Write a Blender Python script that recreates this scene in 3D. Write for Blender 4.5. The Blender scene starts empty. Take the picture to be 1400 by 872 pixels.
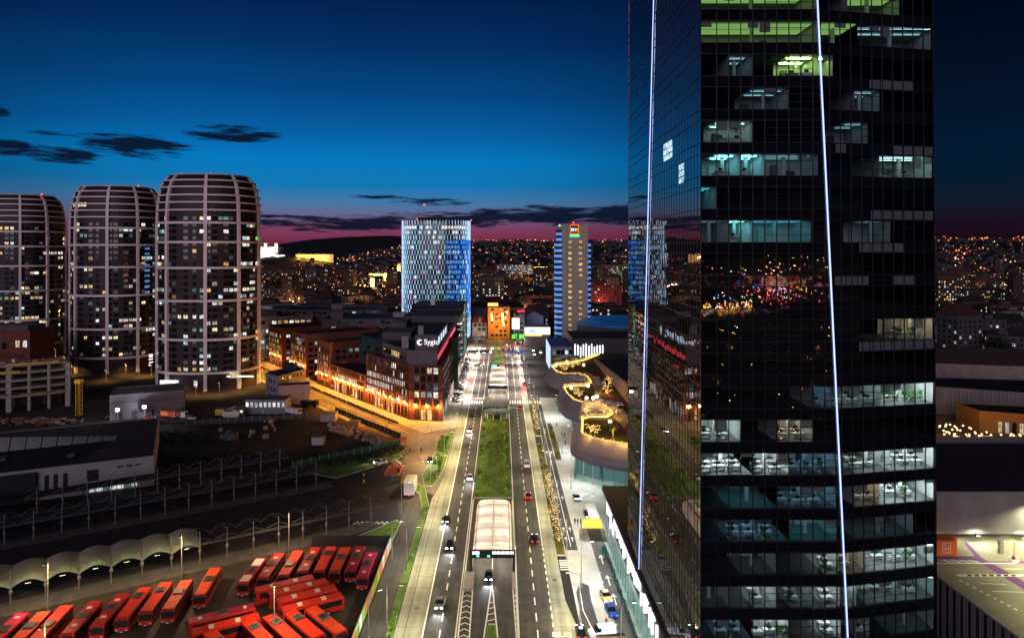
import bpy, bmesh, math, random
from mathutils import Vector, Matrix
R = math.radians
PI = math.pi
sc = bpy.context.scene
col = sc.collection

# ------------------------------------------------------------------ camera
F = 933.0            # focal length in pixels of the 1400 px wide photograph
H = 72.0             # flying height of the camera
cd = bpy.data.cameras.new('camera')
cam = bpy.data.objects.new('camera', cd); col.objects.link(cam)
cam.location = (0, 0, H); cam.rotation_euler = (R(90), 0, 0)
cd.sensor_width = 36.0; cd.lens = F / 1400 * 36.0
cd.shift_x = 14 / 1400; cd.shift_y = -96 / 1400
cd.clip_start = 0.5; cd.clip_end = 30000
sc.camera = cam

# ------------------------------------------------------------------ world: dusk sky
sc.view_settings.view_transform = 'Standard'
sc.view_settings.look = 'None'
sc.view_settings.exposure = 0.0
sc.view_settings.gamma = 1.0
sc.cycles.use_denoising = True
try: sc.cycles.denoiser = 'OPENIMAGEDENOISE'
except Exception: pass
sc.cycles.max_bounces = 6
sc.cycles.diffuse_bounces = 2
sc.cycles.glossy_bounces = 3
sc.cycles.transmission_bounces = 3
sc.cycles.transparent_max_bounces = 12
sc.cycles.sample_clamp_indirect = 2.0
sc.cycles.sample_clamp_direct = 0.0
sc.cycles.caustics_reflective = False
sc.cycles.caustics_refractive = False
sc.cycles.blur_glossy = 0.5

def lin(c):
    c = c / 255.0
    return c / 12.92 if c <= 0.04045 else ((c + 0.055) / 1.055) ** 2.4
def rgb(r, g, b): return (lin(r), lin(g), lin(b), 1.0)

world = bpy.data.worlds.new('World'); sc.world = world; world.use_nodes = True
nt = world.node_tree; N = nt.nodes; L = nt.links
N.clear()
wout = N.new('ShaderNodeOutputWorld')
tc = N.new('ShaderNodeTexCoord')
sep = N.new('ShaderNodeSeparateXYZ'); L.new(tc.outputs['Generated'], sep.inputs[0])
def wm(op, a, b=None, c=None, clamp=False):
    n = N.new('ShaderNodeMath'); n.operation = op; n.use_clamp = clamp
    for i, v in enumerate((a, b, c)):
        if v is None: continue
        if isinstance(v, (int, float)): n.inputs[i].default_value = v
        else: L.new(v, n.inputs[i])
    return n.outputs[0]
SX, SY, SZ = sep.outputs
hyp = wm('SQRT', wm('ADD', wm('MULTIPLY', SX, SX), wm('MULTIPLY', SY, SY)))
tel = wm('DIVIDE', SZ, wm('MAXIMUM', hyp, 0.001))          # tangent of the elevation
az = wm('ARCTAN2', SX, SY)                                 # azimuth from the road's axis (west)
ramp = N.new('ShaderNodeValToRGB')
L.new(wm('DIVIDE', tel, 0.5, clamp=True), ramp.inputs[0])
stops = [(0.0, (84, 32, 56)), (0.016, (122, 48, 74)), (0.030, (124, 64, 96)), (0.046, (104, 98, 134)), (0.066, (66, 118, 164)),
         (0.09, (12, 118, 178)), (0.125, (0, 120, 190)), (0.165, (2, 94, 162)), (0.22, (0, 70, 130)), (0.29, (0, 46, 98)),
         (0.37, (0, 26, 68)), (0.5, (0, 12, 44))]
cr = ramp.color_ramp
while len(cr.elements) < len(stops): cr.elements.new(0.5)
for e, (p, c) in zip(cr.elements, stops): e.position = p / 0.5; e.color = rgb(*c)
# the glow of the west: full towards the afterglow, falling away to the north and behind
d0 = wm('ABSOLUTE', wm('ADD', az, 0.22))
fall = N.new('ShaderNodeMapRange'); fall.interpolation_type = 'SMOOTHSTEP'
L.new(d0, fall.inputs['Value'])
fall.inputs['From Min'].default_value = 0.15; fall.inputs['From Max'].default_value = 0.76
fall.inputs['To Min'].default_value = 1.0; fall.inputs['To Max'].default_value = 0.05
mulc = N.new('ShaderNodeMix'); mulc.data_type = 'RGBA'; mulc.blend_type = 'MULTIPLY'; mulc.inputs[0].default_value = 1.0
L.new(ramp.outputs[0], mulc.inputs[6])
comb = N.new('ShaderNodeCombineColor')
for i in range(3): L.new(fall.outputs[0], comb.inputs[i])
L.new(comb.outputs[0], mulc.inputs[7])
# night-blue floor so that the east is navy and not black
addn = N.new('ShaderNodeMix'); addn.data_type = 'RGBA'; addn.blend_type = 'ADD'; addn.inputs[0].default_value = 1.0
L.new(mulc.outputs[2], addn.inputs[6]); addn.inputs[7].default_value = (0.0004, 0.0016, 0.0065, 1)
# clouds: low dark banks, each at its own azimuth and height
mapn = N.new('ShaderNodeCombineXYZ')
L.new(wm('MULTIPLY', az, 10.0), mapn.inputs[0]); L.new(wm('MULTIPLY', tel, 70.0), mapn.inputs[1])
nz = N.new('ShaderNodeTexNoise'); nz.noise_dimensions = '2D'
L.new(mapn.outputs[0], nz.inputs['Vector']); nz.inputs['Scale'].default_value = 1.3
nz.inputs['Detail'].default_value = 6; nz.inputs['Roughness'].default_value = 0.62
mapn2 = N.new('ShaderNodeCombineXYZ')
L.new(wm('MULTIPLY', az, 30.0), mapn2.inputs[0]); L.new(wm('MULTIPLY', tel, 260.0), mapn2.inputs[1])
nz2 = N.new('ShaderNodeTexNoise'); nz2.noise_dimensions = '2D'
L.new(mapn2.outputs[0], nz2.inputs['Vector']); nz2.inputs['Scale'].default_value = 1.0; nz2.inputs['Detail'].default_value = 4
nn = wm('ADD', wm('MULTIPLY', wm('SUBTRACT', nz.outputs[0], 0.5), 4.2), wm('MULTIPLY', wm('SUBTRACT', nz2.outputs[0], 0.5), 2.2))
CLOUDS = [  # px, py, half width, half height in the photograph's pixels, strength
    (0, 155, 16, 7, 0.9), (18, 203, 40, 11, 1.0), (80, 211, 56, 12, 1.2), (178, 199, 80, 15, 1.35), (320, 184, 62, 11, 1.3),
    (480, 306, 150, 10, 1.15), (590, 276, 52, 5, 0.9), (530, 270, 40, 3, 0.5), (760, 296, 130, 13, 1.5), (620, 300, 120, 10, 1.2),
    (400, 297, 60, 3, 0.6), (850, 290, 90, 10, 1.2), (120, 187, 60, 3, 0.35), (1000, 296, 120, 9, 0.9), (-150, 215, 110, 12, 1.0)]
acc = None
for px, py, ww, hh, st in CLOUDS:
    a0 = math.atan2(px - 686, F); t0 = (340 - py) / math.hypot(F, px - 686)
    k = math.cos(a0)
    wa = ww / F * k * k; ht = hh / F * k
    u = wm('DIVIDE', wm('SUBTRACT', az, a0), wa); v = wm('DIVIDE', wm('SUBTRACT', tel, t0), ht)
    m = wm('MULTIPLY', wm('SUBTRACT', 1.0, wm('ADD', wm('MULTIPLY', u, u), wm('MULTIPLY', v, v))), st)
    m = wm('MAXIMUM', m, -3.0)
    acc = m if acc is None else wm('MAXIMUM', acc, m)
cm = N.new('ShaderNodeMapRange'); cm.interpolation_type = 'SMOOTHSTEP'
L.new(wm('ADD', acc, nn), cm.inputs['Value'])
cm.inputs['From Min'].default_value = -0.35; cm.inputs['From Max'].default_value = 0.95
cm.inputs['To Max'].default_value = 0.98
cloudc = N.new('ShaderNodeMix'); cloudc.data_type = 'RGBA'
L.new(cm.outputs[0], cloudc.inputs[0]); L.new(addn.outputs[2], cloudc.inputs[6])
cloudc.inputs[7].default_value = rgb(5, 19, 45)
bg = N.new('ShaderNodeBackground'); L.new(cloudc.outputs[2], bg.inputs[0]); bg.inputs[1].default_value = 1.0
sky = N.new('ShaderNodeTexSky'); sky.sky_type = 'NISHITA'; sky.sun_disc = False
SUN_EL, SUN_AZ = R(-4.0), R(-12.0)
sky.sun_elevation = SUN_EL; sky.sun_rotation = SUN_AZ
bg2 = N.new('ShaderNodeBackground'); L.new(sky.outputs[0], bg2.inputs[0]); bg2.inputs[1].default_value = 0.008
addw = N.new('ShaderNodeAddShader'); L.new(bg.outputs[0], addw.inputs[0]); L.new(bg2.outputs[0], addw.inputs[1])
L.new(addw.outputs[0], wout.inputs[0])
world.cycles.sampling_method = 'MANUAL'; world.cycles.sample_map_resolution = 512

# one very soft pinkish lamp behind the camera, added to brighten facing fronts
sl = bpy.data.lights.new('fill_sun', 'SUN'); fill_sun = bpy.data.objects.new('fill_sun', sl); col.objects.link(fill_sun)
sl.energy = 1.2; sl.angle = R(50); sl.color = (0.95, 0.77, 0.93)
fill_sun.rotation_euler = (R(80), 0, R(-18))

# ------------------------------------------------------------------ helpers
def rootloc(o):
    v = Vector((0, 0, 0))
    while o is not None:
        v = v + o.location; o = o.parent
    return v
def tag(o, label=None, cat=None, group=None, kind=None):
    if label: o['label'] = label
    if cat: o['category'] = cat
    if group: o['group'] = group
    if kind: o['kind'] = kind
    return o
def thing(name, label, cat, loc=(0, 0, 0), rz=0.0, group=None):
    o = bpy.data.objects.new(name, None); col.objects.link(o)
    o.empty_display_size = 0.5
    o.location = loc; o.rotation_euler = (0, 0, rz)
    return tag(o, label, cat, group)
def copy_tree(o, parent=None):
    c = o.copy(); col.objects.link(c); c.parent = parent
    for ch in list(o.children): copy_tree(ch, c)
    return c
def place(proto, used, loc, rz=0.0, label=None, group=None, cat=None, scale=None):
    """first call moves the prototype itself, later calls copy it"""
    key = proto.name
    if key in used: o = copy_tree(proto)
    else:
        used.add(key); o = proto
    o.location = loc; o.rotation_euler = (0, 0, rz)
    if scale is not None: o.scale = scale if isinstance(scale, tuple) else (scale,) * 3
    return tag(o, label, cat, group)
USED = set()

class MB:
    def __init__(s): s.v = []; s.f = []; s.m = []
    def poly(s, pts, mi=0):
        b = len(s.v); s.v += [tuple(p) for p in pts]; s.f.append(tuple(range(b, b + len(pts)))); s.m.append(mi); return s
    def quad(s, a, b, c, d, mi=0): return s.poly((a, b, c, d), mi)
    def box(s, x0, x1, y0, y1, z0, z1, mi=0):
        return s.hexa([(x0, y0, z0), (x1, y0, z0), (x1, y1, z0), (x0, y1, z0), (x0, y0, z1), (x1, y0, z1), (x1, y1, z1), (x0, y1, z1)], mi)
    def hexa(s, p, mi=0):
        b = len(s.v); s.v += [tuple(q) for q in p]
        for f in ((3, 2, 1, 0), (4, 5, 6, 7), (0, 1, 5, 4), (1, 2, 6, 5), (2, 3, 7, 6), (3, 0, 4, 7)):
            s.f.append(tuple(b + i for i in f)); s.m.append(mi)
        return s
    def bar(s, p, q, w, h, mi=0, up=(0, 0, 1)):
        """box beam from p to q, w wide and h high"""
        p = Vector(p); q = Vector(q); d = (q - p).normalized(); u = Vector(up)
        if abs(d.dot(u)) > 0.99: u = Vector((0, 1, 0))
        x = d.cross(u).normalized() * w / 2; z = x.cross(d).normalized() * h / 2
        return s.hexa([p - x - z, p + x - z, q + x - z, q - x - z, p - x + z, p + x + z, q + x + z, q - x + z], mi)
    def prism(s, pts, z0, z1, mi=0, top=None, bottom=True):
        n = len(pts); top = mi if top is None else top
        b = len(s.v)
        s.v += [(p[0], p[1], z0) for p in pts] + [(p[0], p[1], z1) for p in pts]
        for i in range(n):
            j = (i + 1) % n
            s.f.append((b + i, b + j, b + n + j, b + n + i)); s.m.append(mi)
        s.f.append(tuple(b + n + i for i in range(n))); s.m.append(top)
        if bottom: s.f.append(tuple(b + n - 1 - i for i in range(n))); s.m.append(mi)
        return s
    def tube(s, p, q, r0, r1=None, n=8, mi=0):
        r1 = r0 if r1 is None else r1
        p = Vector(p); q = Vector(q); d = (q - p).normalized()
        u = Vector((1, 0, 0)) if abs(d.x) < 0.9 else Vector((0, 1, 0))
        x = d.cross(u).normalized(); y = d.cross(x)
        b = len(s.v)
        for c, r in ((p, r0), (q, r1)):
            for i in range(n):
                a = 2 * PI * i / n; s.v.append(tuple(c + x * (r * math.cos(a)) + y * (r * math.sin(a))))
        for i in range(n):
            j = (i + 1) % n; s.f.append((b + i, b + n + i, b + n + j, b + j)); s.m.append(mi)
        s.f.append(tuple(b + i for i in range(n))); s.m.append(mi)
        s.f.append(tuple(b + 2 * n - 1 - i for i in range(n))); s.m.append(mi)
        return s
    def path(s, pts, r, n=6, mi=0):
        for a, b in zip(pts, pts[1:]): s.tube(a, b, r, r, n, mi)
        return s
    def lathe(s, prof, n=12, c=(0, 0, 0), mi=0):
        b = len(s.v); k = len(prof)
        for r, z in prof:
            for i in range(n):
                a = 2 * PI * i / n; s.v.append((c[0] + r * math.cos(a), c[1] + r * math.sin(a), c[2] + z))
        for q in range(k - 1):
            for i in range(n):
                j = (i + 1) % n
                s.f.append((b + q * n + i, b + q * n + j, b + (q + 1) * n + j, b + (q + 1) * n + i)); s.m.append(mi)
        s.f.append(tuple(b + n - 1 - i for i in range(n))); s.m.append(mi)
        s.f.append(tuple(b + (k - 1) * n + i for i in range(n))); s.m.append(mi)
        return s
    def blob(s, c, r, mi=0):
        """small octahedron lamp"""
        x, y, z = c; b = len(s.v)
        s.v += [(x + r, y, z), (x, y + r, z), (x - r, y, z), (x, y - r, z), (x, y, z + r), (x, y, z - r)]
        for i in range(4):
            j = (i + 1) % 4
            s.f += [(b + i, b + j, b + 4), (b + j, b + i, b + 5)]; s.m += [mi, mi]
        return s
    def build(s, name, mats, parent=None, smooth=False, local=False):
        me = bpy.data.meshes.new(name)
        off = Vector((0, 0, 0)) if (parent is None or local) else rootloc(parent)
        me.from_pydata([tuple(Vector(v) - off) for v in s.v], [], s.f)
        if not isinstance(mats, (list, tuple)): mats = [mats]
        for m in mats: me.materials.append(m)
        if len(mats) > 1: me.polygons.foreach_set('material_index', s.m)
        if smooth: me.polygons.foreach_set('use_smooth', [True] * len(me.polygons))
        me.update()
        o = bpy.data.objects.new(name, me); col.objects.link(o); o.parent = parent
        return o

def G(px, py, z=0.0):
    """where the line of sight of a place in the photograph meets the level z"""
    Y = F * (H - z) / (py - 340.0)
    return Vector(((px - 686.0) * Y / F, Y, z))
def GY(px, py, Y):
    return Vector(((px - 686.0) * Y / F, Y, H - (py - 340.0) * Y / F))

# ------------------------------------------------------------------ materials
MATS = {}
def pr(name, c, rough=0.7, metal=0.0, spec=0.4, var=0.0, vscale=0.5, c2=None, bump=0.0, bscale=8.0, detail=4.0, coat=0.0):
    """principled material; var/c2 mottle the colour with noise at vscale per metre, bump roughens it"""
    m = bpy.data.materials.new(name); m.use_nodes = True
    t = m.node_tree; p = t.nodes['Principled BSDF']
    p.inputs['Base Color'].default_value = (*c, 1); p.inputs['Roughness'].default_value = rough
    p.inputs['Metallic'].default_value = metal; p.inputs['Specular IOR Level'].default_value = spec
    if coat: p.inputs['Coat Weight'].default_value = coat
    if var or c2 or bump:
        g = t.nodes.new('ShaderNodeTexCoord')
    if var or c2:
        n = t.nodes.new('ShaderNodeTexNoise'); t.links.new(g.outputs['Object'], n.inputs['Vector'])
        n.inputs['Scale'].default_value = vscale; n.inputs['Detail'].default_value = detail; n.inputs['Roughness'].default_value = 0.65
        r = t.nodes.new('ShaderNodeValToRGB'); t.links.new(n.outputs[0], r.inputs[0])
        lo = tuple(max(0, x * (1 - var)) for x in c); hi = c2 if c2 else tuple(x * (1 + var) for x in c)
        r.color_ramp.elements[0].position = 0.32; r.color_ramp.elements[0].color = (*lo, 1)
        r.color_ramp.elements[1].position = 0.68; r.color_ramp.elements[1].color = (*hi, 1)
        t.links.new(r.outputs[0], p.inputs['Base Color'])
    if bump:
        n2 = t.nodes.new('ShaderNodeTexNoise'); t.links.new(g.outputs['Object'], n2.inputs['Vector'])
        n2.inputs['Scale'].default_value = bscale; n2.inputs['Detail'].default_value = 3
        b = t.nodes.new('ShaderNodeBump'); b.inputs['Strength'].default_value = bump; b.inputs['Distance'].default_value = 0.1
        t.links.new(n2.outputs[0], b.inputs['Height']); t.links.new(b.outputs[0], p.inputs['Normal'])
    m.cycles.emission_sampling = 'NONE'
    MATS[name] = m
    return m
def em(name, c, s, sample=False, base=(0.02, 0.02, 0.02), sides='AUTO'):
    """something that gives off light itself"""
    m = bpy.data.materials.new(name); m.use_nodes = True
    p = m.node_tree.nodes['Principled BSDF']
    p.inputs['Base Color'].default_value = (*base, 1); p.inputs['Roughness'].default_value = 0.4
    p.inputs['Emission Color'].default_value = (*c, 1); p.inputs['Emission Strength'].default_value = s
    m.cycles.emission_sampling = sides if sample else 'NONE'
    MATS[name] = m
    return m
def win(name, c, s, c2=None, sc_=1.6):
    """a lit window: what is behind the pane (blinds, lamps, furniture) makes it uneven, differently on every pane"""
    m = bpy.data.materials.new(name); m.use_nodes = True
    t = m.node_tree; p = t.nodes['Principled BSDF']
    p.inputs['Base Color'].default_value = (0.02, 0.02, 0.025, 1); p.inputs['Roughness'].default_value = 0.12
    g = t.nodes.new('ShaderNodeTexCoord'); oi = t.nodes.new('ShaderNodeObjectInfo')
    ad = t.nodes.new('ShaderNodeVectorMath'); ad.operation = 'ADD'
    mu = t.nodes.new('ShaderNodeMath'); mu.operation = 'MULTIPLY'; mu.inputs[1].default_value = 91.7
    t.links.new(oi.outputs['Random'], mu.inputs[0])
    t.links.new(g.outputs['Object'], ad.inputs[0]); t.links.new(mu.outputs[0], ad.inputs[1])
    n = t.nodes.new('ShaderNodeTexNoise'); t.links.new(ad.outputs[0], n.inputs['Vector'])
    n.inputs['Scale'].default_value = sc_; n.inputs['Detail'].default_value = 3
    r = t.nodes.new('ShaderNodeValToRGB'); t.links.new(n.outputs[0], r.inputs[0])
    e = r.color_ramp.elements
    e[0].position = 0.34; e[0].color = (*[x * 0.22 for x in c], 1)
    e[1].position = 0.6; e[1].color = (*(c2 or c), 1)
    t.links.new(r.outputs[0], p.inputs['Emission Color'])
    st = t.nodes.new('ShaderNodeMapRange'); t.links.new(oi.outputs['Random'], st.inputs['Value'])
    st.inputs['To Min'].default_value = s * 0.35; st.inputs['To Max'].default_value = s * 1.35
    t.links.new(st.outputs[0], p.inputs['Emission Strength'])
    m.cycles.emission_sampling = 'NONE'
    MATS[name] = m
    return m
# ------------------------------------------------------------------ material library
pr('asphalt', (0.052, 0.047, 0.042), 0.75, var=0.35, vscale=0.35, bump=0.15, bscale=6)
pr('asphalt_dark', (0.03, 0.03, 0.033), 0.8, var=0.4, vscale=0.2)
pr('yard', (0.032, 0.027, 0.024), 0.85, var=0.45, vscale=0.12, bump=0.2, bscale=3)
pr('earth', (0.008, 0.007, 0.009), 0.95, var=0.5, vscale=0.06)
pr('site_soil', (0.020, 0.016, 0.018), 0.95, var=0.55, vscale=0.15, bump=0.5, bscale=1.0)
pr('concrete', (0.30, 0.285, 0.26), 0.8, var=0.22, vscale=0.5, bump=0.1)
pr('concrete_dark', (0.075, 0.072, 0.072), 0.85, var=0.3, vscale=0.4)
pr('kerb', (0.42, 0.40, 0.36), 0.7, var=0.15, vscale=1.0)
pr('paint', (0.78, 0.77, 0.72), 0.6, var=0.12, vscale=1.5)
pr('red_paint', (0.42, 0.07, 0.06), 0.7, var=0.2, vscale=1.0)
pr('lawn', (0.055, 0.15, 0.010), 0.95, var=0.35, vscale=0.5, c2=(0.11, 0.19, 0.02), bump=0.6, bscale=4)
pr('planting', (0.04, 0.055, 0.010), 0.95, var=0.4, vscale=1.2, c2=(0.11, 0.075, 0.022))
pr('leaf', (0.018, 0.035, 0.012), 0.8, var=0.5, vscale=0.6, c2=(0.05, 0.07, 0.025))
pr('bark', (0.05, 0.04, 0.03), 0.9)
pr('brick', (0.16, 0.048, 0.028), 0.85, var=0.3, vscale=0.8)
pr('brick_dark', (0.10, 0.034, 0.024), 0.85, var=0.3, vscale=0.8)
pr('roof_dark', (0.012, 0.013, 0.018), 0.75, var=0.4, vscale=0.15)
pr('roof_grey', (0.09, 0.09, 0.095), 0.8, var=0.3, vscale=0.2)
pr('tile_red', (0.17, 0.045, 0.03), 0.85, var=0.3, vscale=0.8)
pr('white_wall', (0.62, 0.60, 0.57), 0.75, var=0.1, vscale=0.4)
pr('white_metal', (0.72, 0.70, 0.70), 0.45, var=0.06, vscale=0.6)
pr('tower_frame', (0.82, 0.73, 0.74), 0.5, var=0.07, vscale=0.3)
pr('steel', (0.42, 0.43, 0.45), 0.4, metal=0.6); pr('post_steel', (0.17, 0.175, 0.185), 0.45, metal=0.4)
pr('dark_metal', (0.025, 0.026, 0.03), 0.45, metal=0.3)
pr('black', (0.008, 0.008, 0.010), 0.5)
pr('dark_glass', (0.010, 0.012, 0.016), 0.06, spec=0.6)
pr('wall_brown', (0.022, 0.015, 0.016), 0.55, var=0.3, vscale=0.4)
pr('grey_wall', (0.20, 0.19, 0.19), 0.8, var=0.2, vscale=0.2)
pr('grey_mauve', (0.15, 0.13, 0.145), 0.75, var=0.16, vscale=0.25)
pr('beige_wall', (0.36, 0.31, 0.25), 0.8, var=0.2, vscale=0.3)
pr('pink_wall', (0.30, 0.24, 0.22), 0.8, var=0.2, vscale=0.3)
pr('teal_wall', (0.03, 0.06, 0.062), 0.7, var=0.2, vscale=0.2)
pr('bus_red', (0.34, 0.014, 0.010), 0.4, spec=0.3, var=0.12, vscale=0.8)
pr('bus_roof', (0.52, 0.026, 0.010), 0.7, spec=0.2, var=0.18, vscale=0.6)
pr('bus_cream', (0.62, 0.52, 0.40), 0.45, var=0.1)
pr('rubber', (0.012, 0.012, 0.012), 0.9)
pr('car_white', (0.75, 0.75, 0.74), 0.25, coat=0.4)
pr('car_black', (0.012, 0.012, 0.015), 0.2, coat=0.5)
pr('car_grey', (0.22, 0.23, 0.24), 0.28, metal=0.4, coat=0.4)
pr('car_blue', (0.02, 0.07, 0.40), 0.25, coat=0.5)
pr('car_red', (0.42, 0.015, 0.015), 0.25, coat=0.5)
pr('car_yellow', (0.72, 0.50, 0.16), 0.3, coat=0.3)
pr('yellow', (0.80, 0.42, 0.02), 0.5, var=0.1)
pr('orange', (0.75, 0.16, 0.02), 0.5, var=0.12)
pr('wood', (0.26, 0.16, 0.07), 0.8, var=0.3)
pr('skin', (0.45, 0.27, 0.19), 0.6)
pr('cloth_dark', (0.02, 0.02, 0.03), 0.9)
pr('cloth_red', (0.35, 0.03, 0.04), 0.9)
pr('cloth_blue', (0.05, 0.09, 0.22), 0.9)
pr('hivis', (0.55, 0.62, 0.04), 0.8)
pr('membrane', (0.72, 0.70, 0.62), 0.6)
pr('purple', (0.16, 0.03, 0.24), 0.7, var=0.1)
pr('green_panel', (0.12, 0.36, 0.05), 0.6)
pr('blue_panel', (0.04, 0.10, 0.35), 0.6)
pr('path_pale', (0.34, 0.29, 0.22), 0.8, var=0.15)
pr('terrace_red', (0.30, 0.035, 0.015), 0.8, var=0.2)

win('lit_warm', (1.0, 0.62, 0.26), 1.25, (1.0, 0.78, 0.48))
win('lit_amber', (1.0, 0.42, 0.08), 1.1, (1.0, 0.60, 0.18))
win('lit_white', (0.82, 0.95, 0.95), 1.25, (1.0, 1.0, 0.95))
win('lit_cool', (0.30, 0.72, 0.95), 0.9, (0.7, 0.95, 1.0))
win('lit_teal', (0.10, 0.42, 0.50), 0.4, (0.35, 0.75, 0.75))
win('lit_green', (0.05, 0.8, 0.25), 0.8, (0.5, 1.0, 0.3))
win('lit_pink', (1.0, 0.45, 0.40), 0.9, (1.0, 0.75, 0.68))
win('lit_blue', (0.03, 0.20, 1.0), 0.8, (0.15, 0.5, 1.0))
win('lit_faint', (0.25, 0.28, 0.30), 0.18, (0.4, 0.42, 0.42))
em('lamp_amber', (1.0, 0.50, 0.12), 14.0)
em('lamp_warm', (1.0, 0.78, 0.48), 10.0)
em('lamp_white', (0.95, 0.98, 1.0), 14.0)
em('lamp_red', (1.0, 0.03, 0.05), 5.0)
em('lamp_green', (0.05, 1.0, 0.25), 4.0)
em('lamp_blue', (0.10, 0.35, 1.0), 5.0)
em('led_white', (0.42, 0.52, 1.0), 1.9)
em('fairy', (1.0, 0.60, 0.16), 3.5)
em('fairy_white', (1.0, 0.64, 0.28), 2.0)
em('headlight', (0.90, 0.97, 1.0), 20.0)
em('tail_light', (1.0, 0.03, 0.02), 5.0)
em('sign_white', (1.0, 1.0, 1.0), 2.2)
em('sign_blue', (0.03, 0.12, 0.55), 0.7)
em('sign_teal', (0.15, 0.95, 0.80), 2.0)
em('far_amber', (1.0, 0.34, 0.05), 1.7)
em('far_red', (1.0, 0.09, 0.04), 1.5)
em('far_white', (1.0, 0.86, 0.66), 1.6)
em('far_teal', (0.45, 1.0, 0.85), 2.2)
em('far_pink', (1.0, 0.35, 0.40), 1.8)

# wear of the carriageways: long tyre-polished streaks, patches and darker oil along the lanes
def streaks(m, k):
    t = m.node_tree; p = t.nodes['Principled BSDF']; src = p.inputs['Base Color'].links[0].from_socket
    g = t.nodes.new('ShaderNodeTexCoord'); mp = t.nodes.new('ShaderNodeMapping'); mp.inputs['Scale'].default_value = (0.9, 0.03, 1)
    n = t.nodes.new('ShaderNodeTexNoise'); n.inputs['Scale'].default_value = 1.0; n.inputs['Detail'].default_value = 4
    t.links.new(g.outputs['Object'], mp.inputs[0]); t.links.new(mp.outputs[0], n.inputs['Vector'])
    v = t.nodes.new('ShaderNodeTexVoronoi'); v.inputs['Scale'].default_value = 0.06; v.inputs['Randomness'].default_value = 0.9; t.links.new(g.outputs['Object'], v.inputs['Vector'])
    r = t.nodes.new('ShaderNodeMapRange'); t.links.new(n.outputs[0], r.inputs['Value']); r.inputs['From Min'].default_value = 0.3; r.inputs['From Max'].default_value = 0.7; r.inputs['To Min'].default_value = 1 - k; r.inputs['To Max'].default_value = 1 + k
    s = t.nodes.new('ShaderNodeSeparateColor'); t.links.new(v.outputs['Color'], s.inputs[0])
    r2 = t.nodes.new('ShaderNodeMapRange'); t.links.new(s.outputs[0], r2.inputs['Value']); r2.inputs['To Min'].default_value = 0.82; r2.inputs['To Max'].default_value = 1.15
    mu = t.nodes.new('ShaderNodeMath'); mu.operation = 'MULTIPLY'; t.links.new(r.outputs[0], mu.inputs[0]); t.links.new(r2.outputs[0], mu.inputs[1])
    mx = t.nodes.new('ShaderNodeMix'); mx.data_type = 'RGBA'; mx.blend_type = 'MULTIPLY'; mx.inputs[0].default_value = 1
    c = t.nodes.new('ShaderNodeCombineColor'); [t.links.new(mu.outputs[0], c.inputs[i]) for i in range(3)]
    t.links.new(src, mx.inputs[6]); t.links.new(c.outputs[0], mx.inputs[7]); t.links.new(mx.outputs[2], p.inputs['Base Color'])
streaks(MATS['asphalt'], .35)
def setting(name, mb, mats, **k):
    return tag(mb.build(name, mats, **k), kind='structure')
def sheet(name, polys, mat, z):
    mb = MB()
    for p in polys: mb.poly([(q[0], q[1], z) for q in p])
    return setting(name, mb, mat)
def rect(x0, x1, y0, y1): return [(x0, y0), (x1, y0), (x1, y1), (x0, y1)]

# ------------------------------------------------------------------ ground, hills
sheet('ground', [rect(-9000, 9000, -6000, 12000)], MATS['earth'], 0.0)
rnd = random.Random(3)
from mathutils import noise as mnoise
def smooth(a, b, x):
    t = min(1, max(0, (x - a) / (b - a))); return t * t * (3 - 2 * t)
def hillz(x, y):
    """height of the far land: a slope of houses, the castle's rock and a dark ridge behind"""
    q = x / max(y, 1)                                # bearing
    crest = 80 + 24 * smooth(-0.16, -0.02, q) + 10 * smooth(0.10, 0.3, q)
    crest *= smooth(-0.27, -0.12, q) * 0.8 + 0.2
    h = crest * smooth(1450, 3300, y) + 17 * mnoise.noise((x * 0.0016, y * 0.0016, 1.0)) * smooth(1700, 3000, y)
    h += 6 * mnoise.noise((x * 0.008, y * 0.008, 3.0)) * smooth(1500, 2200, y)
    h += 52 * math.exp(-(((x + 620) / 210) ** 2 + ((y - 1960) / 230) ** 2))
    h += 150 * math.exp(-(((x + 1450) / 900) ** 2 + ((y - 6200) / 700) ** 2))
    return max(h, -1.0)
mb = MB(); nx, ny = 90, 70
X0, X1, Y0, Y1 = -4200, 4200, 1300, 7200
for j in range(ny + 1):
    for i in range(nx + 1):
        x = X0 + (X1 - X0) * i / nx; y = Y0 + (Y1 - Y0) * (j / ny) ** 1.3
        mb.v.append((x, y, hillz(x, y) - 0.4 if y > 1320 else -2))
for j in range(ny):
    for i in range(nx):
        a = j * (nx + 1) + i
        mb.f.append((a, a + 1, a + nx + 2, a + nx + 1)); mb.m.append(0)
pr('hill_wood', (0.006, 0.006, 0.008), 0.95, var=0.4, vscale=0.02)
setting('hills', mb, MATS['hill_wood'], smooth=True)

# ------------------------------------------------------------------ roads and pavements
Z = 0.02
sheet('main_road', [rect(-14.8, 9.8, -500, 640)], MATS['asphalt'], 2 * Z)
# the two pale concrete lanes at the edges of the road
pr('lane_concrete', (0.235, 0.235, 0.175), 0.75, var=0.2, vscale=0.25)
m = MATS['lane_concrete']
streaks(m, .25)
sheet('bus_lane', [[(-20.0, -300), (-14.8, -300), (-14.8, 196), (-20.2, 196)], [(-18.2, 216), (-14.8, 196), (-14.8, 520), (-18.2, 520)],
                   [(-20.2, 196), (-14.8, 196), (-18.2, 216)],
                   [(9.8, -300), (15.2, -300), (15.2, 124), (13.0, 140), (9.8, 140)], [(9.8, 140), (13.0, 140), (12.6, 300), (12.2, 510), (9.8, 510)]], m, 3 * Z)
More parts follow.
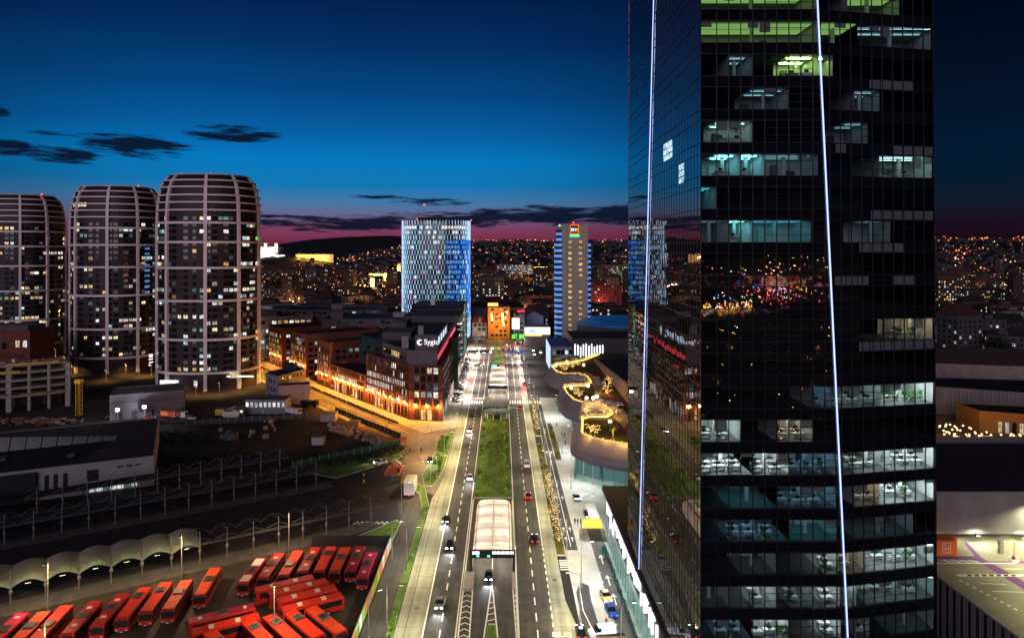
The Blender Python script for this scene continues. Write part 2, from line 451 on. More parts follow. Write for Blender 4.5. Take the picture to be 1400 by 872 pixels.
# slab joints of the concrete lanes
mb = MB()
for k in range(-4, 96):
    y = 60 + k * 5.0
    xl = -20.0 if y < 200 else -18.2
    if y > 20:
        mb.box(xl, -14.8, y, y + 0.07, 3 * Z, 3 * Z + 0.006)
        mb.box(9.8, 13.0, y, y + 0.07, 3 * Z, 3 * Z + 0.006)
mb.box(-18.35, -18.2, 20, 200, 3 * Z, 3 * Z + 0.007)
setting('pavement_joints', mb, MATS['asphalt_dark'])

# side street (lit amber) in its own frame: s along the brick fronts, n towards the camera
SO = Vector((-38.5, 287.0, 0)); SD = Vector((-0.61, 0.7924, 0)); SN = Vector((-0.7924, -0.61, 0))
def S(s, n, z=0.0):
    p = SO + SD * s + SN * n; return Vector((p.x, p.y, z))
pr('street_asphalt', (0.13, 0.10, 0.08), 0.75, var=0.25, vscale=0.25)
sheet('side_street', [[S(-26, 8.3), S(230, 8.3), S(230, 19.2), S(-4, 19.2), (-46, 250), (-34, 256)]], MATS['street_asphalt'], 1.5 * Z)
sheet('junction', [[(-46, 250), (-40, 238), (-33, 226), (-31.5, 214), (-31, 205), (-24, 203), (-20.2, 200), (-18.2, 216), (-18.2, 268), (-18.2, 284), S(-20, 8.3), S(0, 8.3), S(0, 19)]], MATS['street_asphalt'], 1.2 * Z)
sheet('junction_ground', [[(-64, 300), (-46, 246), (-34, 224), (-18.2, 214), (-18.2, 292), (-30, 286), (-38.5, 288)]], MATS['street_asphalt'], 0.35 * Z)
sheet('street_pavement', [[S(0, 0.0), S(230, -2), S(230, 6.2), S(0, 6.2)], [(-25, 284), (-18.4, 284), (-18.4, 520), (-25, 520)],
                          [(-25, 284), (-38.5, 287), S(0, 6.2), S(-20, 6.2), (-18.4, 274), (-18.4, 284)],
                          [S(2, 19.4), S(230, 19.4), S(230, 22.5), S(2, 21.5)]], MATS['concrete'], 2.2 * Z)
def island(name, pts, mat, h=0.16, kw=0.35):
    """raised bed: a kerb and its fill, the fill 3 cm below the kerb"""
    c = Vector((sum(p[0] for p in pts) / len(pts), sum(p[1] for p in pts) / len(pts)))
    mb = MB(); n = len(pts); inn = []
    for p in pts:
        d = (c - Vector(p[:2])); inn.append(Vector(p[:2]) + d.normalized() * min(kw * 1.2, d.length * 0.3))
    for i in range(n):
        j = (i + 1) % n; a, b = pts[i], pts[j]; u, w = inn[i], inn[j]
        mb.quad((a[0], a[1], 0), (b[0], b[1], 0), (b[0], b[1], h), (a[0], a[1], h))
        mb.quad((a[0], a[1], h), (b[0], b[1], h), (w.x, w.y, h), (u.x, u.y, h))
        mb.quad((u.x, u.y, h), (w.x, w.y, h), (w.x, w.y, 0), (u.x, u.y, 0))
    setting(name + '_kerb', mb, MATS['kerb'])
    mb = MB(); mb.poly([(q.x, q.y, h - 0.03) for q in inn]); return setting(name, mb, mat)
island('median_lawn', [(-8.0, 197), (2.75, 197), (2.75, 313), (-8.0, 313)], MATS['lawn'])
island('far_median_lawn', [(-5.6, 395), (1.2, 395), (1.6, 430), (-0.4, 470), (-2.0, 520), (-7.2, 520), (-4.6, 470), (-5.2, 430)], MATS['lawn'])
island('wedge_lawn', [(-4.3, 100), (0.6, 100), (-1.3, 131), (-2.6, 131)], MATS['lawn'])
island('junction_lawn', [(-20.6, 207), (-18.7, 224), (-18.7, 268), (-21.2, 268), (-23.6, 240), (-25.2, 216), (-23.5, 207)], MATS['lawn'])
island('street_island', [S(-11, 16.2), S(0, 12.6), S(5, 13.2), S(4, 15.6), S(-6, 18.6)], MATS['lawn'])
island('street_strip', [S(20, 13.3), S(66, 13.3), S(66, 14.8), S(20, 14.8)], MATS['lawn'], kw=0.2)
island('street_strip', [S(74, 13.3), S(108, 13.3), S(108, 15.2), S(74, 15.2)], MATS['lawn'], kw=0.2)
island('street_strip', [S(132, 13.3), S(190, 13.3), S(190, 16), S(132, 16)], MATS['lawn'], kw=0.2)
island('roadside_lawn', [(-21.4, 40), (-20.3, 40), (-20.5, 192), (-23.2, 206), (-27, 211), (-29, 208), (-24.3, 201), (-21.9, 188)], MATS['lawn'])
island('yard_lawn', [(-27.0, 166), (-26.5, 180), (-28, 181), (-37, 170), (-30, 166.5)], MATS['lawn'])
island('dark_verge', [(-68, 222), (-52, 214), (-44, 223), (-34, 236), (-36, 239), (-48, 232), (-58, 229)], MATS['lawn'])
# right side: planting strip, cycle path, forecourt
island('shrub_strip', [(12.9, 160), (14.9, 160), (14.9, 252), (13.1, 252)], MATS['planting'])
island('shrub_strip', [(13.0, 262), (14.9, 262), (14.9, 318), (13.0, 318)], MATS['planting'])
island('shrub_strip', [(18.4, 232), (20.4, 232), (20.4, 282), (18.6, 282)], MATS['planting'])
sheet('forecourt', [rect(15.0, 60, 60, 330)], pr('forecourt_stone', (0.36, 0.36, 0.34), 0.7, var=0.2, vscale=0.2), 1.6 * Z)
sheet('cycle_path', [[(15.2, 163), (18.2, 163), (18.2, 330), (15.2, 330)],
                     [(15.4, 128), (17.8, 120), (20, 118), (18.7, 128), (18.3, 140), (18.6, 146), (16.9, 147.5), (15.6, 143)]], MATS['asphalt_dark'], 2.6 * Z)
sheet('service_lane', [[(21.8, 60), (25.2, 60), (25.2, 180), (21.8, 180)]], MATS['concrete_dark'], 2.4 * Z)
# bus yard, footpath along it, terminal roads
sheet('bus_yard', [[(-180, 60), (-26.4, 60), (-26.9, 165.5), (-46, 166), (-140, 108)]], MATS['yard'], 1.0 * Z)
sheet('footpath', [[(-26.2, 60), (-21.6, 60), (-21.9, 180), (-24, 203), (-29, 212), (-36, 206), (-30, 196), (-26.4, 178)]], MATS['asphalt'], 1.4 * Z)
pr('terminal_road_grey', (0.020, 0.020, 0.025), 0.8, var=0.3, vscale=0.12)
sheet('terminal_road', [[(-26.6, 166.5), (-26.4, 178), (-30, 196), (-36, 206), (-31, 214), (-33, 226), (-44, 222), (-52, 213), (-90, 196), (-170, 150), (-170, 96), (-46, 167)]], MATS['terminal_road_grey'], 0.8 * Z)
sheet('site_ground', [[(-46, 249), S(2, 21.5), S(230, 23), (-330, 430), (-330, 255), (-150, 262), (-100, 238)]], MATS['site_soil'], 0.5 * Z)
P1 = Vector((-34.6, 177)); PD = Vector((0.85, 0.527)).normalized(); PN = Vector((-PD.y, PD.x))   # first row of platforms
def P(s, n, z=0.0):
    q = P1 + PD * s + PN * n; return Vector((q.x, q.y, z))
mb = MB()
mb.prism([P(-140, -4.5), P(-8, -3.4), P(2, -1), P(2, 2.5), P(-140, 2.5)], 0, 0.16)
mb.prism([P(-150, 33.5), P(2, 33.5), P(2, 38), P(-150, 38)], 0, 0.16)
mb.prism([P(-160, 53), P(2, 53), P(2, 57), P(-160, 57)], 0, 0.16)
setting('platform_pavement', mb, MATS['concrete_dark'])

# ------------------------------------------------------------------ painted markings
mb = MB(); z0 = 2 * Z + 0.01
def mk(x0, x1, y0, y1, z=z0): mb.box(x0, x1, y0, y1, z - 0.004, z)
def stripe(a, b, w=0.3, z=z0):
    a = Vector((a[0], a[1])); b = Vector((b[0], b[1])); d = (b - a).normalized(); u = Vector((-d.y, d.x)) * w / 2
    mb.quad(*[(q.x, q.y, z) for q in (a - u, b - u, b + u, a + u)])
for k in range(-10, 72):
    y = 54 + k * 6.0
    if 312 < y + 3 and y < 326: continue
    for x in (-11.6, 6.75):
        mk(x - 0.13, x + 0.13, y, y + 3.0)
for a, b in ((-50, 314), (327, 470)):
    mk(-14.9, -14.65, a, b, z0 + 0.03); mk(-8.75, -8.5, a, b); mk(3.1, 3.35, a, b)
for k in range(0, 70):                                     # short ticks of the bus lane edge
    y = 40 + k * 3.0
    if y < 165: mk(9.7, 9.95, y, y + 1.4, 3 * Z + 0.01)
mk(9.72, 9.9, 165, 312, 3 * Z + 0.01)
for x in [-17.6 + 1.15 * i for i in range(8)] + [3.7 + 1.15 * i for i in range(9)] + [15.4, 16.5, 17.6]:
    mk(x, x + 0.6, 316.5, 323.5, 3 * Z + 0.012)
mk(3.3, 6.7, 309, 309.5); mk(-14.7, -8.6, 328, 328.5)
# ramp edges and hatchings in front of the tunnel mouth
for sx, xo, xa, xb in ((-1, -8.15, -6.25, -6.15), (1, 3.0, 2.55, 2.35)):
    stripe((xo, 60), (xo, 196)); stripe((xa + (0.4 if sx < 0 else 0.6), 100), (xb, 145), 0.28); stripe((xb, 145), (xb, 152), 0.28)
    for k in range(13):
        y = 118 + k * 2.1
        xi = (xa + (0.4 if sx < 0 else 0.6)) + (xb - xa - (0.4 if sx < 0 else 0.6)) * max(0, (y - 100)) / 45
        xm = (xo + xi) / 2
        stripe((xo, y), (xm, y + 0.9), 0.24); stripe((xm, y + 0.9), (xi, y), 0.24)
stripe((-4.9, 100), (-2.1, 147), 0.28); stripe((1.0, 100), (-2.1, 147), 0.28)
for k in range(4):
    y = 132 + k * 2.2; w = (147 - y) * 0.063
    stripe((-2.1 - w, y), (-2.1 + w, y + 0.8), 0.24)
stripe((-2.1, 147), (-2.1, 182), 0.2)
# arrows and lines by the taxi bay and cycle path
stripe((16.7, 165), (16.7, 315), 0.14, 2.6 * Z + 0.012)
for y in (168, 174, 196, 240):
    for x in (15.9, 17.5):
        stripe((x, y), (x, y + 2.2), 0.16, 2.6 * Z + 0.012); stripe((x - 0.4, y + 1.5), (x, y + 2.4), 0.16, 2.6 * Z + 0.013); stripe((x + 0.4, y + 1.5), (x, y + 2.4), 0.16, 2.6 * Z + 0.014)
for a, b in (((16.6, 146), (16.2, 136)), ((16.2, 136), (17.6, 126)), ((17.6, 126), (19.6, 119.5))): stripe(a, b, 0.16, 2.6 * Z + 0.012)
for y in (138, 146, 156): stripe((23.2, y), (23.2, y + 4), 0.22, 2.4 * Z + 0.012); stripe((22.7, y + 3), (23.2, y + 4.4), 0.2, 2.4 * Z + 0.013); stripe((23.7, y + 3), (23.2, y + 4.4), 0.2, 2.4 * Z + 0.014)
for k in range(6): stripe((20.9, 128 + k * 4.2), (22.0, 131 + k * 4.2), 0.14, 2.4 * Z + 0.02)
for k in range(5): mk(13.2, 15.0, 153 + k * 1.1, 153.5 + k * 1.1, 3 * Z + 0.01)
# side street lines
stripe(S(-18, 10.8), S(200, 10.8), 0.16, 1.5 * Z + 0.012)
for k in range(38):
    stripe(S(-4 + k * 6, 16.8), S(-1 + k * 6, 16.8), 0.2, 1.5 * Z + 0.012)
for s in (34, 40, 84): stripe(S(s, 11.3), S(s + 6, 12.6), 0.2, 1.5 * Z + 0.013)
for p, q in (((-40, 238), (-33, 226)), ((-46, 249), (-40, 238))): stripe((p[0] + .8, p[1]), (q[0] + .8, q[1]), 0.4, 1.5 * Z + 0.012)
# bays on the path and faded crossing in the terminal
for k in range(7): mk(-39 + k * 1.3, -38.3 + k * 1.3, 178.5, 179.3, 0.8 * Z + 0.012); mk(-38.4 + k * 1.3, -37.7 + k * 1.3, 179.4, 180.2, 0.8 * Z + 0.012)
setting('road_markings', mb, MATS['paint'])
mb = MB()
for k in range(-1, 1): pass
mb.box(-37.5, -32.4, 217, 217.5, 0.04, 0.046); mb.box(-37.5, -32.4, 226.5, 227, 0.04, 0.046); mb.box(-37.5, -37, 217, 227, 0.04, 0.047); mb.box(-33, -32.4, 217, 227, 0.04, 0.047)
for k in range(8): mb.box(-37, -33, 218 + k * 1.1, 218.4 + k * 1.1, 0.04, 0.045)
mb.box(-18.0, -15.0, 352, 386, 0.065, 0.072); mb.box(9.95, 12.2, 332, 366, 0.065, 0.072)
setting('red_markings', mb, MATS['red_paint'])
# worn patches and cable trenches in the asphalt
mb = MB(); rp = random.Random(19)
for k in range(34):
    x = rp.choice((-13.2, -10.2, 4.9, 8.2)) + rp.uniform(-.8, .8); y = rp.uniform(110, 460)
    if 313 < y < 330: continue
    w, l = rp.uniform(.5, 1.2), rp.uniform(1.5, 9); mb.quad((x - w, y, 2 * Z + .005), (x + w, y, 2 * Z + .005), (x + w, y + l, 2 * Z + .005), (x - w, y + l, 2 * Z + .005))
setting('road_patches', mb, MATS['asphalt_dark'])
mh = thing('manhole_cover', 'round dark manhole cover set in the boulevard asphalt', 'manhole cover', (0, 0, 0), 0, 'manhole covers in the boulevard')
MB().lathe([(.42, 0), (.42, .012), (.02, .014)], 14).build('lid', MATS['dark_metal'], mh); MB().lathe([(.52, 0), (.52, .008), (.43, .010)], 14).build('frame_ring', MATS['concrete_dark'], mh)
for k in range(16): place(mh, USED, (rp.choice((-13.4, -10.0, 5.2, 8.4, 11.5, -17)), 125 + k * 12 + rp.uniform(-3, 3), .066 if k % 2 else .066))
def text_mesh(name, txt, size, mat, parent=None, ext=0.02, align='CENTER', bold=0.0):
    cu = bpy.data.curves.new(name, 'FONT'); cu.body = txt; cu.size = size; cu.extrude = ext; cu.align_x = align; cu.align_y = 'CENTER'; cu.offset = bold
    o = bpy.data.objects.new(name, cu); col.objects.link(o)
    dg = bpy.context.evaluated_depsgraph_get(); dg.update()
    me = bpy.data.meshes.new_from_object(o.evaluated_get(dg)); me.name = name
    bpy.data.objects.remove(o); bpy.data.curves.remove(cu)
    me.materials.clear(); me.materials.append(mat)
    o = bpy.data.objects.new(name, me); col.objects.link(o); o.parent = parent
    return o
t = text_mesh('road_lettering', 'BUS', 2.2, MATS['paint'], ext=0.003); t.location = (11.2, 127.3, 3 * Z + 0.012); tag(t, kind='structure')
# ------------------------------------------------------------------ the glass office tower
rnd = random.Random(11)
def glass_mat(name, ior, tint, dark=None):
    m = bpy.data.materials.new(name); m.use_nodes = True
    t = m.node_tree; t.nodes.remove(t.nodes['Principled BSDF']); out = t.nodes['Material Output']
    fr = t.nodes.new('ShaderNodeFresnel'); fr.inputs['IOR'].default_value = ior
    ge = t.nodes.new('ShaderNodeNewGeometry')
    k = t.nodes.new('ShaderNodeMath'); k.operation = 'MULTIPLY_ADD'     # from inside: a constant weak reflection
    inv = t.nodes.new('ShaderNodeMath'); inv.operation = 'SUBTRACT'; inv.inputs[0].default_value = 1.0
    t.links.new(ge.outputs['Backfacing'], inv.inputs[1])
    t.links.new(fr.outputs[0], k.inputs[0]); t.links.new(inv.outputs[0], k.inputs[1]); k.inputs[2].default_value = 0.02
    gl = t.nodes.new('ShaderNodeBsdfGlossy'); gl.inputs['Roughness'].default_value = 0.0
    tr = t.nodes.new('ShaderNodeBsdfTransparent'); tr.inputs[0].default_value = (*tint, 1)
    mx = t.nodes.new('ShaderNodeMixShader'); k.use_clamp = True
    t.links.new(k.outputs[0], mx.inputs[0]); t.links.new(tr.outputs[0], mx.inputs[1]); t.links.new(gl.outputs[0], mx.inputs[2])
    t.links.new(mx.outputs[0], out.inputs[0]); MATS[name] = m
    return m
glass_mat('tower_glass', 1.75, (0.62, 0.70, 0.70))
glass_mat('shop_glass', 1.5, (0.75, 0.9, 0.88))
def gloss(name, c, ior, rough=0.01):
    m = pr(name, c, rough, spec=0.5); m.node_tree.nodes['Principled BSDF'].inputs['IOR'].default_value = ior; return m
gloss('side_glass', (0.006, 0.008, 0.012), 4.0)
gloss('spandrel_glass', (0.006, 0.007, 0.010), 1.55, 0.03)
pr('spandrel_grey', (0.10, 0.12, 0.13), 0.4)
pr('office_wall', (0.55, 0.55, 0.53), 0.85)
pr('office_floor', (0.16, 0.16, 0.165), 0.9)
pr('office_dark', (0.05, 0.05, 0.055), 0.9)
pr('slab', (0.035, 0.035, 0.04), 0.9)

TZ0, TZ1 = 12.9, 126.0
PITCH, GH = 4.258, 2.85
XR, YB = 57.4, 139.7
def Xled(z): return 40.4 + 0.0476 * (104 - z)
def Yled(z): return 113.8 + (113 - z) * 0.122
def yf(x, z): return 87.5 + 0.2 * max(0.0, x - Xled(z))
def xl(y, z): return 25.5 + 0.02 * max(0.0, y - Yled(z))
def ktop(k): return 101.2 - PITCH * k
rows = [k for k in range(-5, 21) if ktop(k) - GH > TZ0 and ktop(k) < TZ1]
tower = thing('glass_office_tower', 'huge black glass office tower with two white light lines running down its faces', 'tower', (40, 110, 0))
def J(): return rnd.uniform(-0.0022, 0.0022)
# curtain wall: window bands are clear panes, the bands between are dark glass; every pane sits a hair out of true
LX = [25.5, 27.55] + [27.55 + 1.54 * i for i in range(1, 12)]
def front_pane(mb, xa, xb, za, zb, slant_l=False, slant_r=False):
    a0 = Xled(za) if slant_l else xa; a1 = Xled(zb) if slant_l else xa
    b0 = Xled(za) if slant_r else xb; b1 = Xled(zb) if slant_r else xb
    pts = [(a0, yf(a0, za) + J(), za), (b0, yf(b0, za) + J(), za), (b1, yf(b1, zb) + J(), zb), (a1, yf(a1, zb) + J(), zb)]
    mb.quad(*pts)
bands = []
zlo = TZ0
for k in reversed(rows):
    zb, zt = ktop(k) - GH, ktop(k)
    if zb > zlo + 0.01: bands.append((zlo, zb, 's'))
    bands.append((zb, zt, 'g')); zlo = zt
bands.append((zlo, TZ1, 's'))
RX0 = 46.2
for za, zb, kind in bands:
    mb = MB()
    zm = (za + zb) / 2
    xs = [x for x in LX if x < Xled(zb) - 0.5 and x < Xled(za) - 0.5]
    for a, b in zip(xs, xs[1:]): front_pane(mb, a, b, za, zb)
    front_pane(mb, xs[-1], None, za, zb, slant_r=True)
    rx = [XR - 1.53 * i for i in range(11)]; rx = [x for x in rx if x > max(Xled(za), Xled(zb)) + 0.5][::-1]
    front_pane(mb, None, rx[0], za, zb, slant_l=True)
    for a, b in zip(rx, rx[1:]): front_pane(mb, a, b, za, zb)
    mb.build('window_band' if kind == 'g' else 'spandrel', MATS['tower_glass' if kind == 'g' else 'spandrel_glass'], tower)
# side facing the road: reflective glass in two facets meeting at the second light line
sd = MB()
for za, zb, kind in bands:
    ys = [87.5 + 1.5 * j for j in range(40)]
    y0s = [y for y in ys if y < min(Yled(za), Yled(zb)) - 0.4]
    def sp(a, b):                                     # a, b: y at (za, zb)
        pts = [(xl(a[0], za) + J(), a[0], za), (xl(a[1], zb) + J(), a[1], zb), (xl(b[1], zb) + J(), b[1], zb), (xl(b[0], za) + J(), b[0], za)]
        sd.quad(*pts)
    for a, b in zip(y0s, y0s[1:]): sp((a, a), (b, b))
    e = (Yled(za), Yled(zb)); sp((y0s[-1],) * 2, e)
    far = [Yled(za) + (YB - Yled(za)) * q / 10 for q in range(11)]; far2 = [Yled(zb) + (YB - Yled(zb)) * q / 10 for q in range(11)]
    for q in range(10): sp((far[q], far2[q]), (far[q + 1], far2[q + 1]))
sd.build('side_glazing', MATS['side_glass'], tower)
bk = MB()
ye = yf(XR, 70)
bk.quad((XR, 90.1, TZ0), (XR, YB, TZ0), (XR, YB, TZ1), (XR, 91.2, TZ1))
bk.quad((XR, YB, TZ0), (xl(YB, 60), YB, TZ0), (xl(YB, 60), YB, TZ1), (XR, YB, TZ1))
bk.quad((25.6, 87.6, TZ1), (XR, 91, TZ1), (XR, YB, TZ1), (25.9, YB, TZ1))
bk.build('rear_cladding', MATS['spandrel_glass'], tower)
# mullions, transoms and slab edges
mu = MB()
for x in LX[:-1]:
    za = TZ0
    zt = TZ1
    if x > Xled(TZ1) - 0.3: zt = 104 - (x + 0.3 - 40.4) / 0.0476
    if zt > za + 2: mu.box(x - 0.04, x + 0.04, 87.36, 87.56, za, zt)
for i in range(0, 11):
    x = XR - 1.53 * i
    zs = TZ0 if x > Xled(TZ0) + 0.3 else 104 - (x - 0.3 - 40.4) / 0.0476
    if zs < TZ1 - 3:
        a = Vector((x, yf(x, zs) - 0.05, zs)); b = Vector((x, yf(x, TZ1) - 0.05, TZ1))
        mu.bar(a, b, 0.08, 0.18, up=(0, 1, 0))
for k in rows:
    zb, zt = ktop(k) - GH, ktop(k)
    for z, h in ((zb, 0.10), (zt, 0.10)):
        mu.bar((25.5, 87.45, z), (Xled(z), 87.45, z), 0.1, h)
        mu.bar((Xled(z), 87.46, z), (XR, yf(XR, z) - 0.04, z), 0.1, h)
    # opening lights: thinner bars in some bays
    r2 = random.Random(k * 7 + 3)
    for (xa, xb) in ((LX[5], LX[9]), (LX[10] if LX[10] < Xled(zb) - .6 else LX[9], Xled(zb) - 0.2)):
        if xb - xa > 1 and r2.random() < 0.85:
            for f in (0.34, 0.68): mu.bar((xa, 87.47, zb + GH * f), (xb, 87.47, zb + GH * f), 0.06, 0.06)
    xa, xb = XR - 1.53 * 7, XR - 1.53 * r2.choice((2, 3, 5))
    for f in (0.34, 0.68): mu.bar((xa, yf(xa, zb) - 0.03, zb + GH * f), (xb, yf(xb, zb) - 0.03, zb + GH * f), 0.06, 0.06)
for j in range(0, 30):
    y = 87.5 + 1.5 * j
    zt = TZ1
    if y > Yled(TZ1) - 0.4: zt = 113 - (y + 0.4 - 113.8) / 0.122
    if zt > TZ0 + 2: mu.box(25.455, 25.52, y - 0.04, y + 0.04, TZ0, min(zt, TZ1))
for za, zb, kind in bands:
    mu.bar((25.47, 87.5, zb), (25.47, Yled(zb), zb), 0.06, 0.09)
    mu.bar((25.47, Yled(zb), zb), (xl(YB, zb) - 0.03, YB, zb), 0.06, 0.12)
mu.build('mullions', MATS['black'], tower)
for (p, q) in (((Xled(TZ0), 87.33, TZ0), (Xled(TZ1), 87.33, TZ1)), ((25.30, Yled(TZ0), TZ0), (25.30, Yled(TZ1), TZ1))):
    o = MB().bar(p, q, 0.15, 0.12, up=(0, 1, 0) if p[1] < 88 else (1, 0, 0)).build('light_line', MATS['led_white'], tower)
# slabs and core, seen through the panes
for za, zb, kind in bands:
    if kind == 's' and zb < TZ1:
        MB().prism([(25.75, 87.85), (Xled(zb) + 0.2, 87.85), (XR - 0.3, 90.9), (XR - 0.3, YB - 0.4), (26.4, YB - 0.4), (25.8, 118)], za + 0.06, zb - 0.06).build('floor_slab', MATS['slab'], tower)
MB().box(32, 52, 99, 128, TZ0, TZ1 - 1).build('core', MATS['office_dark'], tower)

# lit offices: real rooms behind the glass, each with its own lamps
def room_light(name, c, s): return em(name, c, s, sample=True, sides='FRONT')
RL = {}
mb_ = bpy.data.materials.new('blind'); mb_.use_nodes = True; _t = mb_.node_tree; _t.nodes.remove(_t.nodes['Principled BSDF'])
_d = _t.nodes.new('ShaderNodeBsdfDiffuse'); _d.inputs[0].default_value = (.5, .5, .48, 1); _l = _t.nodes.new('ShaderNodeBsdfTranslucent'); _l.inputs[0].default_value = (.45, .46, .44, 1); _x = _t.nodes.new('ShaderNodeMixShader')
_t.links.new(_d.outputs[0], _x.inputs[1]); _t.links.new(_l.outputs[0], _x.inputs[2]); _t.links.new(_x.outputs[0], _t.nodes['Material Output'].inputs[0]); MATS['blind'] = mb_
for nm, c, s in (('white', (0.84, 1.0, 0.98), 75), ('bright', (0.88, 1.0, 0.99), 125), ('green', (0.52, 0.90, 0.24), 0.6), ('lime', (0.62, 1.0, 0.25), 90), ('cyan', (0.25, 0.88, 1.0), 55),
                 ('teal', (0.10, 0.62, 0.80), 13.0), ('blue', (0.22, 0.58, 0.90), 15.0), ('warm', (1.0, 0.72, 0.45), 30), ('faint', (0.35, 0.65, 0.8), 5), ('grey', (0.6, 0.92, 0.92), 18), ('peach', (1.0, 0.82, 0.6), 40)):
    RL[nm] = room_light('office_lamp_' + nm, c, s)
ROOMS = [('L', -1, 958, 1121, 'green'), ('L', 0, 958, 1121, 'green'), ('L', 1, 1080, 1121, 'lime'), ('L', 1, 997, 1029, 'faint'), ('L', 2, 1029, 1080, 'faint'),
         ('L', 3, 980, 1029, 'grey'), ('L', 4, 980, 1013, 'cyan'), ('L', 4, 1013, 1046, 'cyan'), ('L', 4, 1046, 1120, 'faint'), ('L', 6, 958, 997, 'faint'), ('L', 6, 997, 1029, 'cyan'),
         ('L', 6, 1029, 1110, 'teal'), ('L', 5, 958, 980, 'teal'), ('L', 11, 1112, 1138, 'blue'), ('L', 12, 958, 1013, 'white'), ('L', 12, 1064, 1112, 'peach'),
         ('L', 13, 958, 1030, 'bright'), ('L', 13, 1030, 1080, 'bright'), ('L', 13, 1080, 1143, 'blue'), ('L', 14, 997, 1064, 'teal'), ('L', 14, 1064, 1144, 'blue'),
         ('L', 15, 997, 1080, 'blue'), ('L', 15, 1080, 1146, 'teal'), ('L', 16, 1013, 1062, 'faint'), ('L', 16, 1128, 1148, 'bright'), ('L', 17, 1029, 1062, 'white'), ('L', 17, 1080, 1112, 'grey'),
         ('L', 17, 1128, 1150, 'bright'), ('L', 17, 958, 997, 'faint'), ('L', 18, 980, 1029, 'blue'), ('L', 18, 1029, 1080, 'white'), ('L', 18, 1128, 1151, 'bright'), ('L', 19, 958, 1029, 'faint'), ('L', 19, 1029, 1112, 'white'),
         ('R', -1, 1160, 1231, 'green'), ('R', 0, 1124, 1174, 'green'), ('R', 0, 1174, 1278, 'faint'), ('R', 1, 1124, 1140, 'lime'), ('R', 2, 1170, 1204, 'faint'), ('R', 4, 1204, 1278, 'grey'),
         ('R', 3, 1160, 1188, 'faint'), ('R', 6, 1188, 1219, 'faint'), ('R', 9, 1236, 1278, 'warm'), ('R', 11, 1147, 1204, 'grey'), ('R', 11, 1204, 1278, 'bright'), ('R', 13, 1172, 1219, 'white'), ('R', 13, 1219, 1278, 'bright'),
         ('R', 14, 1170, 1204, 'warm'), ('R', 14, 1204, 1278, 'bright'), ('R', 15, 1170, 1250, 'faint'), ('R', 16, 1152, 1186, 'warm'), ('R', 16, 1186, 1278, 'white'), ('R', 17, 1152, 1172, 'white'), ('R', 17, 1187, 1278, 'grey'),
         ('R', 18, 1172, 1190, 'grey'), ('R', 18, 1219, 1278, 'faint')]
desk = None
def fx(facet, px, z):
    q = (px - 686) / F
    if facet == 'L': return min(q * 87.5, Xled(z) - 0.05)
    return min(max(q * (87.5 - 0.2 * Xled(z)) / (1 - 0.2 * q), Xled(z) + 0.05), XR - 0.1)
DESKS, PLANTS, CHAIRS = [], [], []
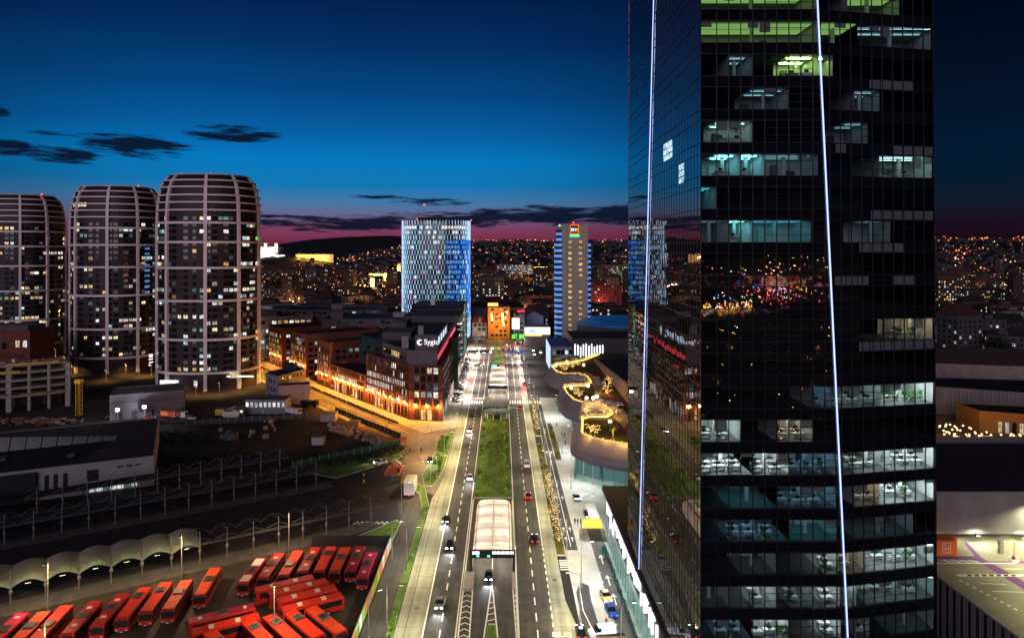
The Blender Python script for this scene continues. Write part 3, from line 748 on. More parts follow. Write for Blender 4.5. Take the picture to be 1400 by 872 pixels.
for (fc, k, pa, pb, colr) in ROOMS:
    zt = ktop(k); zb = zt - GH; zm = (zt + zb) / 2
    xa, xb = fx(fc, pa, zm), fx(fc, pb, zm)
    r2 = random.Random(hash((fc, k, pa)) if False else k * 1000 + pa)
    ya, yb = yf(xa, zm) + 0.3, yf(xb, zm) + 0.3
    D = r2.uniform(5.0, 8.0); yk = max(ya, yb) + D
    rm = MB()
    rm.quad((xa, yk, zb), (xb, yk, zb), (xb, yk, zt), (xa, yk, zt), 0)
    if r2.random() < .35 or pa < 960: rm.quad((xa, ya, zb), (xa, yk, zb), (xa, yk, zt), (xa, ya, zt), 0)
    rm.quad((xb, yk, zb), (xb, yb, zb), (xb, yb, zt), (xb, yk, zt), 0)
    rm.quad((xa, ya, zb - 0.03), (xb, yb, zb - 0.03), (xb, yk, zb - 0.03), (xa, yk, zb - 0.03), 1)
    rm.quad((xa, yk, zt + 0.03), (xb, yk, zt + 0.03), (xb, yb, zt + 0.03), (xa, ya, zt + 0.03), 0)
    # doors, cupboards and a whiteboard on the rear wall
    for q in range(int((xb - xa) / 2.2)):
        x = xa + 0.5 + q * 2.2 + r2.uniform(0, 0.6)
        if x + 1.3 < xb: rm.box(x, x + r2.uniform(0.8, 1.2), yk - 0.45, yk - 0.02, zb, zb + r2.choice((1.2, 2.05, 2.05)), r2.choice((0, 1, 2)))
    if xb - xa > 3: rm.box((xa + xb) / 2 - 0.2, (xa + xb) / 2 + 0.2, ya + 2.2, ya + 2.6, zb, zt, 0)
    bl_n = max(1, round((xb - xa) / 1.54)); blinds = []
    for q in range(bl_n):
        if r2.random() < 0.22:
            a_ = xa + (xb - xa) * q / bl_n + .06; b_ = xa + (xb - xa) * (q + 1) / bl_n - .06; hb_ = r2.uniform(.5, 1.7)
            blinds.append((a_, b_, hb_))
    ro = rm.build('office_room', [MATS['office_wall'], MATS['office_floor'], MATS['office_dark']], tower)
    for a_, b_, hb_ in blinds: MB().hexa([(a_, yf(a_, zm) + .12, zt - hb_), (b_, yf(b_, zm) + .12, zt - hb_), (b_, yf(b_, zm) + .15, zt - hb_), (a_, yf(a_, zm) + .15, zt - hb_), (a_, yf(a_, zm) + .12, zt - .05), (b_, yf(b_, zm) + .12, zt - .05), (b_, yf(b_, zm) + .15, zt - .05), (a_, yf(a_, zm) + .15, zt - .05)]).build('window_blind', MATS['blind'], ro)
    hw_ = 1.0 if colr == 'green' else 0.06  # wide glowing panels added to wash the green rooms evenly
    for y in (ya + 1.6, ya + 4.0):
        if y < yk - 0.5: MB().quad((xa + 0.4, y + hw_, zt - 0.13), (xb - 0.4, y + hw_, zt - 0.13), (xb - 0.4, y - hw_, zt - 0.13), (xa + 0.4, y - hw_, zt - 0.13)).build('ceiling_light', RL[colr], ro)
    if colr in ('white', 'bright', 'peach', 'warm', 'grey', 'cyan', 'blue', 'lime'):
        q = xa + 0.9
        while q < xb - 0.9:
            DESKS.append((q, max(ya, yb) + r2.uniform(0.9, 1.5), zb, r2.choice((0, PI, 0.1))))
            if r2.random() < 0.8: CHAIRS.append((q + 0.1, max(ya, yb) + 2.4, zb, r2.uniform(0, 6)))
            if r2.random() < 0.8: DESKS.append((q + 0.5, max(ya, yb) + r2.uniform(3.0, 3.6), zb, r2.choice((0, PI))))
            if r2.random() < 0.3: PLANTS.append((q - 0.7, max(ya, yb) + 0.5, zb))
            q += r2.uniform(1.7, 2.4)
for q in range(6): PLANTS.append((fx('R', 1212 + q * 11, 53), 90.6 + (q % 3) * 0.5, ktop(11) - GH))
for q in range(3): PLANTS.append((fx('L', 1066 + q * 6, 24), 88.4, ktop(18) - GH))
for px in (1164, 1168): pass
# lighter blank panels in the dark bands of the right facet
for (pa, pb, k) in ((1188, 1250, 1), (1220, 1278, 3), (1190, 1278, 5), (1174, 1236, 6), (1141, 1188, 7), (1220, 1252, 7), (1174, 1278, 9), (1142, 1157, 3)):
    z1 = ktop(k) - GH - 0.1; z0 = z1 - 1.15
    xa, xb = fx('R', pa, z0), fx('R', pb, z0); n = max(1, round((xb - xa) / 1.53)); mb = MB()
    for q in range(n):
        a = xa + (xb - xa) * q / n + 0.06; b = xa + (xb - xa) * (q + 1) / n - 0.06
        mb.hexa([(a, yf(a, z0) - 0.02, z0), (b, yf(b, z0) - 0.02, z0), (b, yf(b, z0) + 0.05, z0), (a, yf(a, z0) + 0.05, z0),
                 (a, yf(a, z1) - 0.02, z1), (b, yf(b, z1) - 0.02, z1), (b, yf(b, z1) + 0.05, z1), (a, yf(a, z1) + 0.05, z1)])
    mb.build('blank_panel', MATS['spandrel_grey'], tower)
# lit stair windows on the side
for (px0, px1, py) in ((907, 919, 207), (928, 935, 238)):
    ya, yb = 25.46 * F / (px1 - 686), 25.46 * F / (px0 - 686)
    z = H + (340 - py) * (ya + yb) / 2 / F
    o = MB()
    for q in range(2):
        for w in range(3):
            a = ya + (yb - ya) * q / 2 + 0.12; b = ya + (yb - ya) * (q + 1) / 2 - 0.12
            o.box(25.43, 25.46, a, b, z - 1.3 + w * 0.95, z - 0.5 + w * 0.95)
    o.build('stair_window', MATS['lit_cool'], tower)

# furniture standing in the offices
def make_desk():
    t = thing('office_desk', 'white office desk with a screen behind the glass of the dark tower', 'desk', (0, 0, 0), 0, 'office desks in the lit tower rooms')
    mb = MB(); mb.box(-0.8, 0.8, -0.38, 0.38, 0.70, 0.74)
    for sx in (-0.74, 0.74): mb.box(sx - 0.03, sx + 0.03, -0.34, 0.34, 0, 0.70)
    mb.box(-0.6, 0.6, 0.30, 0.33, 0.3, 0.70)
    mb.build('desk_frame', MATS['white_metal'], t)
    mb = MB(); mb.box(-0.3, 0.3, 0.1, 0.13, 0.86, 1.2); mb.box(-0.03, 0.03, 0.08, 0.14, 0.74, 0.9); mb.box(-0.12, 0.12, 0.03, 0.2, 0.74, 0.755)
    mb.build('monitor', MATS['black'], t)
    return t
def make_chair():
    t = thing('office_chair', 'dark swivel chair at a desk behind the glass of the tower', 'chair', (0, 0, 0), 0, 'office chairs in the lit tower rooms')
    mb = MB(); mb.box(-0.24, 0.24, -0.24, 0.24, 0.44, 0.52); mb.build('seat', MATS['cloth_dark'], t)
    mb = MB(); mb.box(-0.22, 0.22, 0.22, 0.28, 0.56, 1.05); mb.build('backrest', MATS['cloth_dark'], t)
    mb = MB(); mb.tube((0, 0, 0.08), (0, 0, 0.44), 0.03)
    for a in range(5): mb.bar((0, 0, 0.06), (0.3 * math.cos(a * 1.2566), 0.3 * math.sin(a * 1.2566), 0.04), 0.04, 0.04)
    mb.build('base', MATS['dark_metal'], t)
    return t
def make_plant():
    t = thing('potted_plant', 'leafy green plant in a pot inside a lit office of the tower', 'plant', (0, 0, 0), 0, 'potted plants in the lit tower rooms')
    MB().lathe([(0.16, 0), (0.21, 0.4)], 10).build('pot', MATS['white_metal'], t)
    r2 = random.Random(5); mb = MB()
    for i in range(60):
        a = r2.uniform(0, 6.28); h = r2.uniform(0.45, 1.5); d = r2.uniform(0.05, 0.45)
        c = Vector((d * math.cos(a), d * math.sin(a), h)); u = Vector((r2.uniform(-1, 1), r2.uniform(-1, 1), r2.uniform(-.5, 1))).normalized() * 0.2
        w = u.cross(Vector((r2.uniform(-1, 1), r2.uniform(-1, 1), .3))).normalized() * 0.08
        mb.quad(c - u, c + w, c + u, c - w)
    mb.build('leaves', MATS['office_leaf'], t)
    return t
pr('office_leaf', (0.05, 0.22, 0.04), 0.7, var=0.3, vscale=3)
d0, c0, p0 = make_desk(), make_chair(), make_plant()
for x, y, z, a in DESKS: place(d0, USED, (x, y, z), a)
for x, y, z, a in CHAIRS: place(c0, USED, (x, y, z), a)
for x, y, z in PLANTS: place(p0, USED, (x, y, z), x)
pr('slab_edge', (0.075, 0.055, 0.05), 0.7)
pr('teal_glass', (0.008, 0.022, 0.028), 0.15, spec=0.6)
pr('hotel_grey', (0.44, 0.40, 0.33), 0.8, var=0.15, vscale=1.2)
pr('hotel_grey2', (0.38, 0.38, 0.38), 0.7)
pr('hotel_slab', (0.03, 0.045, 0.09), 0.5)
em('bay_blue', (0.10, 0.36, 1.0), 0.95)
em('frame_orange', (1.0, 0.14, 0.01), 2.2)
em('emblem_blue', (0.1, 0.5, 1.0), 2.0)
em('lamp_amber2', (1.0, 0.55, 0.05), 2.2)
# ------------------------------------------------------------------ window helper
def unit_window(name, mat, bars=1, frame='dark_metal'):
    """a pane 1 m wide and 1 m high with its frame, facing -Y, centred on the origin"""
    mb = MB(); mb.box(-0.5, 0.5, -0.02, 0.02, -0.5, 0.5, 0)
    for x in [-0.5, 0.5] + [-0.5 + (i + 1) / (bars + 1) for i in range(bars)]: mb.box(x - 0.025, x + 0.025, -0.06, 0.03, -0.5, 0.5, 1)
    for z in (-0.5, 0.5): mb.box(-0.525, 0.525, -0.055, 0.03, z - 0.02, z + 0.02, 1)
    me = bpy.data.meshes.new(name); me.from_pydata(mb.v, [], mb.f); me.materials.append(MATS[mat]); me.materials.append(MATS[frame])
    me.polygons.foreach_set('material_index', mb.m); return me
WM = {}
def add_windows(root, items, limit=100, name='window', bars=1, frame='dark_metal'):
    """items: (centre, U, N, w, h, material, priority); the first LIMIT become parts of their own, the rest one part"""
    items = sorted(items, key=lambda t: -t[6])
    off = rootloc(root)
    for c, U, Nn, w, h, mat, _ in items[:limit]:
        key = (mat, bars, frame)
        if key not in WM: WM[key] = unit_window('window', mat, bars, frame)
        o = bpy.data.objects.new(name, WM[key]); col.objects.link(o); o.parent = root
        M = Matrix.Identity(4)
        U = Vector(U).normalized(); Nn = Vector(Nn).normalized(); W = Vector((0, 0, 1))
        for i in range(3): M[i][0] = U[i] * w; M[i][1] = -Nn[i]; M[i][2] = W[i] * h; M[i][3] = (Vector(c) - off)[i]
        o.matrix_basis = M
    rest = items[limit:]
    if rest:
        mats = sorted({t[5] for t in rest}); mb = MB()
        for c, U, Nn, w, h, mat, _ in rest:
            c = Vector(c); U = Vector(U).normalized() * w / 2; W = Vector((0, 0, h / 2)); n = Vector(Nn).normalized() * 0.03
            mb.hexa([c - U - W - n, c + U - W - n, c + U - W + n, c - U - W + n, c - U + W - n, c + U + W - n, c + U + W + n, c - U + W + n], mats.index(mat))
        o = mb.build('windows', [MATS[m_] for m_ in mats], root); tag(o, kind='stuff')
def facade(p0, p1, z0, floors, fh, pitch, ww, wh, sill, pick, margin=0.8, out=0.03, prio=lambda f, i, lit: 0):
    """window list of one straight front running p0 -> p1, outside on the right-hand side"""
    p0 = Vector((p0[0], p0[1], 0)); p1 = Vector((p1[0], p1[1], 0)); d = p1 - p0; Ln = d.length; d.normalize()
    nrm = Vector((d.y, -d.x, 0)); n = max(1, int((Ln - 2 * margin) / pitch)); st = (Ln - n * pitch) / 2; res = []
    for f in range(floors):
        for i in range(n):
            m_ = pick(f, i, n)
            if m_ is None: continue
            c = p0 + d * (st + (i + 0.5) * pitch) + nrm * out; c.z = z0 + f * fh + sill + wh / 2
            res.append((c, d.copy(), nrm.copy(), ww, wh, m_, prio(f, i, m_ != 'dark_glass')))
    return res

# ------------------------------------------------------------------ three rounded residential towers
rnd = random.Random(21)
BANDZ = [8.9, 25.6, 45.0, 61.5, 74.4, 84.2, 90.6, 94.5, 98.2, 102.3, 105.8]
def prof(z):
    pts = [(0, 0.995), (25, 1.0), (80, 1.0), (87, 0.994), (91, 0.987), (95, 0.976), (98.6, 0.958), (103, 0.922), (106.2, 0.865), (108.4, 0.79), (109.8, 0.71), (110.6, 0.58)]
    for (a, b), (c, d) in zip(pts, pts[1:]):
        if z <= c: return b + (d - b) * (z - a) / (c - a)
    return pts[-1][1]
def spoint(ax, by, th, k):
    c, s = math.cos(th), math.sin(th); e = 0.84
    return Vector((ax * k * math.copysign(abs(c) ** e, c), by * k * math.copysign(abs(s) ** e, s), 0))
def res_tower(label, cx, cy, ax, by, hs, phase, seed, litp, sign=None):
    r = random.Random(seed)
    t = thing('residential_tower', label, 'tower', (cx, cy, 0), 0, 'rounded residential towers with pale grids')
    C = Vector((cx, cy, 0)); n = 54
    # inner shell: dark brown walls, floor by floor
    zs = [0, 25, 60, 75, 85, 91, 96, 100, 103, 106, 108, 109.4]
    mb = MB()
    for q, z in enumerate(zs):
        for i in range(n):
            v = C + spoint(ax, by, 2 * PI * i / n, prof(z) * 0.955 if z < 109 else 0.66); mb.v.append((v.x, v.y, z * hs))
    for q in range(len(zs) - 1):
        for i in range(n):
            j = (i + 1) % n; mb.f.append((q * n + i, q * n + j, (q + 1) * n + j, (q + 1) * n + i)); mb.m.append(0)
    mb.f.append(tuple((len(zs) - 1) * n + i for i in range(n))); mb.m.append(0)
    mb.build('wall', MATS['wall_brown'], t, smooth=False)
    # pale grid: nine uprights and the bands between
    ups = [phase + 2 * PI * i / 9 for i in range(9)]
    zz = [0, 4, 9, 15, 25, 35, 45, 55, 61, 70, 75, 80, 85, 88, 91, 94, 96, 98, 100, 102, 104, 105.8, 107.2, 108.4, 109.4]
    for th in ups:
        mb = MB(); dw = 0.030
        for a, b in zip(zz, zz[1:]):
            q = []
            for z in (a, b):
                kk = prof(z)
                for th2, k2 in ((th - dw, kk * 0.945), (th + dw, kk * 0.945), (th + dw, kk * 1.003), (th - dw, kk * 1.003)):
                    v = C + spoint(ax, by, th2, k2); q.append((v.x, v.y, z * hs))
            mb.hexa([q[0], q[3], q[2], q[1], q[4], q[7], q[6], q[5]])
        mb.build('upright', MATS['tower_frame'], t)
    for bi, z in enumerate(BANDZ + [109.0]):
        mb = MB(); hh = 0.56 if z < 88 else 0.38
        for i in range(n):
            a0, a1 = 2 * PI * i / n, 2 * PI * (i + 1) / n; q = []
            for zq in (z - hh, z + hh):
                kk = prof(zq)
                for th2, k2 in ((a0, kk * 0.945), (a1, kk * 0.945), (a1, kk), (a0, kk)):
                    v = C + spoint(ax, by, th2, k2); q.append((v.x, v.y, zq * hs))
            mb.hexa([q[0], q[3], q[2], q[1], q[4], q[7], q[6], q[5]])
        mb.build('band', MATS['tower_frame'], t)
    # a thin slab edge at every storey
    mb = MB()
    fl = [9.2 + 3.28 * q for q in range(25)]
    for z in fl:
        for i in range(n):
            a0, a1 = 2 * PI * i / n, 2 * PI * (i + 1) / n; q = []
            for zq in (z - 0.14, z + 0.14):
                kk = prof(zq)
                for th2, k2 in ((a0, kk * 0.95), (a1, kk * 0.95), (a1, kk * 0.962), (a0, kk * 0.962)):
                    v = C + spoint(ax, by, th2, k2); q.append((v.x, v.y, zq * hs))
            mb.hexa([q[0], q[3], q[2], q[1], q[4], q[7], q[6], q[5]])
    mb.build('slab_edge', MATS['slab_edge'], t)
    # windows: six across each field of the grid on the sides that face the city road
    items = []; nc = 54
    for q, z in enumerate(fl[:-1]):
        run = False; zc = z + 1.75
        if zc > 96: continue
        for i in range(nc):
            th = phase + 2 * PI * (i + 0.5) / nc
            if i % 6 == 0 and False: continue
            p = C + spoint(ax, by, th, prof(zc) * 0.958)
            U = (spoint(ax, by, th + 0.02, 1) - spoint(ax, by, th - 0.02, 1)).normalized(); Nn = Vector((U.y, -U.x, 0))
            if Nn.dot(Vector((0, 0, 0)) - p) / p.length < -0.05: continue
            w = 2.35 if i % 2 else 1.9
            pl = litp * (1.3 if z < 60 else 0.75); run = r.random() < (0.5 if run else pl * 0.72); lit = run
            m_ = r.choice(['lit_warm', 'lit_warm', 'lit_white', 'lit_pink', 'lit_cool', 'lit_white', 'lit_teal', 'lit_amber']) if lit else ('lit_faint' if r.random() < 0.12 else 'dark_glass')
            if lit and r.random() < 0.02: m_ = 'lit_green'
            if not lit and i % 3 == 2: continue
            p.z = zc * hs
            items.append((p, U, Nn, w, 1.75, m_, 5 if lit else r.random()))
    add_windows(t, items, 100)
    # double-height lobby glazing
    mb = MB()
    for i in range(n):
        a0, a1 = 2 * PI * (i + .04) / n, 2 * PI * (i + .96) / n; q = []
        for zq in (0.4, 7.6):
            for th2, k2 in ((a0, 0.957), (a1, 0.957), (a1, 0.9585), (a0, 0.9585)):
                v = C + spoint(ax, by, th2, k2 * 0.99); q.append((v.x, v.y, zq))
        mb.hexa([q[0], q[3], q[2], q[1], q[4], q[7], q[6], q[5]])
    mb.build('lobby_glazing', MATS['dark_glass'], t)
    return t
t1 = res_tower('nearest of the three rounded pale-gridded towers, standing beside the amber street', -156.2, 344 + 22, 26.3, 22, 1.012, R(-90 - 29), 5, 0.15)
t2 = res_tower('middle rounded grid tower of the three, with lit windows near its top', -232.8, 392 + 22, 25.5, 22, 0.997, R(-90 - 30), 8, 0.13)
t3 = res_tower('farthest of the three rounded grid towers, behind the brick block', -327, 440 + 22, 28, 22, 0.987, R(-90 - 12), 12, 0.13)
# lit doorways and shops at the feet of the towers, red beacons on the roofs
for px, py, w, mat in ((232, 523, 26, 'lit_white'), (268, 524, 5, 'lit_white'), (320, 513, 12, 'lit_warm')):
    p = GY(px, py, 343.5); MB().box(p.x - w * .18, p.x + w * .18, p.y - 0.6, p.y - 0.4, p.z - 1.2, p.z + 1.4).build('lobby_window', MATS[mat], t1)
p = GY(328, 514, 344.5)
MB().box(p.x - 6.2, p.x + 7, p.y - 0.8, p.y - 0.5, p.z - 0.2, p.z + 0.2).build('light_strip', MATS['lamp_warm'], t1)
for tw, px, py, Y in ((t2, 189, 256, 410), (t3, 57, 267, 450), (t1, 288, 238.5, 366)):
    p = GY(px, py, Y); mb = MB(); mb.tube((p.x, p.y, p.z - 2.0), (p.x, p.y, p.z), 0.12, n=6); b_ = mb.build('beacon_mast', MATS['dark_metal'], tw)
    MB().blob((p.x, p.y, p.z + 0.5), 0.7 if tw is not t1 else 0.35).build('beacon', MATS['lamp_red'], b_)
# row of lit rooms near the top of the middle tower, blue bay on its flank
items = []
for q in range(6):
    th = R(-90 - 42 + q * 5.2); zc = 99.0
    p = Vector((-232.8, 414, 0)) + spoint(25.5, 22, th, prof(zc) * 0.968); U = (spoint(25.5, 22, th + .02, 1) - spoint(25.5, 22, th - .02, 1)).normalized()
    p.z = zc * 0.985; items.append((p, U, Vector((U.y, -U.x, 0)), 1.7, 2.4, 'lit_warm', 1))
for q in range(9):
    th = R(-90 + 66); zc = 47 + q * 3.28
    p = Vector((-232.8, 414, 0)) + spoint(25.5, 22, th, 0.968); U = (spoint(25.5, 22, th + .02, 1) - spoint(25.5, 22, th - .02, 1)).normalized()
    p.z = zc * 0.985; items.append((p, U, Vector((U.y, -U.x, 0)), 3.4, 1.3, 'lit_blue', 1))
add_windows(t2, items, 100)
lt = GY(206, 496, 390.5)
for k, (dz, dx, w, h_) in enumerate(((4.6, 0, 1.9, .5), (3.6, 0, 1.9, .5), (2.0, 0, 2.0, .55), (.2, .2, 1.9, .5), (-1.4, -.7, .7, .7))):
    MB().bar((lt.x + dx - w / 2, lt.y, lt.z + dz), (lt.x + dx + w / 2, lt.y + .3, lt.z + dz + (.35 if k > 1 else .1)), .2, h_).build('sign_stroke', MATS['sign_white'], t2)

# ------------------------------------------------------------------ the cylinder-like tower clad in white and blue light
em('fin_white', (0.46, 0.72, 1.0), 1.15)
em('fin_lilac', (0.78, 0.55, 1.0), 0.7)
em('fin_blue', (0.02, 0.22, 1.0), 0.9)
em('fin_aqua', (0.10, 0.55, 0.75), 0.8)
def blue_tower():
    r = random.Random(4)
    cx, cy, a, b = -53.5, 561, 27.4, 26.0
    t = thing('light_clad_tower', 'rounded tower clad in a chequer of white and blue light strips behind the brick offices', 'tower', (cx, cy, 0))
    C = Vector((cx, cy, 0)); HT = 94.5; n = 96
    def pt(th, k):
        c, s = math.cos(th), math.sin(th); e = 0.62
        return C + Vector((a * k * math.copysign(abs(c) ** e, c), b * k * math.copysign(abs(s) ** e, s), 0))
    # even spacing along the outline
    dense = [pt(2 * PI * i / 2000, 1) for i in range(2001)]; acc = [0]
    for p, q in zip(dense, dense[1:]): acc.append(acc[-1] + (q - p).length)
    def at(s):
        s = (s % 1) * acc[-1]; lo, hi = 0, 2000
        while hi - lo > 1:
            m_ = (lo + hi) // 2
            if acc[m_] <= s: lo = m_
            else: hi = m_
        f = (s - acc[lo]) / max(1e-6, acc[hi] - acc[lo]); p = dense[lo].lerp(dense[hi], f)
        d = (dense[hi] - dense[lo]).normalized(); return p, d, Vector((d.y, -d.x, 0))
    mb = MB(); ring = [at(i / n)[0] for i in range(n)]
    ring = [p - at(i / n)[2] * 0.5 for i, p in enumerate(ring)]
    mb.prism([(p.x, p.y) for p in ring], 0, HT - 1.2); mb.build('wall', MATS['teal_glass'], t)
    fh = 3.9; nf = 24; nfin = 74; items = []
    for f in range(nf):
        z0 = 1.0 + f * fh
        mb = MB()
        for i in range(nfin):
            p, d, nn = at((i + (0.5 if f % 2 else 0)) / nfin)
            if nn.y > 0.35: continue
            w = 0.15 * (0.7 + 0.7 * r.random())
            bluez = (nn.x > -0.12 and p.x > cx + 9 and 3 < f < 20)
            mi = 2 if bluez and r.random() < 0.8 else (1 if r.random() < 0.16 else (3 if r.random() < 0.22 and f < 9 else 0))
            q = p - nn * 0.3; v = p + nn * 0.25
            mb.hexa([v - d * w + Vector((0, 0, z0)), v + d * w + Vector((0, 0, z0)), q + d * w + Vector((0, 0, z0)), q - d * w + Vector((0, 0, z0)),
                     v - d * w + Vector((0, 0, z0 + fh * .93)), v + d * w + Vector((0, 0, z0 + fh * .93)), q + d * w + Vector((0, 0, z0 + fh * .93)), q - d * w + Vector((0, 0, z0 + fh * .93))], mi)
            # panes between the fins
            p2, d2, n2 = at((i + 0.5 + (0.5 if f % 2 else 0)) / nfin)
            lp = 0.5 if f in (5, 21, 22) else (0.16 if f < 4 or f > 18 else 0.07)
            m_ = None
            if f == nf - 2 and p2.x > cx + 8: m_ = 'lit_warm' if r.random() < .6 else 'lit_white'
            elif r.random() < lp: m_ = r.choice(['lit_white', 'lit_cool', 'lit_teal', 'lit_white'])
            elif bluez and r.random() < 0.75: m_ = 'lit_blue'
            elif r.random() < 0.14: m_ = 'lit_teal'
            if m_ and n2.y < 0.2:
                c = p2 - n2 * 0.42; c.z = z0 + fh * 0.5
                items.append((c, d2, n2, 1.25, 2.3, m_, 1 if m_ != 'lit_teal' else 0))
        mb.build('fin_cladding', [MATS['fin_white'], MATS['fin_lilac'], MATS['fin_blue'], MATS['fin_aqua']], t)
    add_windows(t, items, 100, bars=0)
    mb = MB(); mb.prism([(cx - 14, cy - 12), (cx + 6, cy - 12), (cx + 6, cy + 8), (cx - 14, cy + 8)], HT - 1.2, HT + 2.6); mb.build('roof_plant', MATS['roof_dark'], t)
    m_ = MB()
    top = GY(580, 281, cy - 6); base = Vector((top.x, top.y, HT + 2.6))
    for sx in (-1.6, 1.6):
        for sy in (-1.6, 1.6): m_.tube(base + Vector((sx, sy, 0)), top + Vector((sx * .25, sy * .25, 0)), 0.12, n=5)
    for q in range(4):
        k = 1 - q * .2
        for (u, v) in (((-1.6, -1.6), (1.6, -1.6)), ((1.6, -1.6), (1.6, 1.6)), ((-1.6, 1.6), (-1.6, -1.6))):
            zz_ = base.z + (top.z - base.z) * (q + .5) / 4.2
            m_.tube((base.x + u[0] * k, base.y + u[1] * k, zz_), (base.x + v[0] * k, base.y + v[1] * k, zz_ + 1), 0.07, n=4)
    mast = m_.build('mast', MATS['steel'], t)
    MB().blob(top + Vector((0, 0, .6)), 0.95).build('beacon', MATS['lamp_red'], mast)
    for px, py in ((570, 300.5), (644, 302)):
        p = GY(px, py, cy - 22 if px < 600 else cy - 8); m_ = MB().tube((p.x, p.y, p.z - 2.2), (p.x, p.y, p.z), 0.12, n=5).build('beacon_mast', MATS['dark_metal'], t)
        MB().blob(p + Vector((0, 0, .4)), 0.8).build('beacon', MATS['lamp_red'], m_)
    return t
blue_tower()

# ------------------------------------------------------------------ slim tower with amber window columns and blue lit bays
def hotel():
    Y0 = 517.0; s = Y0 / F
    def X(px): return (px - 686) * s
    t = thing('slim_lit_tower', 'slim grey tower with two columns of amber windows and blue lit curved bays either side', 'tower', (X(785), Y0 + 12, 0))
    zt = 72 + 33 * s
    MB().box(X(768), X(804), Y0, Y0 + 22, 0, zt).build('wall', MATS['hotel_grey'], t)
    MB().box(X(772.5), X(775.2), Y0 - 0.5, Y0, 0, zt + 0.3).build('pilaster', MATS['hotel_grey2'], t)
    MB().box(X(799.5), X(802), Y0 - 0.5, Y0, 0, zt - 10).build('pilaster', MATS['hotel_grey2'], t)
    items = []
    nfl = 21; fh = 7.55 * s
    r = random.Random(2)
    for f in range(nfl):
        zc = 72 + (340 - 331) * s - f * fh
        for px in (779.2, 793.6):
            if px > 785 and f in (7, 8): continue
            items.append((Vector((X(px), Y0 - 0.08, zc)), (1, 0, 0), (0, -1, 0), 2.7, 1.9, 'lit_amber', 1))
            MB().box(X(px) - 1.6, X(px) + 1.6, Y0 - 0.7, Y0 - 0.04, zc - 1.35, zc - 1.1).build('balcony', MATS['hotel_grey2'], t)
    add_windows(t, items, 100, bars=1)
    # curved bays: a stack of lit floors on each flank
    for x0, x1, ftop, cut in ((758.6, 768.0, 22, 2), (804.0, 809.0, 19, 0)):
        mbw = MB(); mid = (x0 + x1) / 2
        ctr = Vector((X(768) if x0 < 780 else X(804), Y0 + 6)); sg = -1 if x0 < 780 else 1; rr = abs(X(x1) - X(x0))
        def arc(k, nseg=7):
            return [(ctr.x + sg * rr * k * math.sin(PI / 2 * q / nseg), ctr.y - (7.0 * k) * math.cos(PI / 2 * q / nseg)) for q in range(nseg + 1)]
        for f in range(ftop):
            z0 = 72 + (340 - 331) * s + (2 if x0 < 780 else 0) * fh - f * fh - 1.2
            k = 1.0 if f >= cut else 0.72
            o = arc(k); i_ = arc(k - 0.12)
            pts = o + [(ctr.x, o[-1][1]), ] + [(ctr.x, o[0][1])]
            if sg < 0: pts = pts[::-1]
            MB().prism(pts, z0 - 1.9, z0 - 0.1).build('lit_storey', MATS['bay_blue'], t)
            q_ = arc(k + 0.05); pts = q_ + [(ctr.x, q_[-1][1]), (ctr.x, q_[0][1])]
            if sg < 0: pts = pts[::-1]
            MB().prism(pts, z0 - 0.1, z0 + fh - 1.92).build('balcony_slab', MATS['hotel_slab'], t)
    # crown: framed sign, green strip, beacons
    zc = 72 + (340 - 313.5) * s
    fr = MB()
    x0, x1, z0, z1 = X(779.4), X(791.6), 72 + (340 - 320.0) * s, 72 + (340 - 307.5) * s
    bx = MB().box(x0 - .4, x1 + .4, Y0 - 0.4, Y0 - 0.05, z0 - .4, z1 + .4).build('sign_board', MATS['black'], t)
    for a, b_, c, d in ((x0, x1, z0, z0 + .45), (x0, x1, z1 - .45, z1), (x0, x0 + .45, z0 + .46, z1 - .46), (x1 - .45, x1, z0 + .46, z1 - .46)): fr.box(a, b_, Y0 - .62, Y0 - .42, c, d)
    fr.build('sign_frame', MATS['frame_orange'], bx)
    m3 = MB(); xm = (x0 + x1) / 2; zm = (z0 + z1) / 2 - .3
    for q, dx in enumerate((-1.5, 0.0, 1.5)):
        m3.box(xm + dx - .75, xm + dx + .6, Y0 - .60, Y0 - .42, zm + .75, zm + 1.15, q)
        m3.box(xm + dx + .25, xm + dx + .6, Y0 - .61, Y0 - .42, zm - 1.2, zm + .74, q)
        m3.box(xm + dx - .75, xm + dx - .40, Y0 - .61, Y0 - .42, zm - 1.2, zm + .74, q)
    m3.build('emblem', [MATS['sign_white'], MATS['emblem_blue'], MATS['lamp_amber2']], bx)
    MB().box(x0, x1, Y0 - .5, Y0 - .05, z0 - 1.7, z0 - .6).build('light_strip', MATS['lamp_green'], t)
    for px, py, m_ in ((784, 305.5, 'lamp_red'), (765, 309.5, 'lamp_green')):
        p = GY(px, py, Y0 + 3); q = MB().tube((p.x, p.y, p.z - 4), p, 0.15, n=5).build('beacon_mast', MATS['dark_metal'], t)
        MB().blob(p + Vector((0, 0, .6)), 0.9).build('beacon', MATS[m_], q)
    return t
hotel()
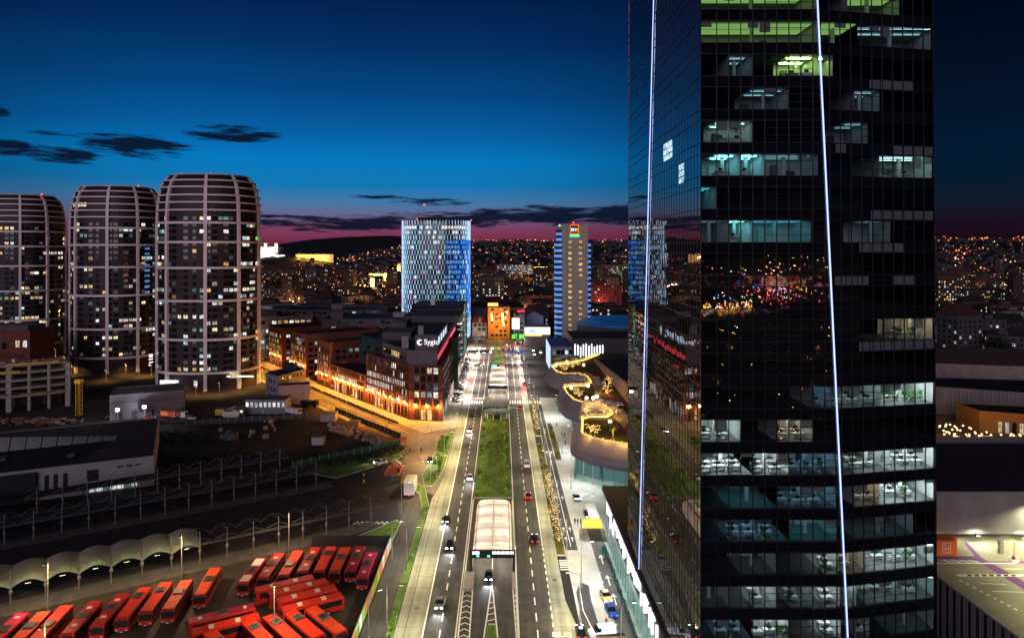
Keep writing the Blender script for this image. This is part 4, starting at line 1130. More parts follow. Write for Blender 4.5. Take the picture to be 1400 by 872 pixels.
# ------------------------------------------------------------------ brick offices along the two streets
em('lamp_amber_soft', (1.0, 0.55, 0.1), 2.0); em('sign_mild', (1, 1, 1), 1.15)
pr('shop_dark', (0.05, 0.03, 0.02), 0.2)
em('screen_pale', (0.55, 0.75, 1.0), 1.1); em('glow_red', (1.0, 0.05, 0.09), 0.9)
pr('sign_dark', (0.10, 0.085, 0.11), 0.6); pr('brick_red_glow', (0.22, 0.05, 0.045), 0.7)
em('column_teal', (0.05, 0.55, 0.55), 0.5)
def inset(pts, d):
    """parallel inset of a convex outline that runs anticlockwise"""
    n = len(pts); res = []
    for i in range(n):
        a, b, c = Vector(pts[i - 1][:2]), Vector(pts[i][:2]), Vector(pts[(i + 1) % n][:2])
        u = (b - a).normalized(); v = (c - b).normalized()
        n1 = Vector((-u.y, u.x)); n2 = Vector((-v.y, v.x)); k = 1 + n1.dot(n2)
        m_ = (n1 + n2) / max(0.2, k); res.append(b + m_ * d)
    return res
def ccw(pts):
    a = sum(pts[i][0] * pts[(i + 1) % len(pts)][1] - pts[(i + 1) % len(pts)][0] * pts[i][1] for i in range(len(pts)))
    return [Vector(p[:2]) for p in (pts if a > 0 else pts[::-1])]
def block(root, pts, z0, z1, wall, roof, par=0.9, pw=0.35):
    """walls with a parapet (one part) and the roof sheet sunk behind it (another)"""
    pts = ccw(pts); inn = inset(pts, pw); n = len(pts); mb = MB()
    for i in range(n):
        j = (i + 1) % n; a, b, c, d = pts[i], pts[j], inn[j], inn[i]
        mb.quad((a.x, a.y, z0), (b.x, b.y, z0), (b.x, b.y, z1), (a.x, a.y, z1))
        mb.quad((a.x, a.y, z1), (b.x, b.y, z1), (c.x, c.y, z1), (d.x, d.y, z1))
        mb.quad((d.x, d.y, z1), (c.x, c.y, z1), (c.x, c.y, z1 - par), (d.x, d.y, z1 - par))
    w = mb.build('wall', MATS[wall] if isinstance(wall, str) else wall, root)
    mb = MB(); mb.poly([(p.x, p.y, z1 - par + 0.05) for p in inn]); r_ = mb.build('roof', MATS[roof], root)
    return w, r_
def pickr(r, p, choices, dark='dark_glass', none=0.0):
    def f(fl, i, n):
        if r.random() < none: return None
        return r.choice(choices) if r.random() < (p(fl, i, n) if callable(p) else p) else dark
    return f
r4 = random.Random(77)
A0 = Vector((-24.7, 284.6, 0)); B0 = S(0, 0)
# -- corner building
cb = thing('brick_office', 'red brick corner office with a white lettered sign on its roof where both streets meet', 'office building', (-45, 310, 0), 0, 'red brick offices along the amber street')
C1 = S(41, 0)
body = [A0, (-24.7, 410, 0), (-70, 410, 0), S(41, -34), C1, B0]
block(cb, [(p[0], p[1]) for p in body], 0, 23.2, 'brick', 'roof_dark', 1.0)
items = []
fh = 3.35
# short front over the corner: five wide windows on each storey
W5 = ['lit_white', 'lit_white', 'lit_cool', 'lit_pink', 'lit_warm']
def pc(f, i, n):
    if f == 5: return ('dark_glass', 'dark_glass', 'lit_warm', 'lit_white', 'lit_white')[i % 5]
    if f == 2: return ('lit_warm', 'lit_pink', 'lit_cool', 'lit_white', 'lit_cool')[i % 5]
    if f == 3: return ('dark_glass', 'dark_glass', 'lit_faint', 'lit_teal', 'lit_teal')[i % 5]
    if f == 4: return ('lit_faint', 'dark_glass', 'dark_glass', 'dark_glass', 'dark_glass')[i % 5]
    return ('lit_amber' if f == 0 and i < 4 else ('lit_cool' if i == 4 else 'dark_glass'))
items += facade(B0, A0, 0, 1, 6.0, 2.75, 2.0, 4.6, 0.3, lambda f, i, n: 'lit_amber' if i < 4 and r4.random() < .6 else ('lit_cool' if i == 4 else 'shop_dark'), 0.2, prio=lambda f, i, l: 9)
items += facade(B0, A0, 6.0, 5, fh, 2.75, 2.0, 2.5, 0.3, lambda f, i, n: pc(f + 1, i, n), 0.2, prio=lambda f, i, l: 9)
# long amber-lit front
def pl(f, i, n):
    x = i / n
    if f == 4: return 'lit_white' if 0.25 < x < 0.42 and r4.random() < .9 else ('lit_faint' if x > .45 and r4.random() < .7 else 'dark_glass')
    if f == 2: return ('lit_white' if r4.random() < 0.62 else 'lit_pink') if x > 0.05 else 'dark_glass'
    if f == 1: return 'lit_white' if x > 0.42 and r4.random() < 0.85 else ('lit_cool' if r4.random() < 0.2 else 'dark_glass')
    if f == 0: return 'lit_white' if x > 0.55 and r4.random() < 0.7 else ('lit_white' if .1 < x < .22 else 'dark_glass')
    return 'lit_white' if r4.random() < 0.08 else 'dark_glass'
items += facade(C1, B0, 6.0, 5, fh, 1.55, 0.85, 2.3, 0.4, lambda f, i, n: pl(f, n - 1 - i, n), 0.6, prio=lambda f, i, l: 5 if l else 0)
items += facade(C1, B0, 0, 1, 6.0, 3.1, 1.7, 4.8, 0.2, pickr(r4, 0.35, ['lit_amber', 'lit_warm']), 0.6, prio=lambda f, i, l: 3)
# road side: strips of windows; a red wash is painted into the upper courses
items += facade(A0, (-24.7, 410, 0), 6.0, 5, fh, 3.1, 2.6, 1.7, 0.7, pickr(r4, lambda f, i, n: 0.25, ['lit_faint', 'lit_teal', 'lit_faint']), 0.6, prio=lambda f, i, l: 1)
items += facade(A0, (-24.7, 410, 0), 0, 1, 6.0, 5.2, 4.4, 4.4, 0.3, pickr(r4, 0.7, ['lit_white', 'lit_cool', 'lit_warm']), 0.6, prio=lambda f, i, l: 2)
add_windows(cb, items, 100)
mb = MB()
for i in range(14):                                   # brick pilasters that carry the amber lamps
    p = S(1.2 + i * 3.05, 0.12); q = p + SD * 0.7
    mb = MB(); mb.hexa([p - SN * .3, q - SN * .3, q + SN * .28, p + SN * .28, p - SN * .3 + Vector((0, 0, 6.2)), q - SN * .3 + Vector((0, 0, 6.2)), q + SN * .28 + Vector((0, 0, 6.2)), p + SN * .28 + Vector((0, 0, 6.2))]); mb.build('pilaster', MATS['brick'], cb)
mb = MB()
for z in (5.9, 9.2, 12.6, 15.9, 19.3, 22.6):
    a, b = S(0, 0.02), S(41, 0.02); mb = MB()
    mb.bar((a.x, a.y, z), (b.x, b.y, z), 0.24, 0.22); mb.build('string_course', MATS['brick_dark'], cb)
    mb = MB(); mb.bar((B0.x, B0.y - .04, z), (A0.x, A0.y - .04, z), 0.24, 0.2); mb.build('string_course', MATS['brick_dark'], cb)
    mb = MB(); mb.bar((-24.66, 285, z), (-24.66, 410, z), 0.24, 0.26); mb.build('string_course', MATS['brick_red_glow'] if z > 19 else MATS['brick_dark'], cb)  # upper courses reddened in colour to carry the red glow
# set-back storey, its balustrade, roof box with the sign
sb = [(-27.5, 290), (-27.5, 408), (-66, 408), S(38, -30), S(36, -6), (-40.5, 292.5)]
block(cb, sb, 22.0, 28.6, 'grey_mauve', 'roof_dark', 0.5)
items = facade(S(36, -6), (-40.5, 292.5), 22.4, 1, 4, 2.6, 2.1, 2.4, 1.6, lambda f, i, n: 'lit_amber' if n * .35 < i < n * .7 else 'dark_glass', 0.6)
add_windows(cb, items, 40)
MB().bar(S(34, -5.6, 25.6), S(12, -5.6, 25.6), 0.3, 0.25).build('light_strip', MATS['lamp_amber_soft'], cb)
mb = MB(); mb.box(-37.2, -27.6, 293.2, 293.9, 28.3, 35.0); sgn = mb.build('sign_board', MATS['sign_dark'], cb)
def sign_text(parent, body, size, mat, loc, rz=0.0, bold=0.02, ext=0.05, align='CENTER'):
    o = text_mesh('lettering', body, size, mat, parent, ext, align, bold)
    o.rotation_euler = (R(90), 0, rz); o.location = Vector(loc) - rootloc(parent); return o
sign_text(sgn, 'Sygic', 3.1, MATS['sign_mild'], (-30.3, 293.05, 31.9), bold=0.03)
mb = MB(); pts = []                                    # the round mark beside the word
for q in range(15):
    a = R(50 + q * 260 / 14); pts.append((1.3 * math.cos(a), 1.3 * math.sin(a)))
for q in range(15):
    a = R(310 - q * 260 / 14) ; k = 0.95; pts.append((0.55 + k * 0.80 * math.cos(a), k * 0.80 * math.sin(a)))
n_ = 15
for q in range(n_ - 1):
    a, b, c, d = pts[q], pts[q + 1], pts[2 * n_ - 2 - q], pts[2 * n_ - 1 - q]
    P3 = lambda t: (-35.2 + t[0], 293.12, 31.8 + t[1])
    mb.quad(P3(a), P3(b), P3(c), P3(d))
mb.build('emblem', MATS['sign_mild'], sgn)
mb = MB(); mb.box(-28.2, -27.7, 294, 350, 29.4, 34.0); mb.build('roof_screen', MATS['sign_dark'], cb)
for q in range(4): MB().box(-27.66, -27.6, 297 + q * 12, 304 + q * 12, 30.2, 33.4).build('lit_screen', MATS['screen_pale'], cb)
MB().box(-27.40, -27.2, 291, 400, 24.5, 26.4).build('light_strip', MATS['glow_red'], cb)
for x0, x1, y0, y1, z0, z1, m_ in ((-44, -41, 300, 303, 28, 33.5, 'concrete'), (-39, -36.5, 318, 321, 28, 36, 'concrete'), (-58, -44, 330, 352, 28, 31.5, 'roof_grey'), (-60, -52, 372, 392, 28, 32, 'roof_grey')):
    MB().box(x0, x1, y0, y1, z0, z1).build('roof_box', MATS[m_], cb)

def brick_block(label, pts, h, items, lim=60, wall='brick', extra=()):
    c = sum((Vector(p[:2]) for p in pts), Vector((0, 0))) / len(pts)
    t = thing('brick_office', label, 'office building', (c.x, c.y, 0), 0, 'red brick offices along the amber street')
    block(t, [(p[0], p[1]) for p in pts], 0, h, wall, 'roof_dark', 0.9)
    add_windows(t, items, lim)
    for (q, z0, z1, m_) in extra: block(t, q, z0, z1, m_, 'roof_dark', 0.4)
    return t
# -- low link, two wings and an end block, with dark courts between
lk = [S(41.2, 0.4), S(41.2, -16), S(81, -16), S(81, 0.4)]
it = facade(S(81, .4), S(41.2, .4), 6.4, 2, 3.1, 1.5, 0.85, 2.2, 0.4, lambda f, i, n: ('lit_white' if r4.random() < .8 else 'lit_pink') if f == 0 and (i > n * .1 and i < n * .8) else ('lit_amber' if r4.random() < .1 else 'dark_glass'), prio=lambda f, i, l: 2 if l else 0)
it += facade(S(81, .4), S(41.2, .4), 0, 1, 6, 3.0, 1.7, 4.8, 0.2, pickr(r4, .5, ['lit_amber', 'lit_warm']), prio=lambda f, i, l: 3)
brick_block('low red brick link between the corner office and the first tall brick wing', lk, 12.9, it, 60)
def wing(label, s0, s1, dep, h, n0=0.0, seed=1, colr='brick', litf=0.4, sidel=0.3):
    r = random.Random(seed)
    pts = [S(s0, n0), S(s0, -dep), S(s1, -dep), S(s1, n0)]; fl = int((h - 1) / 3.35)
    it = facade(S(s1, n0), S(s0, n0), 0.4, fl, 3.35, 1.6, 0.8, 2.3, 0.4, pickr(r, lambda f, i, n: litf if f > 1 else .15, ['lit_amber', 'lit_warm', 'lit_pink', 'lit_amber']), prio=lambda f, i, l: 3 if l else 1)
    it += facade(S(s0, n0), S(s0, -dep), 0.4, fl, 3.35, 3.6, 2.3, 1.7, 0.8, pickr(r, sidel, ['lit_white', 'lit_warm', 'lit_teal', 'lit_cool']), prio=lambda f, i, l: 4 if l else 0)
    return brick_block(label, pts, h, it, 100, colr)
wing('tall narrow brick wing at the far end of the low brick link', 81.2, 98, 44, 23.8, 0.4, 5)
wing('brick wing with a blue lit top window, second up the amber street', 117, 140, 46, 24.2, -1, 6, litf=0.5)
wing('dark brick end wing farthest up the amber street', 158, 182, 46, 24.0, -2, 7, litf=0.5, sidel=0.45)
items = []
for q in range(5): items.append((S(121 + q * 2.6, -0.9, 20.6), -SD, SN, 1.7, 1.3, 'lit_blue' if q < 3 else 'lit_cool', 1))
add_windows(bpy.data.objects['brick_office.003'], items, 10)
# court buildings behind: dark fronts between the wings with a few lit rooms
def office_slab(label, pts, h, wall, roofm, it=(), boxes=(), lim=60, grp='flat-roofed offices behind the brick fronts', name='office_building'):
    c = sum((Vector(p[:2]) for p in pts), Vector((0, 0))) / len(pts)
    t = thing(name, label, 'office building', (c.x, c.y, 0), 0, grp)
    block(t, pts, 0, h, wall, roofm, 0.7)
    if it: add_windows(t, list(it), lim)
    for (x0, x1, y0, y1, z1, m_) in boxes: MB().box(x0, x1, y0, y1, h - 0.6, h + z1).build('roof_box', MATS[m_], t)
    return t
r5 = random.Random(9)
pts = [S(98.2, -30), S(98.2, -60), S(158, -60), S(158, -30)]
it = facade(S(158, -30), S(98.2, -30), 1, 6, 3.4, 3.2, 2.2, 1.7, 0.8, pickr(r5, .3, ['lit_white', 'lit_teal', 'lit_warm', 'lit_cool'], none=.3))
office_slab('dark court office seen between the brick wings', pts, 23, 'brick_dark', 'roof_dark', it)
pts = [S(41.4, -17), S(41.4, -52), S(98, -48), S(81, -17)]
it = facade(S(81, -17), S(41.4, -17), 12, 3, 3.6, 4.4, 3.0, 1.9, 0.8, pickr(r5, .16, ['lit_white', 'lit_teal', 'lit_green'], none=.45))
office_slab('dark teal-fronted office rising behind the low brick link', pts, 26, 'teal_wall', 'roof_dark', it)
pts = [(-190, 436), (-196, 462), (-150, 478), (-126, 455)]
it = facade((-190, 436), (-126, 455), 22, 1, 3.4, 3.6, 2.6, 2.2, 0.5, pickr(r5, .8, ['lit_warm', 'lit_amber', 'lit_white'], none=.1)) + facade((-168, 441), (-150, 447), 6, 4, 3.6, 3.2, 2.2, 2.0, 0.5, pickr(r5, .9, ['lit_white', 'lit_warm', 'lit_teal']))
it += facade((-190, 436), (-171, 441.5), 2, 5, 3.7, 3.4, 2.4, 2.2, 0.5, pickr(r5, .85, ['lit_white', 'lit_teal', 'lit_warm']))
office_slab('pale office with a bright row of top-floor windows beside the nearest rounded tower', pts, 27.5, 'beige_wall', 'roof_grey', it, [(-170, -150, 455, 466, 2.5, 'roof_grey')])
# long low roofs between the brick row and the light-clad tower
for lab, x0, x1, y0, y1, h, w, rf, bx in (
    ('long flat-roofed block with pale parapet left of the light-clad tower', -150, -84, 470, 500, 30, 'grey_mauve', 'roof_dark', [(-120, -112, 480, 488, 3, 'concrete')]),
    ('wide dark flat roof with a pale edge in the middle of the office quarter', -112, -46, 424, 462, 28.5, 'roof_grey', 'roof_dark', [(-108, -100, 430, 436, 3.2, 'grey_mauve'), (-70, -62, 440, 446, 2.4, 'concrete')]),
    ('low dark-roofed hall behind the teal-fronted office', -170, -118, 500, 540, 28, 'grey_mauve', 'roof_dark', []),
    ('dark block with a rounded roof edge at the foot of the light-clad tower', -62, -26, 470, 512, 33, 'roof_dark', 'roof_dark', [(-50, -47, 480, 483, 4, 'white_metal')]),
    ('flat block with bright skylights between the rounded tower and the long flat roof', -196, -152, 486, 520, 29, 'grey_mauve', 'roof_grey', [(-190, -166, 492, 498, 1.6, 'white_metal')])):
    r6 = random.Random(int(h * 10)); it = facade((x0, y0), (x1, y0), h - 7.5, 2, 3.6, 3.4, 2.4, 1.5, 0.9, pickr(r6, .12, ['lit_white', 'lit_warm', 'lit_teal'], none=.35))
    if x1 > -30: it += facade((x1, y0), (x1, y1), 2, 8, 3.7, 5.5, 4.0, 1.5, 0.8, pickr(r6, .35, ['lit_white', 'lit_cool', 'lit_teal']))
    office_slab(lab, [(x0, y0), (x1, y0), (x1, y1), (x0, y1)], h, w, rf, it, bx)
# roadside block with round-ended lit balconies
rb = office_slab('dark roadside block with lit round-ended balconies past the brick corner office', [(-60, 414), (-25.6, 414), (-25.6, 466), (-60, 466)], 31, 'roof_grey', 'roof_dark', facade((-25.6, 414), (-25.6, 466), 1, 8, 3.7, 4.2, 3.0, 1.8, 0.8, pickr(r5, .4, ['lit_white', 'lit_cool', 'lit_teal'])))
for f in range(7):
    o = MB(); o.lathe([(2.6, 0), (2.75, 0.15), (2.75, 0.5), (2.6, 0.62)], 20, (-25.4, 412.5, 3.4 + f * 3.7)); b = o.build('balcony', MATS['dark_metal'], rb)
    o = MB(); o.lathe([(1.6, 0), (1.6, 0.5)], 14, (-25.4, 412.5, 4.2 + f * 3.7)); o.build('balcony_light', MATS['lit_cool' if f % 3 else 'lit_white'], rb)
mb = MB(); mb.box(-25.5, -25.1, 466.2, 468.2, 0, 34); mb.build('lit_column', MATS['column_teal'], rb)
# ------------------------------------------------------------------ the mall: street front, shells and roof gardens
pr('shell', (0.30, 0.285, 0.30), 0.45, var=0.08, vscale=0.15)
pr('mall_stone', (0.34, 0.31, 0.27), 0.7, var=0.12, vscale=0.3)
pr('mall_dark', (0.05, 0.05, 0.055), 0.6)
pr('terrace_lawn', (0.045, 0.05, 0.010), 0.95, var=0.4, vscale=0.6, c2=(0.10, 0.09, 0.02))
em('rod_white', (0.93, 0.98, 1.0), 1.8, sample=True)
em('parapet_glow', (1.0, 0.50, 0.10), 3.4, sample=True)
em('mall_wall_glow', (0.45, 0.95, 0.95), 0.16)
em('shop_inside', (0.80, 1.0, 0.97), 0.9)
mall = thing('shopping_mall', 'mall with swooping grey shells, amber-edged roof gardens and a street front of white light rods', 'mall', (40, 220, 0))
# street front under the office tower
MB().box(25.5, 60, 60, 110.0, 0, 11.4).build('wall', MATS['mall_stone'], mall)
MB().box(26.4, 60, 110.0, 171, 4.8, 11.4).build('wall', MATS['mall_dark'], mall)
MB().box(25.2, 60, 60, 172, 11.42, 12.3).build('parapet', MATS['roof_grey'], mall)
MB().box(25.3, 25.46, 100.5, 105.5, 0.1, 5.2).build('doorway', MATS['black'], mall)
MB().box(25.2, 25.45, 100.0, 100.46, 0.1, 5.6).build('door_post', MATS['mall_stone'], mall)
mb = MB()
for k in range(20): mb.quad((25.9, 110.2 + k * 3.0, 0.1), (25.9, 110.2 + k * 3.0 + 2.9, 0.1), (25.9, 110.2 + k * 3.0 + 2.9, 4.7), (25.9, 110.2 + k * 3.0, 4.7))
mb.build('shop_window', MATS['shop_glass'], mall)
for k in range(21): MB().box(25.82, 25.98, 110.04 + k * 3.0, 110.18 + k * 3.0, 0.05, 4.8).build('shop_mullion', MATS['steel'], mall)
MB().box(30.0, 30.3, 110.2, 170, 0.1, 4.6).build('shop_rear_wall', MATS['shop_rear'] if 'shop_rear' in MATS else pr('shop_rear', (0.4, 0.5, 0.48), 0.8), mall)
for k in range(7): MB().quad((26.6, 114 + k * 8, 4.6), (29.6, 114 + k * 8, 4.6), (29.6, 114.5 + k * 8, 4.6), (26.6, 114.5 + k * 8, 4.6)).build('shop_light', RL['grey'], mall)
rr = random.Random(31)
y = 113.0
while y < 169:
    zc = 8.2 + rr.uniform(-2.0, 1.9); hl = rr.uniform(0.9, 2.2)
    MB().box(25.95, 26.35, y, y + 0.5, max(5.0, zc - hl), min(11.2, zc + hl)).build('light_rod', MATS['rod_white'], mall)
    y += rr.choice((1.25, 1.4, 1.6, 1.9, 2.2)) + (0.6 if rr.random() < .1 else 0)
MB().box(25.7, 26.3, 108.5, 109.6, 4.2, 10.4).build('light_rod', MATS['rod_white'], mall)
# roof over the street front beyond the tower
MB().quad((26, 141, 12.4), (60, 141, 12.4), (60, 171, 12.4), (26, 171, 12.4)).build('roof', MATS['teal_wall'], mall)
# outline of the terraces, from the near end to the far end
OUT = [(62, 170), (33.2, 179), (21.6, 188), (23.2, 200), (24.7, 212), (34.8, 211), (33.4, 229), (24.8, 229), (22.4, 249), (23.7, 260), (34.3, 260), (34.0, 282), (23.4, 280), (20.8, 305.5), (34.3, 312), (47.4, 336)]
KEY = OUT
def chaikin(p, keep):
    q = [p[0]]
    for a, b in zip(p, p[1:]): q += [(a[0] * .75 + b[0] * .25, a[1] * .75 + b[1] * .25), (a[0] * .25 + b[0] * .75, a[1] * .25 + b[1] * .75)]
    return q + [p[-1]]
OUT = chaikin(OUT, 0)
def out_n(i):
    a = Vector(OUT[max(0, i - 1)]); b = Vector(OUT[min(len(OUT) - 1, i + 1)]); d = (b - a).normalized(); return Vector((-d.y, d.x))
# three shells; each is a bulging band from the parapet down to an undercut lip
def shell(idx, depth):
    rows_ = []
    for (off, z) in ((0.0, 20.4), (0.9, 19.0), (2.3, 16.8), (2.9, 15.2), (2.4, 14.2), (0.6, 13.4), (-2.0, 13.2)):
        row = []
        for i in idx:
            p = Vector(OUT[i]); n_ = out_n(i); row.append((p.x + n_.x * off, p.y + n_.y * off, z))
        rows_.append(row)
    mb = MB()
    for a, b in zip(rows_, rows_[1:]):
        for i in range(len(idx) - 1): mb.quad(a[i], b[i], b[i + 1], a[i + 1])
    # thickness of the parapet
    inn = [(Vector(OUT[i]) - out_n(i) * 0.4) for i in idx]
    for i in range(len(idx) - 1):
        mb.quad(rows_[0][i], rows_[0][i + 1], (inn[i + 1].x, inn[i + 1].y, 20.4), (inn[i].x, inn[i].y, 20.4))
        mb.quad((inn[i].x, inn[i].y, 20.4), (inn[i + 1].x, inn[i + 1].y, 20.4), (inn[i + 1].x, inn[i + 1].y, 19.0), (inn[i].x, inn[i].y, 19.0))
    return mb.build('shell', MATS['shell'], mall)
nO = len(OUT); shell(list(range(0, 11)), 0); shell(list(range(10, 21)), 0); shell(list(range(20, nO)), 0)
# glowing edge inside every parapet
for i in range(2, len(OUT) - 1):
    a = Vector(OUT[i]) - out_n(i) * 0.62; b = Vector(OUT[i + 1]) - out_n(i + 1) * 0.62
    MB().bar((a.x, a.y, 20.15), (b.x, b.y, 20.15), 0.2, 0.4).build('edge_light', MATS['parapet_glow'], mall)
mb = MB(); pts = [(p[0], p[1], 19.1) for p in OUT] + [(47, 345, 19.1), (70, 345, 19.1), (70, 170, 19.1)]
mb.poly(pts[::-1]); mb.build('terrace_floor', MATS['terrace_lawn'], mall)
def terr(name, px, mat, z, zz=19.1):
    mb = MB(); q = [G(a, b, zz) for a, b in px]; mb.poly([(v.x, v.y, z) for v in q]); return mb.build(name, MATS[mat], mall)
terr('roof_lawn', [(797, 572), (838, 572), (843, 582), (836, 596), (846, 607), (812, 601), (796, 597)], 'terrace_lawn', 19.14)
terr('roof_lawn', [(774, 534), (775, 527), (800, 524), (812, 530), (806, 540), (812, 549), (789, 549)], 'terrace_lawn', 19.14)
terr('roof_lawn', [(754, 500), (790, 497), (800, 503), (796, 509), (768, 510)], 'terrace_lawn', 19.14)
terr('roof_lawn', [(829, 519), (838, 530), (846, 545), (858, 553), (868, 556), (868, 546), (850, 535)], 'terrace_lawn', 19.14)
terr('pale_path', [(797, 508), (808, 511), (820, 522), (827, 530), (819, 541), (827, 550), (846, 560), (858, 572), (870, 585), (870, 602), (858, 592), (846, 577), (834, 566), (818, 556), (809, 545), (813, 536), (811, 528), (800, 516)], 'path_pale', 19.16)
terr('red_path', [(813, 506), (822, 511), (834, 527), (826, 537), (834, 546), (858, 556), (870, 566), (870, 560), (858, 551), (838, 541), (831, 536), (839, 527), (828, 510), (816, 503)], 'terrace_red', 19.18)
terr('red_path', [(858, 580), (866, 574), (866, 598), (858, 594), (853, 587)], 'terrace_red', 19.18)
for (x0, y0) in ((810, 515), (812, 519), (814, 523), (843, 559), (846, 563), (849, 567)):
    terr('deck_board', [(x0, y0), (x0 + 9, y0), (x0 + 10, y0 + 2.6), (x0 + 1, y0 + 2.6)], 'white_metal', 19.2)
# raised dark roof with a pink-grey flank
mb = MB()
a0, a1 = (43.5, 322, 19.0), (42.6, 150, 19.0); b0, b1 = (44.5, 322, 20.0), (45.5, 150, 29.0)
mb.quad(a0, a1, b1, b0); mb.build('roof_flank', MATS['pink_wall'], mall)
mb = MB(); mb.quad(b0, b1, (75, 150, 31), (75, 330, 20.5)); mb.build('raised_roof', MATS['roof_dark'], mall)
# glass fronts under the shells, walls behind glow in place of hall light
FR = [(50, 200), (30.5, 206), (22.8, 213), (27, 228), (26.5, 246), (28, 262), (29, 280), (25, 300), (29, 330)]
for a, b in zip(FR, FR[1:]):
    MB().quad((a[0], a[1], 0.1), (b[0], b[1], 0.1), (b[0], b[1], 14.2), (a[0], a[1], 14.2)).build('glass_front', MATS['shop_glass'], mall)
    a2, b2 = ((a[0], a[1] + 6), (b[0] + 1, b[1] + 6)) if a[0] > b[0] + 3 else ((a[0] + 4, a[1] + 3), (b[0] + 4, b[1]))
    MB().quad((a2[0], a2[1], 0.1), (b2[0], b2[1], 0.1), (b2[0], b2[1], 13.2), (a2[0], a2[1], 13.2)).build('glowing_hall_wall', MATS['mall_wall_glow'], mall)
    L_ = (Vector(b) - Vector(a)).length; n_ = int(L_ / 3)
    for q in range(n_ + 1):
        p = Vector(a).lerp(Vector(b), q / max(1, n_)); MB().box(p.x - .22, p.x - .06, p.y - .07, p.y + .07, 0.1, 14.1).build('glass_mullion', MATS['steel'], mall)
# bare warm lights added over the roof gardens for their glow
for px, py in ((803, 590), (830, 595), (850, 600), (790, 540), (810, 545), (766, 503), (785, 503), (836, 560), (826, 528)):
    v = G(px, py, 22.0); lg = bpy.data.lights.new('lamp_light', 'POINT'); lo = bpy.data.objects.new('lamp_light', lg); col.objects.link(lo); lo.parent = mall; lo.location = v - rootloc(mall); lg.energy = 1000; lg.color = (1, .50, .13); lg.shadow_soft_size = .5
for x, y, z in ((29, 209.5, 11), (36, 207, 11), (43, 205, 11), (27, 216, 6)):
    f = MB().box(x - .5, x + .5, y - .15, y + .15, z, z + .12).build('hall_lamp', MATS['lamp_white'], mall); lg = bpy.data.lights.new('lamp_light', 'POINT'); lo = bpy.data.objects.new('lamp_light', lg); col.objects.link(lo); lo.parent = f; lo.location = Vector((x, y, z - .5)) - rootloc(mall); lg.energy = 500; lg.color = (.8, 1, .97); lg.shadow_soft_size = .3
# things on the roof gardens
def make_parasol():
    t = thing('parasol', 'pale square parasol on the mall roof garden', 'parasol', (0, 0, 0), 0, 'parasols on the mall roof gardens')
    MB().tube((0, 0, 0), (0, 0, 2.6), 0.05).build('pole', MATS['steel'], t)
    mb = MB(); z = 2.25
    for q in range(4):
        a, b = R(45 + 90 * q), R(135 + 90 * q); r = 2.4
        mb.poly([(r * math.cos(a), r * math.sin(a), z), (r * math.cos(b), r * math.sin(b), z), (0, 0, 2.95)])
        mb.quad((r * math.cos(a), r * math.sin(a), z), (r * math.cos(a), r * math.sin(a), z - .2), (r * math.cos(b), r * math.sin(b), z - .2), (r * math.cos(b), r * math.sin(b), z))
    mb.build('canopy', MATS['membrane'], t)
    MB().lathe([(0.4, 0), (0.4, 0.1), (0.1, 0.16)], 10).build('foot', MATS['concrete'], t)
    return t
def make_globe():
    t = thing('globe_lamp', 'glowing white globe lamp on the roof garden lawn', 'lamp', (0, 0, 0), 0, 'globe lamps on the mall roof gardens')
    MB().lathe([(0.18, 0), (0.2, 0.12)], 10).build('foot', MATS['dark_metal'], t)
    MB().lathe([(0.05, 0.14), (0.4, 0.24), (0.62, 0.55), (0.66, 0.8), (0.58, 1.1), (0.35, 1.36), (0.05, 1.45)], 14).build('globe', MATS['globe'], t)
    return t
em('globe', (1.0, 0.90, 0.74), 2.2)
def make_fairy_figure(seed, label, grp):
    r = random.Random(seed)
    t = thing('light_figure', label, 'light display', (0, 0, 0), 0, grp)
    fr = MB(); li = MB()
    for q in range(9):
        a = r.uniform(0, 6.28); rad = r.uniform(0.5, 1.8); hh = r.uniform(1.0, 2.8); pts = []
        for s in range(7):
            u = s / 6; pts.append((rad * math.cos(a + u * 1.2) * u + .1 * math.cos(a), rad * math.sin(a + u * 1.2) * u, hh * math.sin(u * PI * 0.62)))
        fr.path(pts, 0.03, 4)
        for p in pts[1:]: li.blob(p, 0.09)
    fr.build('wire_frame', MATS['dark_metal'], t); li.build('string_lights', MATS['fairy'], t)
    return t
pz = 19.16
pp = make_parasol()
for px, py in ((824, 557), (834, 559), (837, 566), (786, 523), (792, 526), (762, 497), (770, 494), (780, 492), (786, 496), (845, 561)):
    v = G(px, py, pz); place(pp, USED, (v.x, v.y, pz), px)
gg = make_globe()
for px, py in ((781, 533), (802, 547), (811, 547), (816, 545), (804, 530), (760, 502), (775, 497), (798, 501), (834, 580)):
    v = G(px, py, pz); place(gg, USED, (v.x, v.y, pz))
figs = [make_fairy_figure(s, 'amber fairy-light figure glowing on the mall roof garden', 'fairy-light figures on the mall roof gardens') for s in (1, 2, 3)]
for i, (px, py) in enumerate(((801, 566), (808, 592), (815, 594), (792, 543), (829, 531), (833, 525), (830, 539), (773, 507), (766, 503), (783, 503), (776, 500), (790, 500), (803, 564), (826, 566), (787, 540), (842, 566))):
    v = G(px, py, pz); place(figs[i % 3], USED, (v.x, v.y, pz), i * 1.3, scale=1.1)
